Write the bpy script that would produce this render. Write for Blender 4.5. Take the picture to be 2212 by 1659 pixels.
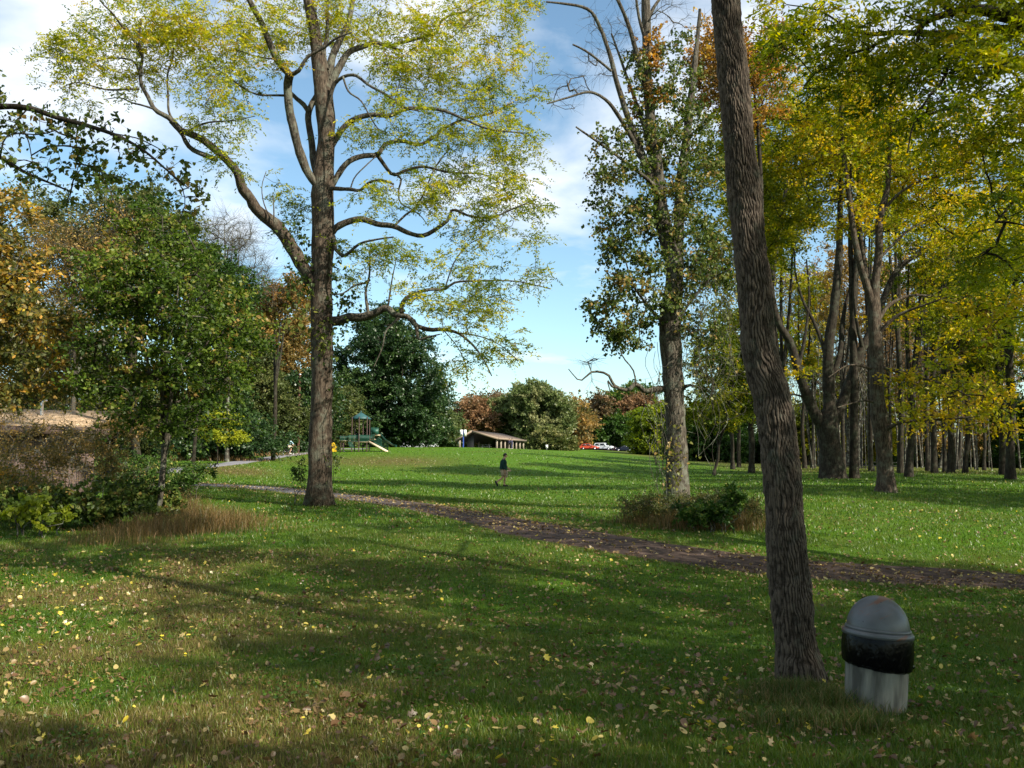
import bpy, math, random
import numpy as np
from mathutils import Vector, Matrix
for o in list(bpy.data.objects): bpy.data.objects.remove(o)
SC = bpy.context.scene
COL = SC.collection
random.seed(7)
RNG = np.random.default_rng(7)

# ---------------------------------------------------------------- camera
F = 1916.0; W = 2212.0; CX = 1106.0; CY = 829.5; EYE = 1.65
PITCH = math.atan(171.0 / F)
cam = bpy.data.cameras.new('camera'); cam_o = bpy.data.objects.new('camera', cam); COL.objects.link(cam_o)
cam.sensor_width = 36; cam.lens = 36 * F / W; cam.clip_start = 0.1; cam.clip_end = 6000
cam_o.location = (0, 0, EYE); cam_o.rotation_euler = (math.pi / 2 + PITCH, 0, 0)
SC.camera = cam_o
# ---------------------------------------------------------------- light
SUN_EL = math.radians(37); SUN_AZ = math.atan2(0.80, -0.60)     # compass: from +Y towards +X (behind, to the right)
SUN = Vector((math.sin(SUN_AZ) * math.cos(SUN_EL), math.cos(SUN_AZ) * math.cos(SUN_EL), math.sin(SUN_EL)))
sl = bpy.data.lights.new('sun', 'SUN'); sl.energy = 5.0; sl.angle = math.radians(0.55); sl.color = (1, 0.93, 0.80)
so = bpy.data.objects.new('sun', sl); COL.objects.link(so); so.rotation_euler = SUN.to_track_quat('Z', 'Y').to_euler()
SC.view_settings.view_transform = 'Standard'; SC.view_settings.look = 'None'
SC.view_settings.gamma = 1; SC.view_settings.exposure = 1.0
wd = bpy.data.worlds.new('World'); SC.world = wd; wd.use_nodes = True
def world():
    nt = wd.node_tree; N = nt.nodes; L = nt.links
    bg = N['Background']; bg.inputs['Strength'].default_value = 0.074
    sky = N.new('ShaderNodeTexSky'); sky.sky_type = 'NISHITA'; sky.sun_disc = False
    sky.sun_elevation = SUN_EL; sky.sun_rotation = SUN_AZ; sky.air_density = 1.0; sky.dust_density = 0.7; sky.ozone_density = 1.3
    tc = N.new('ShaderNodeTexCoord')
    sep = N.new('ShaderNodeSeparateXYZ'); L.new(tc.outputs['Generated'], sep.inputs[0])
    mx = N.new('ShaderNodeMath'); mx.operation = 'MAXIMUM'; mx.inputs[1].default_value = 0.0; L.new(sep.outputs['Z'], mx.inputs[0])
    ad = N.new('ShaderNodeMath'); ad.operation = 'ADD'; ad.inputs[1].default_value = 0.16; L.new(mx.outputs[0], ad.inputs[0])
    dx = N.new('ShaderNodeMath'); dx.operation = 'DIVIDE'; L.new(sep.outputs['X'], dx.inputs[0]); L.new(ad.outputs[0], dx.inputs[1])
    dy = N.new('ShaderNodeMath'); dy.operation = 'DIVIDE'; L.new(sep.outputs['Y'], dy.inputs[0]); L.new(ad.outputs[0], dy.inputs[1])
    cb = N.new('ShaderNodeCombineXYZ'); L.new(dx.outputs[0], cb.inputs[0]); L.new(dy.outputs[0], cb.inputs[1])
    mp = N.new('ShaderNodeMapping'); mp.inputs['Location'].default_value = (3.4, 1.0, 0); L.new(cb.outputs[0], mp.inputs[0])
    n = N.new('ShaderNodeTexNoise'); n.inputs['Scale'].default_value = 2.1; n.inputs['Detail'].default_value = 7; n.inputs['Roughness'].default_value = 0.52
    n.inputs['Distortion'].default_value = 0.25
    L.new(mp.outputs[0], n.inputs['Vector'])
    # more cloud high up, clear band over the horizon
    h = N.new('ShaderNodeMapRange'); h.inputs[1].default_value = 0.10; h.inputs[2].default_value = 0.42; h.inputs[3].default_value = -0.12; h.inputs[4].default_value = 0.12
    L.new(sep.outputs['Z'], h.inputs[0])
    s = N.new('ShaderNodeMath'); s.operation = 'ADD'; L.new(n.outputs['Fac'], s.inputs[0]); L.new(h.outputs[0], s.inputs[1])
    r = N.new('ShaderNodeValToRGB'); r.color_ramp.elements[0].position = 0.50; r.color_ramp.elements[1].position = 0.72
    r.color_ramp.elements[1].color = (0.9, 0.9, 0.9, 1)
    L.new(s.outputs[0], r.inputs[0])
    mix = N.new('ShaderNodeMix'); mix.data_type = 'RGBA'; L.new(r.outputs['Color'], mix.inputs['Factor'])
    boost = N.new('ShaderNodeMix'); boost.data_type = 'RGBA'; boost.blend_type = 'MULTIPLY'; boost.inputs['Factor'].default_value = 1
    boost.inputs[7].default_value = (1.32, 1.50, 1.42, 1); L.new(sky.outputs[0], boost.inputs[6])
    L.new(boost.outputs[2], mix.inputs[6]); mix.inputs[7].default_value = (8.0, 8.35, 8.8, 1)
    L.new(mix.outputs[2], bg.inputs[0])
world()

# ---------------------------------------------------------------- projections and terrain
ct, st = math.cos(PITCH), math.sin(PITCH)
def ray(u, v):
    a = (u - CX) / F; b = (CY - v) / F
    return (a, ct - b * st, st + b * ct)
def P(u, v, d):
    x, y, z = ray(u, v); k = d / y
    return np.array((x * k, d, EYE + z * k))
def px(d): return d / F * 1.0                                     # metres per photo pixel at depth d
COLS = np.array([0, 450, 800, 1100, 1230, 1380, 1600, 1800, 2212.])
ROWS = {16: [1190, 1185, 1190, 1195, 1200, 1207, 1220, 1235, 1252],
        24: [1110, 1105, 1100, 1122, 1122, 1115, 1112, 1120, 1135],
        34: [1050, 1052, 1068, 1080, 1080, 1076, 1066, 1060, 1080],
        48: [1020, 1025, 1044, 1050, 1048, 1046, 1040, 1033, 1045],
        65: [1000, 1004, 1016, 1020, 1022, 1026, 1028, 1018, 1024],
        95: [985, 984, 975, 976, 985, 995, 1008, 1012, 1016],
        115: [975, 973, 966, 966, 977, 989, 1001, 1008, 1013],
        150: [975, 970, 969, 969, 977.5, 984, 1000, 1006, 1011],
        210: [974, 972, 970, 970, 971.5, 975, 994, 1003, 1008]}
DS = [-60, 0, 5, 7, 11]; ZS = [[0] * 9, [0] * 9, [0] * 9, [-.1, -.1, -.11, -.13, -.14, -.16, -.17, -.18, -.2], [-.1, -.12, -.2, -.28, -.3, -.33, -.36, -.38, -.4]]
TC = (COLS - CX) / F
for d, vs in ROWS.items():
    DS.append(d); ZS.append([P(u, v, d)[2] for u, v in zip(COLS, vs)])
for d in (400, 4000): DS.append(d); ZS.append(ZS[-1])
DS = np.array(DS, float); ZS = np.array(ZS, float)
TF = np.linspace(-1.2, 1.2, 241)
ZF = np.array([np.interp(TF, TC, r) for r in ZS])
k_ = np.exp(-0.5 * (np.arange(-12, 13) / 5.0) ** 2); k_ /= k_.sum()
ZF = np.array([np.convolve(np.pad(r, 12, mode='edge'), k_, 'valid') for r in ZF])
def pchip_slopes(x, y):
    h = np.diff(x)[:, None]; dl = np.diff(y, axis=0) / h
    m = np.zeros_like(y)
    a, b = dl[:-1], dl[1:]; w1 = 2 * h[1:] + h[:-1]; w2 = h[1:] + 2 * h[:-1]
    ok = a * b > 0
    with np.errstate(divide='ignore', invalid='ignore'):
        hm = (w1 + w2) / (w1 / a + w2 / b)
    m[1:-1] = np.where(ok, hm, 0); m[0] = dl[0]; m[-1] = dl[-1]
    return m
MF = pchip_slopes(DS, ZF)
def lattice(seed, n=256): return np.random.default_rng(seed).random((n, n))
LAT = [lattice(s) for s in range(40, 46)]
def vnoise(x, y, k=0):
    t = LAT[k % 6]; n = t.shape[0]
    xi = np.floor(x).astype(int); yi = np.floor(y).astype(int); fx = x - xi; fy = y - yi
    fx = fx * fx * (3 - 2 * fx); fy = fy * fy * (3 - 2 * fy)
    a = t[xi % n, yi % n]; b = t[(xi + 1) % n, yi % n]; c = t[xi % n, (yi + 1) % n]; d = t[(xi + 1) % n, (yi + 1) % n]
    return (a * (1 - fx) + b * fx) * (1 - fy) + (c * (1 - fx) + d * fx) * fy
def fbm(x, y, o=4, k=0):
    s = 0; a = 0.5; t = 0
    for i in range(o): s = s + a * vnoise(x * 2 ** i + 17 * i, y * 2 ** i + 31 * i, k + i); t += a; a *= .5
    return s / t
def zfun(x, y):
    x = np.asarray(x, float); y = np.asarray(y, float)
    t = np.clip(x / np.maximum(y, 9.0), -1.19, 1.19); j = (t + 1.2) / 0.01; j0 = np.clip(np.floor(j).astype(int), 0, 239); fj = j - j0
    yy = np.clip(y, -59, 3999); i = np.clip(np.searchsorted(DS, yy, side='right') - 1, 0, len(DS) - 2)
    h = DS[i + 1] - DS[i]; s = (yy - DS[i]) / h
    def g(A, ii): return A[ii, j0] * (1 - fj) + A[ii, j0 + 1] * fj
    h00 = 2 * s ** 3 - 3 * s ** 2 + 1; h10 = s ** 3 - 2 * s ** 2 + s; h01 = -2 * s ** 3 + 3 * s ** 2; h11 = s ** 3 - s ** 2
    z = h00 * g(ZF, i) + h10 * h * g(MF, i) + h01 * g(ZF, i + 1) + h11 * h * g(MF, i + 1)
    z = z + 0.05 * (fbm(x * .35 + 50, y * .35 + 90, 3) - .5) * np.clip(y / 8, 0, 1)
    return z + 0.22 * (fbm(x * .07 + 5, y * .07 + 9, 2, 2) - .5) * np.clip((y - 25) / 30, 0, 1)
def axis(lims):
    out = []
    for a, b, s in lims: out += list(np.arange(a, b, s))
    return np.array(out + [lims[-1][1]])
GX = axis([(-3000, -600, 400), (-600, -120, 30), (-120, -40, 3), (-40, -14, .8), (-14, 14, .25), (14, 40, .8), (40, 120, 3), (120, 600, 30), (600, 3000, 400)])
GY = axis([(-60, -10, 5), (-10, 2, 1), (2, 22, .22), (22, 50, .5), (50, 130, 1.2), (130, 260, 4), (260, 600, 20), (600, 4000, 400)])
GXX, GYY = np.meshgrid(GX, GY, indexing='ij'); GZ = zfun(GXX, GYY)
def gz(x, y):
    x = np.asarray(x, float); y = np.asarray(y, float)
    i = np.clip(np.searchsorted(GX, x, side='right') - 1, 0, len(GX) - 2); j = np.clip(np.searchsorted(GY, y, side='right') - 1, 0, len(GY) - 2)
    fx = (x - GX[i]) / (GX[i + 1] - GX[i]); fy = (y - GY[j]) / (GY[j + 1] - GY[j])
    return (GZ[i, j] * (1 - fx) + GZ[i + 1, j] * fx) * (1 - fy) + (GZ[i, j + 1] * (1 - fx) + GZ[i + 1, j + 1] * fx) * fy
def hit(u, v, dmax=160):
    x, y, z = ray(u, v); ds = np.arange(3, dmax, .05)
    X = x / y * ds; Z = EYE + z / y * ds
    b = np.nonzero(Z - gz(X, ds) < 0)[0]
    d = ds[b[0]] if len(b) else dmax
    return np.array((x / y * d, d, float(gz(x / y * d, d))))

# ---------------------------------------------------------------- mesh helpers
class Geo:
    def __init__(s): s.v = []; s.q = []; s.t = []; s.n = 0; s.qt = []; s.tt = []; s.poly = []
    def add(s, v, q=None, t=None, tint=None):
        v = np.asarray(v, float).reshape(-1, 3); s.v.append(v)
        if q is not None:
            q = np.asarray(q, int).reshape(-1, 4); s.q.append(q + s.n); s.qt.append(np.broadcast_to(0.5 if tint is None else tint, (len(q),)).astype(float))
        if t is not None:
            t = np.asarray(t, int).reshape(-1, 3); s.t.append(t + s.n); s.tt.append(np.broadcast_to(0.5 if tint is None else tint, (len(t),)).astype(float))
        s.n += len(v)
    def mesh(s, name, smooth=False):
        v = np.concatenate(s.v) if s.v else np.zeros((0, 3))
        q = np.concatenate(s.q) if s.q else np.zeros((0, 4), int); t = np.concatenate(s.t) if s.t else np.zeros((0, 3), int)
        m = bpy.data.meshes.new(name); m.vertices.add(len(v)); m.vertices.foreach_set('co', v.astype(np.float32).ravel())
        m.loops.add(q.size + t.size); m.loops.foreach_set('vertex_index', np.concatenate([q.ravel(), t.ravel()]).astype(np.int32))
        m.polygons.add(len(q) + len(t))
        m.polygons.foreach_set('loop_start', np.concatenate([np.arange(len(q)) * 4, q.size + np.arange(len(t)) * 3]).astype(np.int32))
        a = m.attributes.new('tint', 'FLOAT', 'FACE')
        a.data.foreach_set('value', np.concatenate(s.qt + s.tt).astype(np.float32) if (s.qt or s.tt) else np.zeros(0, np.float32))
        m.update(calc_edges=True)
        if smooth: m.polygons.foreach_set('use_smooth', np.ones(len(m.polygons), bool))
        m.validate(clean_customdata=False); m.update()
        return m
def put(geo, name, mat, parent=None, smooth=False):
    me = geo.mesh(name, smooth) if isinstance(geo, Geo) else geo
    if mat is not None and not me.materials: me.materials.append(mat)
    o = bpy.data.objects.new(name, me); COL.objects.link(o)
    if parent is not None: o.parent = parent; o.matrix_parent_inverse = Matrix.Translation(-parent.location) if not getattr(parent, 'rot_parent', None) else Matrix()
    return o
def tag(o, label=None, cat=None, group=None, kind=None):
    if label: o['label'] = label
    if cat: o['category'] = cat
    if group: o['group'] = group
    if kind: o['kind'] = kind
    return o
def thing(name, label, cat, loc=(0, 0, 0), group=None, rz=0):
    o = bpy.data.objects.new(name, None); COL.objects.link(o); o.location = Vector([float(c) for c in loc]); o.rotation_euler = (0, 0, rz)
    o.empty_display_size = 0.2
    return tag(o, label, cat, group)
def local(geo, name, mat, parent, smooth=False):
    """mesh given in the parent's own coordinates"""
    me = geo.mesh(name, smooth) if isinstance(geo, Geo) else geo
    if mat is not None and not me.materials: me.materials.append(mat)
    o = bpy.data.objects.new(name, me); COL.objects.link(o); o.parent = parent
    return o
def box(g, x0, x1, y0, y1, z0, z1, M=None, tint=None):
    v = np.array([(x, y, z) for z in (z0, z1) for y in (y0, y1) for x in (x0, x1)], float)
    if M is not None: v = v @ np.array(M)[:3, :3].T + np.array(M)[:3, 3]
    g.add(v, [(0, 2, 3, 1), (4, 5, 7, 6), (0, 1, 5, 4), (2, 6, 7, 3), (0, 4, 6, 2), (1, 3, 7, 5)], tint=tint)
def tube(g, pts, rad, sides=8, tint=None, cap=True, rough=0, seed=0):
    pts = np.asarray(pts, float); n = len(pts); rad = np.broadcast_to(rad, (n,)).astype(float)
    T = np.gradient(pts, axis=0); T /= np.linalg.norm(T, axis=1)[:, None] + 1e-9
    ref = np.array((1, 0, 0)) if abs(T[0][0]) < .8 else np.array((0, 1, 0))
    u = np.cross(T[0], ref); u /= np.linalg.norm(u)
    U = np.zeros_like(pts)
    for i in range(n):
        u = u - T[i] * (u @ T[i]); u /= np.linalg.norm(u) + 1e-9; U[i] = u
    V = np.cross(T, U); a = np.arange(sides) / sides * 2 * np.pi
    r = rad[:, None] * np.ones((1, sides))
    if rough: r = r * (1 + rough * (vnoise(np.arange(n)[:, None] * .8 + seed * 13.7, a[None] * 1.9 * np.ones((n, 1)), 1) - .5))
    v = pts[:, None] + r[..., None] * (np.cos(a)[None, :, None] * U[:, None] + np.sin(a)[None, :, None] * V[:, None])
    i = np.arange(n - 1)[:, None] * sides; j = np.arange(sides)[None]; k = (j + 1) % sides
    q = np.stack([i + j, i + k, i + sides + k, i + sides + j], -1).reshape(-1, 4)
    g.add(v.reshape(-1, 3), q, tint=tint)
    if cap:
        for e, s in ((0, -1), (n - 1, 1)):
            ring = v[e]; c = ring.mean(0); f = [(sides, j, (j + 1) % sides) if s > 0 else (sides, (j + 1) % sides, j) for j in range(sides)]
            g.add(np.vstack([ring, c]), t=f, tint=tint)
def lathe(g, prof, sides=32, tint=None, c=(0, 0, 0)):
    prof = np.asarray(prof, float); a = np.arange(sides) / sides * 2 * np.pi; n = len(prof)
    v = np.stack([prof[:, 0:1] * np.cos(a), prof[:, 0:1] * np.sin(a), prof[:, 1:2] * np.ones((1, sides))], -1) + np.array(c)
    i = np.arange(n - 1)[:, None] * sides; j = np.arange(sides)[None]; k = (j + 1) % sides
    g.add(v.reshape(-1, 3), np.stack([i + j, i + k, i + sides + k, i + sides + j], -1).reshape(-1, 4), tint=tint)
def sticks(g, p0, p1, r0, r1, tint=None):
    p0 = np.asarray(p0, float); p1 = np.asarray(p1, float); n = len(p0)
    if n == 0: return
    T = p1 - p0; T /= np.linalg.norm(T, axis=1)[:, None] + 1e-9
    R = np.where(np.abs(T[:, 2:3]) > .9, np.array([[1., 0, 0]]), np.array([[0, 0, 1.]])); U = np.cross(T, R); U /= np.linalg.norm(U, axis=1)[:, None] + 1e-9; V = np.cross(T, U)
    vs = []
    for p, r in ((p0, r0), (p1, r1)):
        r = np.broadcast_to(r, (n,))[:, None]
        for k in range(3): vs.append(p + r * (math.cos(k * 2.094) * U + math.sin(k * 2.094) * V))
    v = np.stack(vs, 1).reshape(-1, 3); b = np.arange(n)[:, None] * 6
    q = np.concatenate([b + np.array(f) for f in ((0, 1, 4, 3), (1, 2, 5, 4), (2, 0, 3, 5))])
    g.add(v, q, tint=tint)
def unit(a): return a / (np.linalg.norm(a, axis=-1, keepdims=True) + 1e-9)
def leaves(g, pos, L, Wd, tint, upbias=0.6, T=None, rng=RNG, fold=0.0):
    """pointed four-cornered leaves at pos"""
    n = len(pos)
    if n == 0: return
    N = unit(rng.normal(size=(n, 3)) + np.array((0, 0, upbias)))
    if T is None: T = rng.normal(size=(n, 3))
    T = unit(T - N * (T * N).sum(1, keepdims=True)); B = np.cross(N, T)
    L = np.broadcast_to(L, (n,))[:, None] * rng.uniform(.7, 1.25, (n, 1)); Wd = np.broadcast_to(Wd, (n,))[:, None] * rng.uniform(.75, 1.2, (n, 1))
    b = pos; v = np.stack([b, b + T * L * .45 + B * Wd * .5 + N * fold * Wd, b + T * L, b + T * L * .45 - B * Wd * .5 + N * fold * Wd], 1)
    g.add(v.reshape(-1, 3), np.arange(n * 4).reshape(-1, 4), tint=tint)
def heart_leaves(g, pos, S, tint, rng=RNG, droop=1.0):
    n = len(pos); N = unit(rng.normal(size=(n, 3)) * .8 + np.array((0, -.5, .4)))
    T = rng.normal(size=(n, 3)) * .7 + np.array((0, 0, -droop)); T = unit(T - N * (T * N).sum(1, keepdims=True)); B = np.cross(N, T)
    S = (np.broadcast_to(S, (n,)) * rng.uniform(.6, 1.2, n))[:, None]
    sh = [(0, 0, 0), (-.12, .3, .06), (.2, .48, .1), (.6, .32, .05), (1, 0, -.08), (.6, -.32, .05), (.2, -.48, .1), (-.12, -.3, .06)]
    v = np.stack([pos + S * (a * T + b * B + c * N) for a, b, c in sh], 1).reshape(-1, 3); k = np.arange(n)[:, None] * 8
    q = np.concatenate([k + np.array(f) for f in ((0, 1, 2, 3), (0, 3, 4, 4), (0, 5, 6, 7))])
    q1 = np.concatenate([k + np.array(f) for f in ((0, 1, 2, 3), (0, 5, 6, 7))]); t1 = np.concatenate([k + np.array(f) for f in ((0, 3, 4), (0, 4, 5))])
    tt = np.broadcast_to(tint, (n,)); s = g.n
    g.v.append(v); g.n += len(v); g.q.append(q1 + s); g.qt.append(np.tile(tt, 2)); g.t.append(t1 + s); g.tt.append(np.tile(tt, 2))
def compound(g, pos, D, Lr, nl, ll, lw, tint, rng=RNG):
    """feather-shaped leaves: a stalk from pos along D carrying nl pairs of narrow leaflets"""
    n = len(pos)
    if n == 0: return
    D = unit(D); N = unit(rng.normal(size=(n, 3)) * .35 + np.array((0, 0, 1.))); S = unit(np.cross(D, N)); Lr = Lr * rng.uniform(.7, 1.25, n)
    P_, T_, K_ = [], [], []
    for k in range(nl):
        s = (k + .8) / nl; p = pos + D * (Lr * s)[:, None] + np.array((0, 0, -1)) * (Lr * .35 * s * s)[:, None]
        for sg in (-1, 1): P_.append(p); T_.append(S * sg + D * .45 + np.array((0, 0, -.55))); K_.append(np.full(n, ll * (1 - .35 * abs(s - .5))))
    P_.append(pos + D * Lr[:, None] + np.array((0, 0, -1)) * (Lr * .35)[:, None]); T_.append(D + np.array((0, 0, -.7))); K_.append(np.full(n, ll))
    P_ = np.concatenate(P_); T_ = np.concatenate(T_); K_ = np.concatenate(K_)
    tt = np.tile(np.broadcast_to(tint, (n,)), 2 * nl + 1)
    keep = rng.random(len(P_)) < .9
    leaves(g, P_[keep], K_[keep], lw, np.clip(tt[keep] + rng.normal(0, .05, keep.sum()), 0, 1), 1.2, T_[keep] + rng.normal(0, .2, (keep.sum(), 3)), rng)
    sticks(g, pos, pos + D * (Lr * .9)[:, None] + np.array((0, 0, -1)) * (Lr * .3)[:, None], .002, .001, tint=.6)

# ---------------------------------------------------------------- materials
def new_mat(name):
    m = bpy.data.materials.new(name); m.use_nodes = True; nt = m.node_tree
    return m, nt, nt.nodes['Principled BSDF'], nt.nodes['Material Output']
def ramp_node(nt, stops):
    r = nt.nodes.new('ShaderNodeValToRGB'); e = r.color_ramp.elements
    while len(e) < len(stops): e.new(.5)
    for i, (p, c) in enumerate(stops): e[i].position = p; e[i].color = (*c, 1)
    return r
def leaf_mat(name, stops, trans=0.36, gloss=0.015):
    m, nt, b, out = new_mat(name); N = nt.nodes; L = nt.links
    at = N.new('ShaderNodeAttribute'); at.attribute_name = 'tint'
    r = ramp_node(nt, stops); L.new(at.outputs['Fac'], r.inputs[0])
    d = N.new('ShaderNodeBsdfDiffuse'); t = N.new('ShaderNodeBsdfTranslucent'); gl = N.new('ShaderNodeBsdfGlossy'); gl.inputs['Roughness'].default_value = .42
    gl.inputs['Color'].default_value = (.9, .9, .85, 1)
    m1 = N.new('ShaderNodeMixShader'); m1.inputs[0].default_value = trans; m2 = N.new('ShaderNodeMixShader'); m2.inputs[0].default_value = gloss
    hs = N.new('ShaderNodeHueSaturation'); hs.inputs['Value'].default_value = 1.5; hs.inputs['Saturation'].default_value = 1.1
    L.new(r.outputs[0], d.inputs[0]); L.new(r.outputs[0], hs.inputs['Color']); L.new(hs.outputs[0], t.inputs[0])
    L.new(d.outputs[0], m1.inputs[1]); L.new(t.outputs[0], m1.inputs[2]); L.new(m1.outputs[0], m2.inputs[1]); L.new(gl.outputs[0], m2.inputs[2]); L.new(m2.outputs[0], out.inputs[0])
    N.remove(b); return m
def bark_mat(name, c0, c1, c2, sc=1.0, bump=.6, lichen=(.30, .32, .25), lf=.35):
    m, nt, b, out = new_mat(name); N = nt.nodes; L = nt.links
    g = N.new('ShaderNodeNewGeometry'); mp = N.new('ShaderNodeMapping'); mp.inputs['Scale'].default_value = (14 * sc, 14 * sc, 2.6 * sc); L.new(g.outputs['Position'], mp.inputs[0])
    n1 = N.new('ShaderNodeTexNoise'); n1.inputs['Scale'].default_value = 1.6; n1.inputs['Detail'].default_value = 6; n1.inputs['Roughness'].default_value = .65; n1.inputs['Distortion'].default_value = .6; L.new(mp.outputs[0], n1.inputs['Vector'])
    r = ramp_node(nt, [(.32, c0), (.5, c1), (.68, c2)]); L.new(n1.outputs['Fac'], r.inputs[0])
    n2 = N.new('ShaderNodeTexNoise'); n2.inputs['Scale'].default_value = 3.2; n2.inputs['Detail'].default_value = 5; n2.inputs['Roughness'].default_value = .7; L.new(g.outputs['Position'], n2.inputs['Vector'])
    r2 = ramp_node(nt, [(.50, (0, 0, 0)), (.66, (lf * 2, lf * 2, lf * 2))]); L.new(n2.outputs['Fac'], r2.inputs[0])
    mx = N.new('ShaderNodeMix'); mx.data_type = 'RGBA'; L.new(r2.outputs[0], mx.inputs['Factor']); L.new(r.outputs[0], mx.inputs[6]); mx.inputs[7].default_value = (*lichen, 1)
    L.new(mx.outputs[2], b.inputs['Base Color']); b.inputs['Roughness'].default_value = .92; b.inputs['Specular IOR Level'].default_value = .15
    bp = N.new('ShaderNodeBump'); bp.inputs['Strength'].default_value = bump; bp.inputs['Distance'].default_value = .05; L.new(n1.outputs['Fac'], bp.inputs['Height']); L.new(bp.outputs[0], b.inputs['Normal'])
    return m
def plain(name, c, rough=.6, metal=0, spec=.4, var=.12, sc=6, c2=None, bump=0):
    m, nt, b, out = new_mat(name); N = nt.nodes; L = nt.links
    tc = N.new('ShaderNodeTexCoord'); n = N.new('ShaderNodeTexNoise'); n.inputs['Scale'].default_value = sc; n.inputs['Detail'].default_value = 5; L.new(tc.outputs['Object'], n.inputs['Vector'])
    a = tuple(x * (1 - var) for x in c); z = c2 or tuple(min(1, x * (1 + var)) for x in c)
    r = ramp_node(nt, [(.35, a), (.65, z)]); L.new(n.outputs['Fac'], r.inputs[0]); L.new(r.outputs[0], b.inputs['Base Color'])
    b.inputs['Roughness'].default_value = rough; b.inputs['Metallic'].default_value = metal; b.inputs['Specular IOR Level'].default_value = spec
    if bump:
        bp = N.new('ShaderNodeBump'); bp.inputs['Strength'].default_value = bump; bp.inputs['Distance'].default_value = .02; L.new(n.outputs['Fac'], bp.inputs['Height']); L.new(bp.outputs[0], b.inputs['Normal'])
    return m
G_ = (.035, .075, .010); LG = (.085, .14, .018); YL = (.36, .30, .022); YG = (.19, .23, .022); BR = (.17, .085, .030); OR = (.42, .15, .030); DG = (.018, .042, .012)
M = dict(
    walnut=leaf_mat('walnut_leaf', [(0, (.055, .095, .010)), (.35, (.15, .19, .012)), (.62, (.29, .30, .016)), (.88, (.52, .46, .022)), (1, (.36, .24, .03))], .42),
    yellow=leaf_mat('yellow_leaf', [(0, (.040, .072, .010)), (.35, (.12, .15, .011)), (.6, (.22, .225, .012)), (.85, (.40, .345, .014)), (1, (.46, .30, .02))], .42),
    green=leaf_mat('green_leaf', [(0, (.020, .045, .010)), (.5, (.045, .095, .014)), (.85, (.10, .15, .03)), (1, (.26, .24, .05))], .3, .015),
    dark=leaf_mat('dark_leaf', [(0, (.012, .030, .010)), (.6, (.026, .060, .016)), (1, (.055, .095, .02))], .25, .03),
    olive=leaf_mat('olive_leaf', [(0, (.04, .055, .015)), (.5, (.09, .11, .03)), (1, (.20, .19, .07))], .3),
    pale=leaf_mat('pale_oak_leaf', [(0, (.05, .075, .022)), (.5, (.11, .14, .045)), (1, (.23, .23, .10))], .3),
    brown=leaf_mat('brown_leaf', [(0, (.07, .075, .022)), (.4, (.17, .125, .04)), (.8, (.32, .19, .06)), (1, (.42, .29, .08))], .35),
    orange=leaf_mat('orange_leaf', [(0, (.06, .065, .02)), (.35, (.17, .10, .03)), (.7, (.38, .18, .04)), (1, (.46, .30, .06))], .38),
    rust=leaf_mat('rust_leaf', [(0, (.055, .055, .024)), (.5, (.13, .085, .04)), (1, (.22, .12, .058))], .3),
    lime=leaf_mat('lime_leaf', [(0, (.10, .14, .015)), (.5, (.24, .28, .02)), (1, (.40, .38, .03))], .42),
    heart=leaf_mat('vine_leaf', [(0, (.022, .042, .010)), (.5, (.065, .10, .016)), (.85, (.14, .14, .03)), (1, (.26, .17, .05))], .32, .015),
    weed=leaf_mat('weed_leaf', [(0, (.03, .05, .012)), (.4, (.07, .085, .02)), (.75, (.16, .13, .04)), (1, (.27, .17, .06))], .3),
    drygrass=leaf_mat('dry_grass', [(0, (.035, .05, .010)), (.35, (.10, .068, .022)), (.8, (.18, .11, .04)), (1, (.30, .18, .08))], .25, .02),
    olivegreen=leaf_mat('olive_green_leaf', [(0, (.026, .050, .009)), (.4, (.066, .112, .014)), (.75, (.13, .17, .026)), (.92, (.20, .18, .04)), (1, (.26, .17, .05))], .36, .01),
    tanmix=leaf_mat('tan_orange_leaf', [(0, (.06, .075, .018)), (.3, (.14, .13, .03)), (.6, (.27, .18, .04)), (.85, (.46, .24, .045)), (1, (.50, .37, .05))], .38, .02),
    weedgrass=leaf_mat('weed_grass', [(0, (.025, .06, .008)), (.4, (.06, .10, .014)), (.7, (.13, .10, .035)), (1, (.24, .16, .07))], .25, .02),
    bark=bark_mat('walnut_bark', (.014, .010, .007), (.055, .040, .028), (.13, .100, .072), 1.0, .9, (.13, .135, .10), .3),
    bark_pale=bark_mat('pale_bark', (.016, .013, .010), (.058, .048, .036), (.15, .13, .10), 1.0, .8, (.15, .16, .12), .35),
    bark_dark=bark_mat('dark_bark', (.008, .0065, .005), (.024, .019, .0135), (.050, .041, .030), .7, .5, (.07, .075, .05), .3),
    bark_grey=bark_mat('grey_bark', (.018, .015, .012), (.050, .043, .034), (.10, .088, .07), .6, .3),
)
# ---------------------------------------------------------------- ground
def seg_dist(x, y, pts):
    best = np.full(np.shape(x), 1e9)
    for (ax, ay), (bx, by) in zip(pts[:-1], pts[1:]):
        dx, dy = bx - ax, by - ay; t = np.clip(((x - ax) * dx + (y - ay) * dy) / (dx * dx + dy * dy + 1e-9), 0, 1)
        best = np.minimum(best, np.hypot(x - ax - t * dx, y - ay - t * dy))
    return best
def smooth_line(pts, step=.3):
    pts = np.asarray(pts, float); t = np.r_[0, np.cumsum(np.linalg.norm(np.diff(pts, axis=0), axis=1))]
    s = np.arange(0, t[-1], step); q = np.stack([np.interp(s, t, pts[:, k]) for k in range(pts.shape[1])], 1)
    n = max(3, int(3.0 / step)) | 1; k = np.hanning(n + 2)[1:-1]; k /= k.sum()
    return np.stack([np.convolve(np.pad(q[:, i], n // 2, mode='edge'), k, 'valid') for i in range(q.shape[1])], 1)
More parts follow.
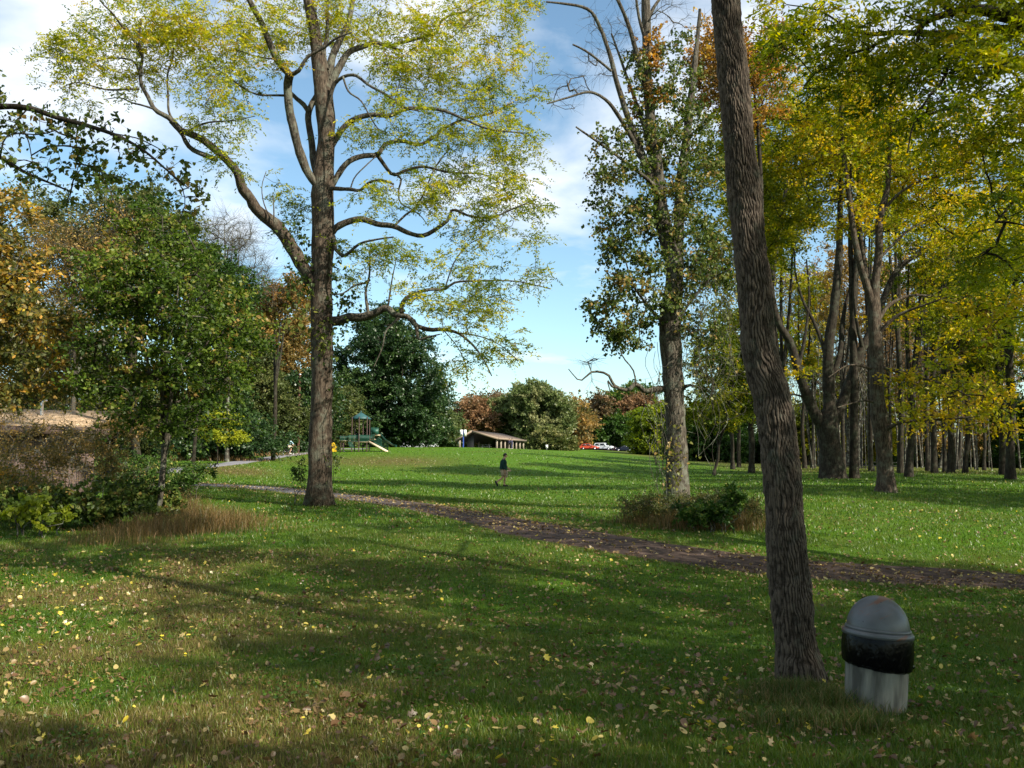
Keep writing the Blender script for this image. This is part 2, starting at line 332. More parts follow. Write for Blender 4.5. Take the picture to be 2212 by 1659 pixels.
PATH_UV = [(440, 1047), (550, 1052), (650, 1062), (720, 1070), (800, 1078), (900, 1093), (1000, 1111), (1100, 1131), (1200, 1155), (1400, 1189), (1640, 1221), (1800, 1234), (2000, 1245), (2212, 1256), (2600, 1282)]
pth = [hit(u, v)[:2] for u, v in PATH_UV]
pth = [pth[0] + (pth[0] - pth[1]) * 1.5] + pth
PATH1 = smooth_line(pth)
PATH2 = smooth_line([hit(u, v)[:2] for u, v in [(330, 1022), (390, 1014), (444, 1007), (520, 998), (603, 986), (650, 980), (700, 976)]], .6)
PATH3 = smooth_line([hit(u, v)[:2] for u, v in [(560, 972), (600, 970.5), (668, 969.5), (730, 969.8), (800, 970)]], .6)
def near_path(x, y):
    return np.minimum(seg_dist(x, y, PATH1[::4]) - 1.15, np.minimum(seg_dist(x, y, PATH2[::3]) - 1.1, seg_dist(x, y, PATH3[::3]) - 1.0))
def ribbon(line, w, off=.02, edge=.12, nx=8, seed=3):
    T = unit(np.gradient(line, axis=0)); Nn = np.stack([-T[:, 1], T[:, 0]], 1); n = len(line); s = np.arange(n) * .9
    wl = w / 2 + edge * (fbm(s * .45 + seed, s * 0 + 2, 3) - .5) * 2; wr = w / 2 + edge * (fbm(s * .45 + 50 + seed, s * 0 + 7, 3) - .5) * 2
    f = np.linspace(-1, 1, nx); lat = np.where(f[None] < 0, f[None] * wl[:, None], f[None] * wr[:, None])
    X = line[:, 0:1] + Nn[:, 0:1] * lat; Y = line[:, 1:2] + Nn[:, 1:2] * lat
    Z = gz(X, Y) + off * (1 - np.abs(f[None]) ** 6 * 1.5)
    g = Geo(); i = np.arange(n - 1)[:, None] * nx; j = np.arange(nx - 1)[None]
    g.add(np.stack([X, Y, Z], -1).reshape(-1, 3), np.stack([i + j, i + j + 1, i + nx + j + 1, i + nx + j], -1).reshape(-1, 4)); return g
def ground_mat():
    m, nt, b, out = new_mat('lawn'); N = nt.nodes; L = nt.links
    g = N.new('ShaderNodeNewGeometry'); V = g.outputs['Position']
    def noise(s, d=4, r=.6, loc=None, scl=None):
        n = N.new('ShaderNodeTexNoise'); n.inputs['Scale'].default_value = s; n.inputs['Detail'].default_value = d; n.inputs['Roughness'].default_value = r
        if scl or loc:
            mp = N.new('ShaderNodeMapping'); L.new(V, mp.inputs[0])
            if scl: mp.inputs['Scale'].default_value = scl
            if loc: mp.inputs['Location'].default_value = loc
            L.new(mp.outputs[0], n.inputs['Vector'])
        else: L.new(V, n.inputs['Vector'])
        return n.outputs['Fac']
    fine = ramp_node(nt, [(.3, (.030, .074, .004)), (.55, (.062, .130, .006)), (.75, (.105, .175, .010))]); L.new(noise(9, 7, .75), fine.inputs[0])
    dry = ramp_node(nt, [(.3, (.045, .040, .010)), (.7, (.12, .095, .03))]); L.new(noise(14, 6, .75), dry.inputs[0])
    # large patches of dry turf; a wide one on the slope below the playground
    pr = ramp_node(nt, [(.50, (0, 0, 0)), (.68, (.75, .75, .75))]); L.new(noise(.22, 5, .6, (4, 9, 0)), pr.inputs[0])
    pat = N.new('ShaderNodeAttribute'); pat.attribute_name = 'dry'
    mxv = N.new('ShaderNodeMath'); mxv.operation = 'MAXIMUM'; 
    mul = N.new('ShaderNodeMath'); mul.operation = 'MULTIPLY'; mul.inputs[1].default_value = .55; L.new(pr.outputs[0], mul.inputs[0])
    L.new(mul.outputs[0], mxv.inputs[0]); L.new(pat.outputs['Fac'], mxv.inputs[1])
    mx = N.new('ShaderNodeMix'); mx.data_type = 'RGBA'; L.new(mxv.outputs[0], mx.inputs['Factor']); L.new(fine.outputs[0], mx.inputs[6]); L.new(dry.outputs[0], mx.inputs[7])
    # small fallen leaves too far off to model
    vo = N.new('ShaderNodeTexVoronoi'); vo.inputs['Scale'].default_value = 3.2; vo.inputs['Randomness'].default_value = 1; L.new(V, vo.inputs['Vector'])
    lr = ramp_node(nt, [(.10, (1, 1, 1)), (.14, (0, 0, 0))]); L.new(vo.outputs['Distance'], lr.inputs[0])
    lm = N.new('ShaderNodeMath'); lm.operation = 'MULTIPLY'; L.new(lr.outputs[0], lm.inputs[0]); la = N.new('ShaderNodeAttribute'); la.attribute_name = 'litter'; L.new(la.outputs['Fac'], lm.inputs[1])
    m2 = N.new('ShaderNodeMix'); m2.data_type = 'RGBA'; L.new(lm.outputs[0], m2.inputs['Factor']); L.new(mx.outputs[2], m2.inputs[6]); m2.inputs[7].default_value = (.33, .24, .09, 1)
    L.new(m2.outputs[2], b.inputs['Base Color']); b.inputs['Roughness'].default_value = .95; b.inputs['Specular IOR Level'].default_value = .1
    bp = N.new('ShaderNodeBump'); bp.inputs['Strength'].default_value = .9; bp.inputs['Distance'].default_value = .06; L.new(noise(16, 6, .8), bp.inputs['Height']); L.new(bp.outputs[0], b.inputs['Normal'])
    return m
def dryness(x, y):
    """how much dead turf: left side of the foreground, and strips along the path on the slope"""
    t = x / np.maximum(y, 5)
    near = np.clip(1 - (y - 14) / 8, 0, 1) * (np.clip(.40 - t * 1.6, .10, 1)) * np.clip(fbm(x * .6 + 9, y * .6, 4) * 3.4 - .95, 0, 1) + np.clip(1 - (y - 6) / 3.5, 0, 1) * .3
    slope = np.exp(-((y - 78) / 9) ** 2) * np.exp(-((t + .16) / .10) ** 4) * .8
    slope2 = np.exp(-((y - 56) / 9) ** 2) * np.exp(-((t + .33) / .07) ** 4) * .9
    far = np.clip((y - 52) / 14, 0, 1) * np.clip((x - 17) / 7, 0, 1) * .75 * np.clip(fbm(x * .2, y * .2) + .45, 0, 1)
    base = np.clip(fbm(x * .9, y * .9 + 20, 4, 1) * 2.6 - 1.25, 0, 1) * .5 * np.clip(1 - (y - 30) / 20, 0, 1)
    return np.clip(np.maximum(np.maximum(near, np.maximum(base, far)), np.maximum(slope, slope2) * (fbm(x * .15, y * .15) + .4)) + np.exp(-np.clip(near_path(x, y), 0, 9) / .35) * .45, 0, 1)
GRASS_M = ground_mat()
gg = Geo(); nx_, ny_ = GZ.shape; ii = np.arange(nx_ - 1)[:, None] * ny_; jj = np.arange(ny_ - 1)[None]
gg.add(np.stack([GXX, GYY, GZ], -1).reshape(-1, 3), np.stack([ii + jj, ii + ny_ + jj, ii + ny_ + jj + 1, ii + jj + 1], -1).reshape(-1, 4))
gm = gg.mesh('ground', True)
fx, fy = GXX.ravel(), GYY.ravel()
a_ = gm.attributes.new('dry', 'FLOAT', 'POINT'); a_.data.foreach_set('value', dryness(fx, fy).astype(np.float32))
a_ = gm.attributes.new('litter', 'FLOAT', 'POINT'); a_.data.foreach_set('value', (np.clip((fy - 26) / 8, 0, 1) * np.clip((88 - fy) / 20, 0.15, 1) * np.clip(fbm(fx * .2, fy * .2 + 3, 3) * 2.6 - .7, 0, 1) * .45).astype(np.float32))
tag(put(gm, 'ground', GRASS_M), kind='structure')
ASPH = plain('worn_asphalt', (.040, .026, .020), .95, 0, .1, .35, 4, (.085, .058, .045), .5)
def grey_left(m):
    # swept grey asphalt at the far left end of the path, dirt and leaf stains further right
    nt = m.node_tree; N = nt.nodes; L = nt.links; b = N['Principled BSDF']; src = b.inputs['Base Color'].links[0].from_socket
    g = N.new('ShaderNodeNewGeometry'); s = N.new('ShaderNodeSeparateXYZ'); L.new(g.outputs['Position'], s.inputs[0]); nz = N.new('ShaderNodeTexNoise'); nz.inputs['Scale'].default_value = .8; L.new(g.outputs['Position'], nz.inputs['Vector'])
    a = N.new('ShaderNodeMath'); a.operation = 'MULTIPLY_ADD'; a.inputs[1].default_value = 6; L.new(nz.outputs['Fac'], a.inputs[0]); L.new(s.outputs['X'], a.inputs[2])
    r = N.new('ShaderNodeMapRange'); r.inputs[1].default_value = -6; r.inputs[2].default_value = 1; r.inputs[3].default_value = 1; r.inputs[4].default_value = 0; L.new(a.outputs[0], r.inputs[0])
    x = N.new('ShaderNodeMix'); x.data_type = 'RGBA'; L.new(r.outputs[0], x.inputs['Factor']); L.new(src, x.inputs[6]); x.inputs[7].default_value = (.10, .095, .10, 1); L.new(x.outputs[2], b.inputs['Base Color'])
grey_left(ASPH)
ASPH2 = plain('grey_asphalt', (.17, .165, .175), .9, 0, .2, .12, 3)
tag(put(ribbon(PATH1, 2.35), 'path', ASPH, smooth=True), kind='structure')
tag(put(ribbon(PATH2, 2.2, .04, .06), 'path', ASPH2, smooth=True), kind='structure')
tag(put(ribbon(PATH3, 2.0, .05, .06), 'path', ASPH2, smooth=True), kind='structure')

# ---------------------------------------------------------------- grass and fallen leaves
def scatter(y0, y1, dens, pad=1.12):
    k = .578 * pad
    n = int(dens * k * (y1 ** 2 - y0 ** 2)); y = np.sqrt(RNG.uniform(y0 ** 2, y1 ** 2, n)); x = RNG.uniform(-1, 1, n) * (k * y + .4)
    return x, y
def blades(g, x, y, h, w, tuft=0.35, nseg=1):
    n = len(x); z = gz(x, y)
    patch = fbm(x * 1.6, y * 1.6, 3, 1); H = h * RNG.uniform(.5, 1.2, n) * (.25 + 1.3 * patch)
    a = RNG.uniform(0, 2 * np.pi, n); lean = RNG.uniform(.1, .9, n) * H
    b = RNG.uniform(0, 2 * np.pi, n); ux, uy = np.cos(a) * w / 2, np.sin(a) * w / 2
    dr = dryness(x, y); t = np.clip(dr * .5 + RNG.normal(.24, .20, n) + (patch - .5) * .3, 0, 1)
    p = np.stack([x, y, z - .004], 1); U = np.stack([ux, uy, 0 * ux], 1); Ld = np.stack([np.cos(b) * lean, np.sin(b) * lean, H], 1)
    if nseg == 1:
        g.add(np.stack([p - U, p + U, p + Ld], 1).reshape(-1, 3), t=np.arange(3 * n).reshape(-1, 3), tint=t)
    else:
        mid = p + Ld * np.array((.35, .35, .62)); v = np.stack([p - U, p + U, mid + U * .75, mid - U * .75, p + Ld], 1).reshape(-1, 3); k = np.arange(n)[:, None] * 5
        s = g.n; g.v.append(v); g.n += len(v); g.q.append(k + np.array((0, 1, 2, 3)) + s); g.qt.append(t); g.t.append(k + np.array((3, 2, 4)) + s); g.tt.append(t)
grass_m = leaf_mat('grass_blade', [(0, (.022, .060, .004)), (.3, (.052, .115, .006)), (.5, (.105, .155, .010)), (.72, (.135, .125, .028)), (1, (.19, .135, .05))], .3, .03)
gr = Geo()
for y0, y1, dens, h, w, ns in ((3.2, 7, 4200, .055, .0045, 2), (7, 12, 2000, .06, .007, 1), (12, 20, 700, .065, .012, 1), (20, 34, 190, .075, .024, 1), (34, 60, 42, .09, .05, 1), (60, 112, 14, .10, .10, 1)):
    x, y = scatter(y0, y1, dens); k = (near_path(x, y) > RNG.uniform(-.12, .1, len(x))) & (RNG.random(len(x)) < np.where(y > 34, 1.25 - y / 112 * 1.2, 1)); blades(gr, x[k], y[k], h, w, nseg=ns)
x, y = scatter(3.2, 16, 420); k = (vnoise(x * 2.3 + 70, y * 2.3, 4) > .66) & (near_path(x, y) > .2); x, y = x[k], y[k]; n = len(x)
a = RNG.uniform(0, 6.28, n); leaves(gr, np.stack([x, y, gz(x, y) + RNG.uniform(.01, .035, n)], 1), .034, .022, np.clip(RNG.normal(.22, .1, n), 0, .45), 2.0, np.stack([np.cos(a), np.sin(a), 0 * a + .3], 1))
tag(put(gr, 'grass', grass_m), 'short mown lawn grass with dry tan patches across the foreground', 'grass', kind='stuff')
SH1 = [(-.5, 0, 0), (-.38, .75, .6), (-.1, 1, 1), (.22, .8, .9), (.5, 0, .5), (.22, -.8, .9), (-.1, -1, 1), (-.38, -.75, .6), (0, 0, 0)]
SH2 = [(-.5, 0, 0), (-.30, .9, .7), (-.12, .5, .3), (.12, 1.25, 1), (.16, .5, .3), (.5, .1, .6), (.14, -.5, .3), (.10, -1.2, 1), (-.14, -.5, .4), (-.32, -.95, .8), (0, 0, 0)]
def litter(g, x, y, S, tint, lift=.03, smin=.45):
    for sh, sel in ((SH1, 0), (SH2, 1)):
        k_ = (RNG.random(len(x)) < .38) == bool(sel); litter1(g, x[k_], y[k_], S * (1.15 if sel else 1), tint[k_], lift, sh, smin)
def litter1(g, x, y, S, tint, lift, sh, smin):
    n = len(x); z = gz(x, y) + lift * RNG.uniform(.2, 1.2, n)
    N = unit(RNG.normal(size=(n, 3)) * .5 + np.array((0, 0, 1.))); T = RNG.normal(size=(n, 3)); T = unit(T - N * (T * N).sum(1, keepdims=True)); B = np.cross(N, T)
    S = (S * (smin + (1.35 - smin) * RNG.random(n) ** 1.6))[:, None]; asp = RNG.uniform(.18, .46, (n, 1)); c = RNG.uniform(-.12, .55, (n, 1)); bend = RNG.uniform(-.5, .5, (n, 1)); p = np.stack([x, y, z], 1); m = len(sh)
    v = np.stack([p + S * (a * T + b * asp * B + (cc * c * asp * 1.2 + bend * a * a) * N) for a, b, cc in sh], 1).reshape(-1, 3); k = np.arange(n)[:, None] * m
    f = np.concatenate([k + np.array((m - 1, (q + 1) % (m - 1), q)) for q in range(m - 1)])
    g.add(v, t=f, tint=np.tile(tint, m - 1))
LIT = leaf_mat('fallen_leaf', [(0, (.05, .025, .012)), (.25, (.12, .06, .025)), (.5, (.23, .155, .055)), (.72, (.38, .30, .12)), (.86, (.46, .36, .06)), (1, (.60, .46, .03))], .15, .05)
lf = Geo()
for y0, y1, dens, S in ((3.2, 8, 140, .053), (8, 16, 100, .050), (16, 30, 19, .058), (30, 50, 1.5, .07)):
    x, y = scatter(y0, y1, dens)
    k = RNG.random(len(x)) < np.clip(fbm(x * .8 + 3, y * .8, 3) * 2.8 - .70, .12, 1)
    x, y = x[k], y[k]; t = np.clip(RNG.beta(1.7, 2.6, len(x)), 0, .84); yl = RNG.random(len(x)) < .07; t[yl] = RNG.uniform(.84, 1, yl.sum())
    litter(lf, x, y, S, t, .045)
for y0, y1, dens, S in ((3.2, 8, 260, .030), (8, 16, 90, .038)):
    x, y = scatter(y0, y1, dens); k = RNG.random(len(x)) < np.clip(fbm(x * 1.3 + 13, y * 1.3, 3) * 2.6 - .6, .08, 1); litter(lf, x[k], y[k], S, RNG.beta(1.5, 3.2, k.sum()) * .84, .035)
# thicker drifts on the path and along its edges
i_ = RNG.integers(0, len(PATH1), 9500); off = RNG.normal(0, 1.0, 9500) + RNG.choice([-.9, .9, 0], 9500); Tn = unit(np.gradient(PATH1, axis=0)); 
x = PATH1[i_, 0] - Tn[i_, 1] * off + RNG.normal(0, .2, 9500); y = PATH1[i_, 1] + Tn[i_, 0] * off; k = (y > 8) & (fbm(x * .7, y * .7 + 40, 3) > RNG.uniform(.25, .6, 9500))
litter(lf, x[k], y[k], .075, RNG.beta(2.2, 2.0, k.sum()) * .84, .03)
tag(put(lf, 'fallen_leaves', LIT), 'tan, brown and yellow autumn leaves littered over lawn and path', 'fallen leaves', kind='stuff')

# ---------------------------------------------------------------- trees
def resample(pts, step):
    pts = np.asarray(pts, float); t = np.r_[0, np.cumsum(np.linalg.norm(np.diff(pts[:, :3], axis=0), axis=1))]
    n = max(3, int(t[-1] / step) + 1); s = np.linspace(0, t[-1], n)
    # Catmull-Rom through the points
    m = np.gradient(pts, t + np.arange(len(t)) * 1e-6, axis=0); i = np.clip(np.searchsorted(t, s, side='right') - 1, 0, len(t) - 2); h = (t[i + 1] - t[i])[:, None] + 1e-9; f = (s - t[i])[:, None] / h
    return (2 * f ** 3 - 3 * f ** 2 + 1) * pts[i] + (f ** 3 - 2 * f ** 2 + f) * h * m[i] + (3 * f ** 2 - 2 * f ** 3) * pts[i + 1] + (f ** 3 - f ** 2) * h * m[i + 1]
def limb(d, seq, w0, w1, dd=0, wob=0):
    """traced limb: (u, v) points at depth d drifting by dd metres; widths in photo pixels"""
    n = len(seq); out = []
    for k, s in enumerate(seq):
        f = k / (n - 1); dk = d + dd * f ** 1.2 + (wob * math.sin(k * 1.7) if wob else 0)
        w = (s[2] if len(s) > 2 else w0 + (w1 - w0) * f); p = P(s[0], s[1], dk); out.append((*p, w * px(dk) / 2))
    return np.array(out)
class Tree:
    def __init__(s, name, label, cat='tree', group=None, base=(0, 0, 0), seed=1):
        s.o = thing(name, label, cat, base, group); s.limbs = []; s.rng = np.random.default_rng(seed); s.nodes = None; s.wood = Geo(); s.leaf = Geo(); s.tips = []; s.seed = seed
    def add_limb(s, arr, step=.25, sides=10, part=None, mat=None, rough=.25, name='branch'):
        a = resample(arr, step); a[:, 3] = np.maximum(a[:, 3], .004); s.limbs.append(a)
        g = Geo() if part else s.wood; tube(g, a[:, :3], a[:, 3], sides, rough=rough, seed=s.seed + len(s.limbs))
        if part: put(g, name, mat, s.o, True)
    def grow(s, targets, rtip=.010, pipe=.48, maxr=.12, seg=.45, up=.5, sides=5, jit=.12):
        """join every target point to the nearest wood by a bent branch, thickening with load"""
        rng = s.rng; pos = [a[:, :3] for a in s.limbs]; rad = [a[:, 3] for a in s.limbs]
        pos = np.concatenate(pos); rad = np.concatenate(rad); fixed = len(pos); par = [-1] * fixed; pos = list(pos); chains = []
        par = [-1] * fixed
        arrp = np.array(pos); order = np.argsort([np.min(np.linalg.norm(arrp - t, axis=1)) for t in targets])
        buf = np.zeros((fixed + len(targets) * 12, 3)); buf[:fixed] = arrp; n = fixed
        for k in order:
            t = targets[k]; d = buf[:n] - t; dist = np.linalg.norm(d, axis=1); cost = dist + 1.1 * np.maximum(d[:, 2], 0) + .25 * dist * (np.arange(n) >= fixed) * 0
            b = int(np.argmin(cost)); p0 = buf[b].copy(); L = dist[b]
            m = int(np.clip(L / seg, 2, 10)); dirp = unit((buf[b] - buf[par[b]])) if b >= fixed and par[b] >= 0 else np.array((0, 0, 1.))
            c = p0 + (t - p0) * .45 + (dirp * .25 + np.array((0, 0, up * .4))) * L * .5 + rng.normal(0, jit * L, 3)
            f = (np.arange(1, m + 1) / m)[:, None]; pts = (1 - f) ** 2 * p0 + 2 * f * (1 - f) * c + f ** 2 * t
            pts[:-1] += rng.normal(0, .05 * L / m + .01, (m - 1, 3))
            idx = [b]
            for q in pts: buf[n] = q; par.append(idx[-1]); idx.append(n); n += 1
            chains.append(idx); s.tips.append((t, unit(pts[-1] - pts[-2])))
        w = np.zeros(n)
        for c in chains: w[c[-1]] += 1
        for k in range(n - 1, fixed - 1, -1): w[par[k]] += w[k]
        for c in chains:
            r = np.minimum(rtip * np.maximum(w[c], 1) ** pipe, maxr); r[0] = r[1] if c[0] < fixed else min(r[0], r[1] * 1.25)
            tube(s.wood, buf[c], r, sides, cap=False)
        return s
    def done(s, wm, lm, wname='trunk', lname='crown'):
        if s.wood.n: put(s.wood, wname, wm, s.o, True)
        if s.leaf.n: put(s.leaf, lname, lm, s.o)
        return s.o
def blob_pts(rng, c, r, n, shell=.6):
    v = unit(rng.normal(size=(n, 3))); q = rng.random((n, 1)) ** (1 / (3 * (1 - shell) + shell * 8)); return np.array(c) + v * q * np.array(r)
def uv_blobs(rng, d, blobs, rd, n, shell=.4, dd=None):
    ar = np.array([b[2] * b[3] for b in blobs], float); ar /= ar.sum(); out = []; 
    for b, f in zip(blobs, ar):
        dk = d + (b[4] if len(b) > 4 else 0); out.append(blob_pts(rng, P(b[0], b[1], dk), (b[2] * px(dk), rd, b[3] * px(dk)), max(2, int(n * f + .5)), shell))
    out = np.concatenate(out); g = gz(out[:, 0], out[:, 1]) + .3; out[:, 2] = np.maximum(out[:, 2], g + rng.uniform(0, .3, len(g))); return out
def sprays(T, R, nt, per, L, Wd, tmean, tsd, style='simple', flat=.6, twig_r=.004, upb=.8, cvar=.16, out=.5, S=.09, dropout=0, wood=True):
    """twigs fanning out from every branch tip, leaves along them"""
    rng = T.rng
    if not T.tips: return
    C = np.array([t[0] for t in T.tips]); D = np.array([t[1] for t in T.tips])
    if dropout: k = rng.random(len(C)) > dropout; C, D = C[k], D[k]
    n = len(C); dirs = unit(rng.normal(size=(n, nt, 3)) * np.array((1, 1, flat)) + D[:, None] * out); ln = R * rng.uniform(.5, 1.2, (n, nt, 1)); start = C[:, None] - D[:, None] * R * .35 * rng.random((n, nt, 1)); end = start + dirs * ln
    end[..., 2] -= .12 * ln[..., 0]
    if wood: sticks(T.wood, start.reshape(-1, 3), end.reshape(-1, 3), twig_r, twig_r * .5)
    ct = np.clip(tmean + rng.normal(0, cvar, (n, 1, 1)), 0, 1) + rng.normal(0, tsd * .5, (n, nt, 1))
    if per <= 0: return
    f = rng.uniform(.15, 1.08, (n, nt, per, 1)); pos = start[:, :, None] + (end - start)[:, :, None] * f + rng.normal(0, .07 * R, (n, nt, per, 3))
    ti = np.clip(ct[..., None] + rng.normal(0, tsd * .6, (n, nt, per, 1)), 0, 1).ravel(); pos = pos.reshape(-1, 3)
    dd = np.repeat(dirs.reshape(-1, 3), per, 0)
    if style == 'simple': leaves(T.leaf, pos, L, Wd, ti, upb, dd + rng.normal(0, .8, dd.shape) + np.array((0, 0, -.3)), rng)
    elif style == 'compound': compound(T.leaf, pos, dd * .6 + rng.normal(0, .6, dd.shape) * np.array((1, 1, .4)), L, Wd[0], Wd[1], Wd[2], ti, rng)
    elif style == 'heart': heart_leaves(T.leaf, pos, S, ti, rng)
def auto_tree(label, u, d, w, blobs, rd, n, mat, lean=0, name='tree', R=None, nt=6, per=9, leafL=None, asp=.55, tm=.45, tsd=.2, wm='bark_dark', fork=.45, stems=3, group=None, seed=1, vtop=None, wood=True, cat='tree', out=.4, dropout=0, maxr=None, rtip=None, flat=.6, base=None, cvar=.16):
    """tree given by where its foot stands, its trunk width and the rounded masses of its crown"""
    bx = P(u, 1000, d)[0]; bz = float(gz(bx, d)); b = np.array((bx, d, bz)); T = Tree(name, label, cat, group, b, seed); rng = T.rng
    n = int(n * 1.5); per = int(per * 2.6 + .5)
    pts = uv_blobs(rng, d, blobs, rd, n); r = w * px(d) / 2; top = pts[np.argsort(pts[:, 2])[int(len(pts) * .97)]]; cz = np.percentile(pts[:, 2], 55); mid = pts.mean(0)
    fz = bz + (cz - bz) * fork; f = np.array((bx + (mid[0] - bx) * .25 + lean, d + rng.normal(0, .2), fz))
    T.add_limb([(*(b - (0, 0, .3)), r * 1.5), (*(b + (0, 0, .15)), r * 1.25), (*(b + (f - b) * .15), r * 1.02), (*(b + (f - b) * .55 + rng.normal(0, r * .5, 3)), r * .92), (*f, r * .85)], step=max(.3, d * .012), sides=8)
    for k in range(stems):
        a = k / stems * 6.283 + rng.uniform(0, 1.5); ex = np.array((math.cos(a), math.sin(a), 0)) * rng.uniform(.15, .5) * (pts.std(0)[0] * 1.4); e = np.array((mid[0], d, 0)) * (1, 1, 0) + ex; ez = cz + (top[2] - cz) * rng.uniform(.1, .8)
        m1 = f + (np.array((e[0], e[1], ez)) - f) * .4 + np.array((ex[0] * .25, ex[1] * .25, 0)); T.add_limb([(*f, r * .7), (*m1, r * .5), (e[0], e[1], ez, r * .18)], step=max(.4, d * .015), sides=6)
    rt = rtip or max(.010, .00022 * d); T.grow(pts, rt, .5, maxr or r * .55, seg=max(.5, d * .012), sides=4)
    Lf = (leafL or max(.085, .0030 * d)) * 1.15
    sprays(T, R or .9, nt, per, Lf, Lf * asp, tm, tsd, twig_r=max(.004, .00012 * d), out=out, wood=wood, dropout=dropout, flat=flat, cvar=cvar)
    return T.done(M[wm], M[mat])
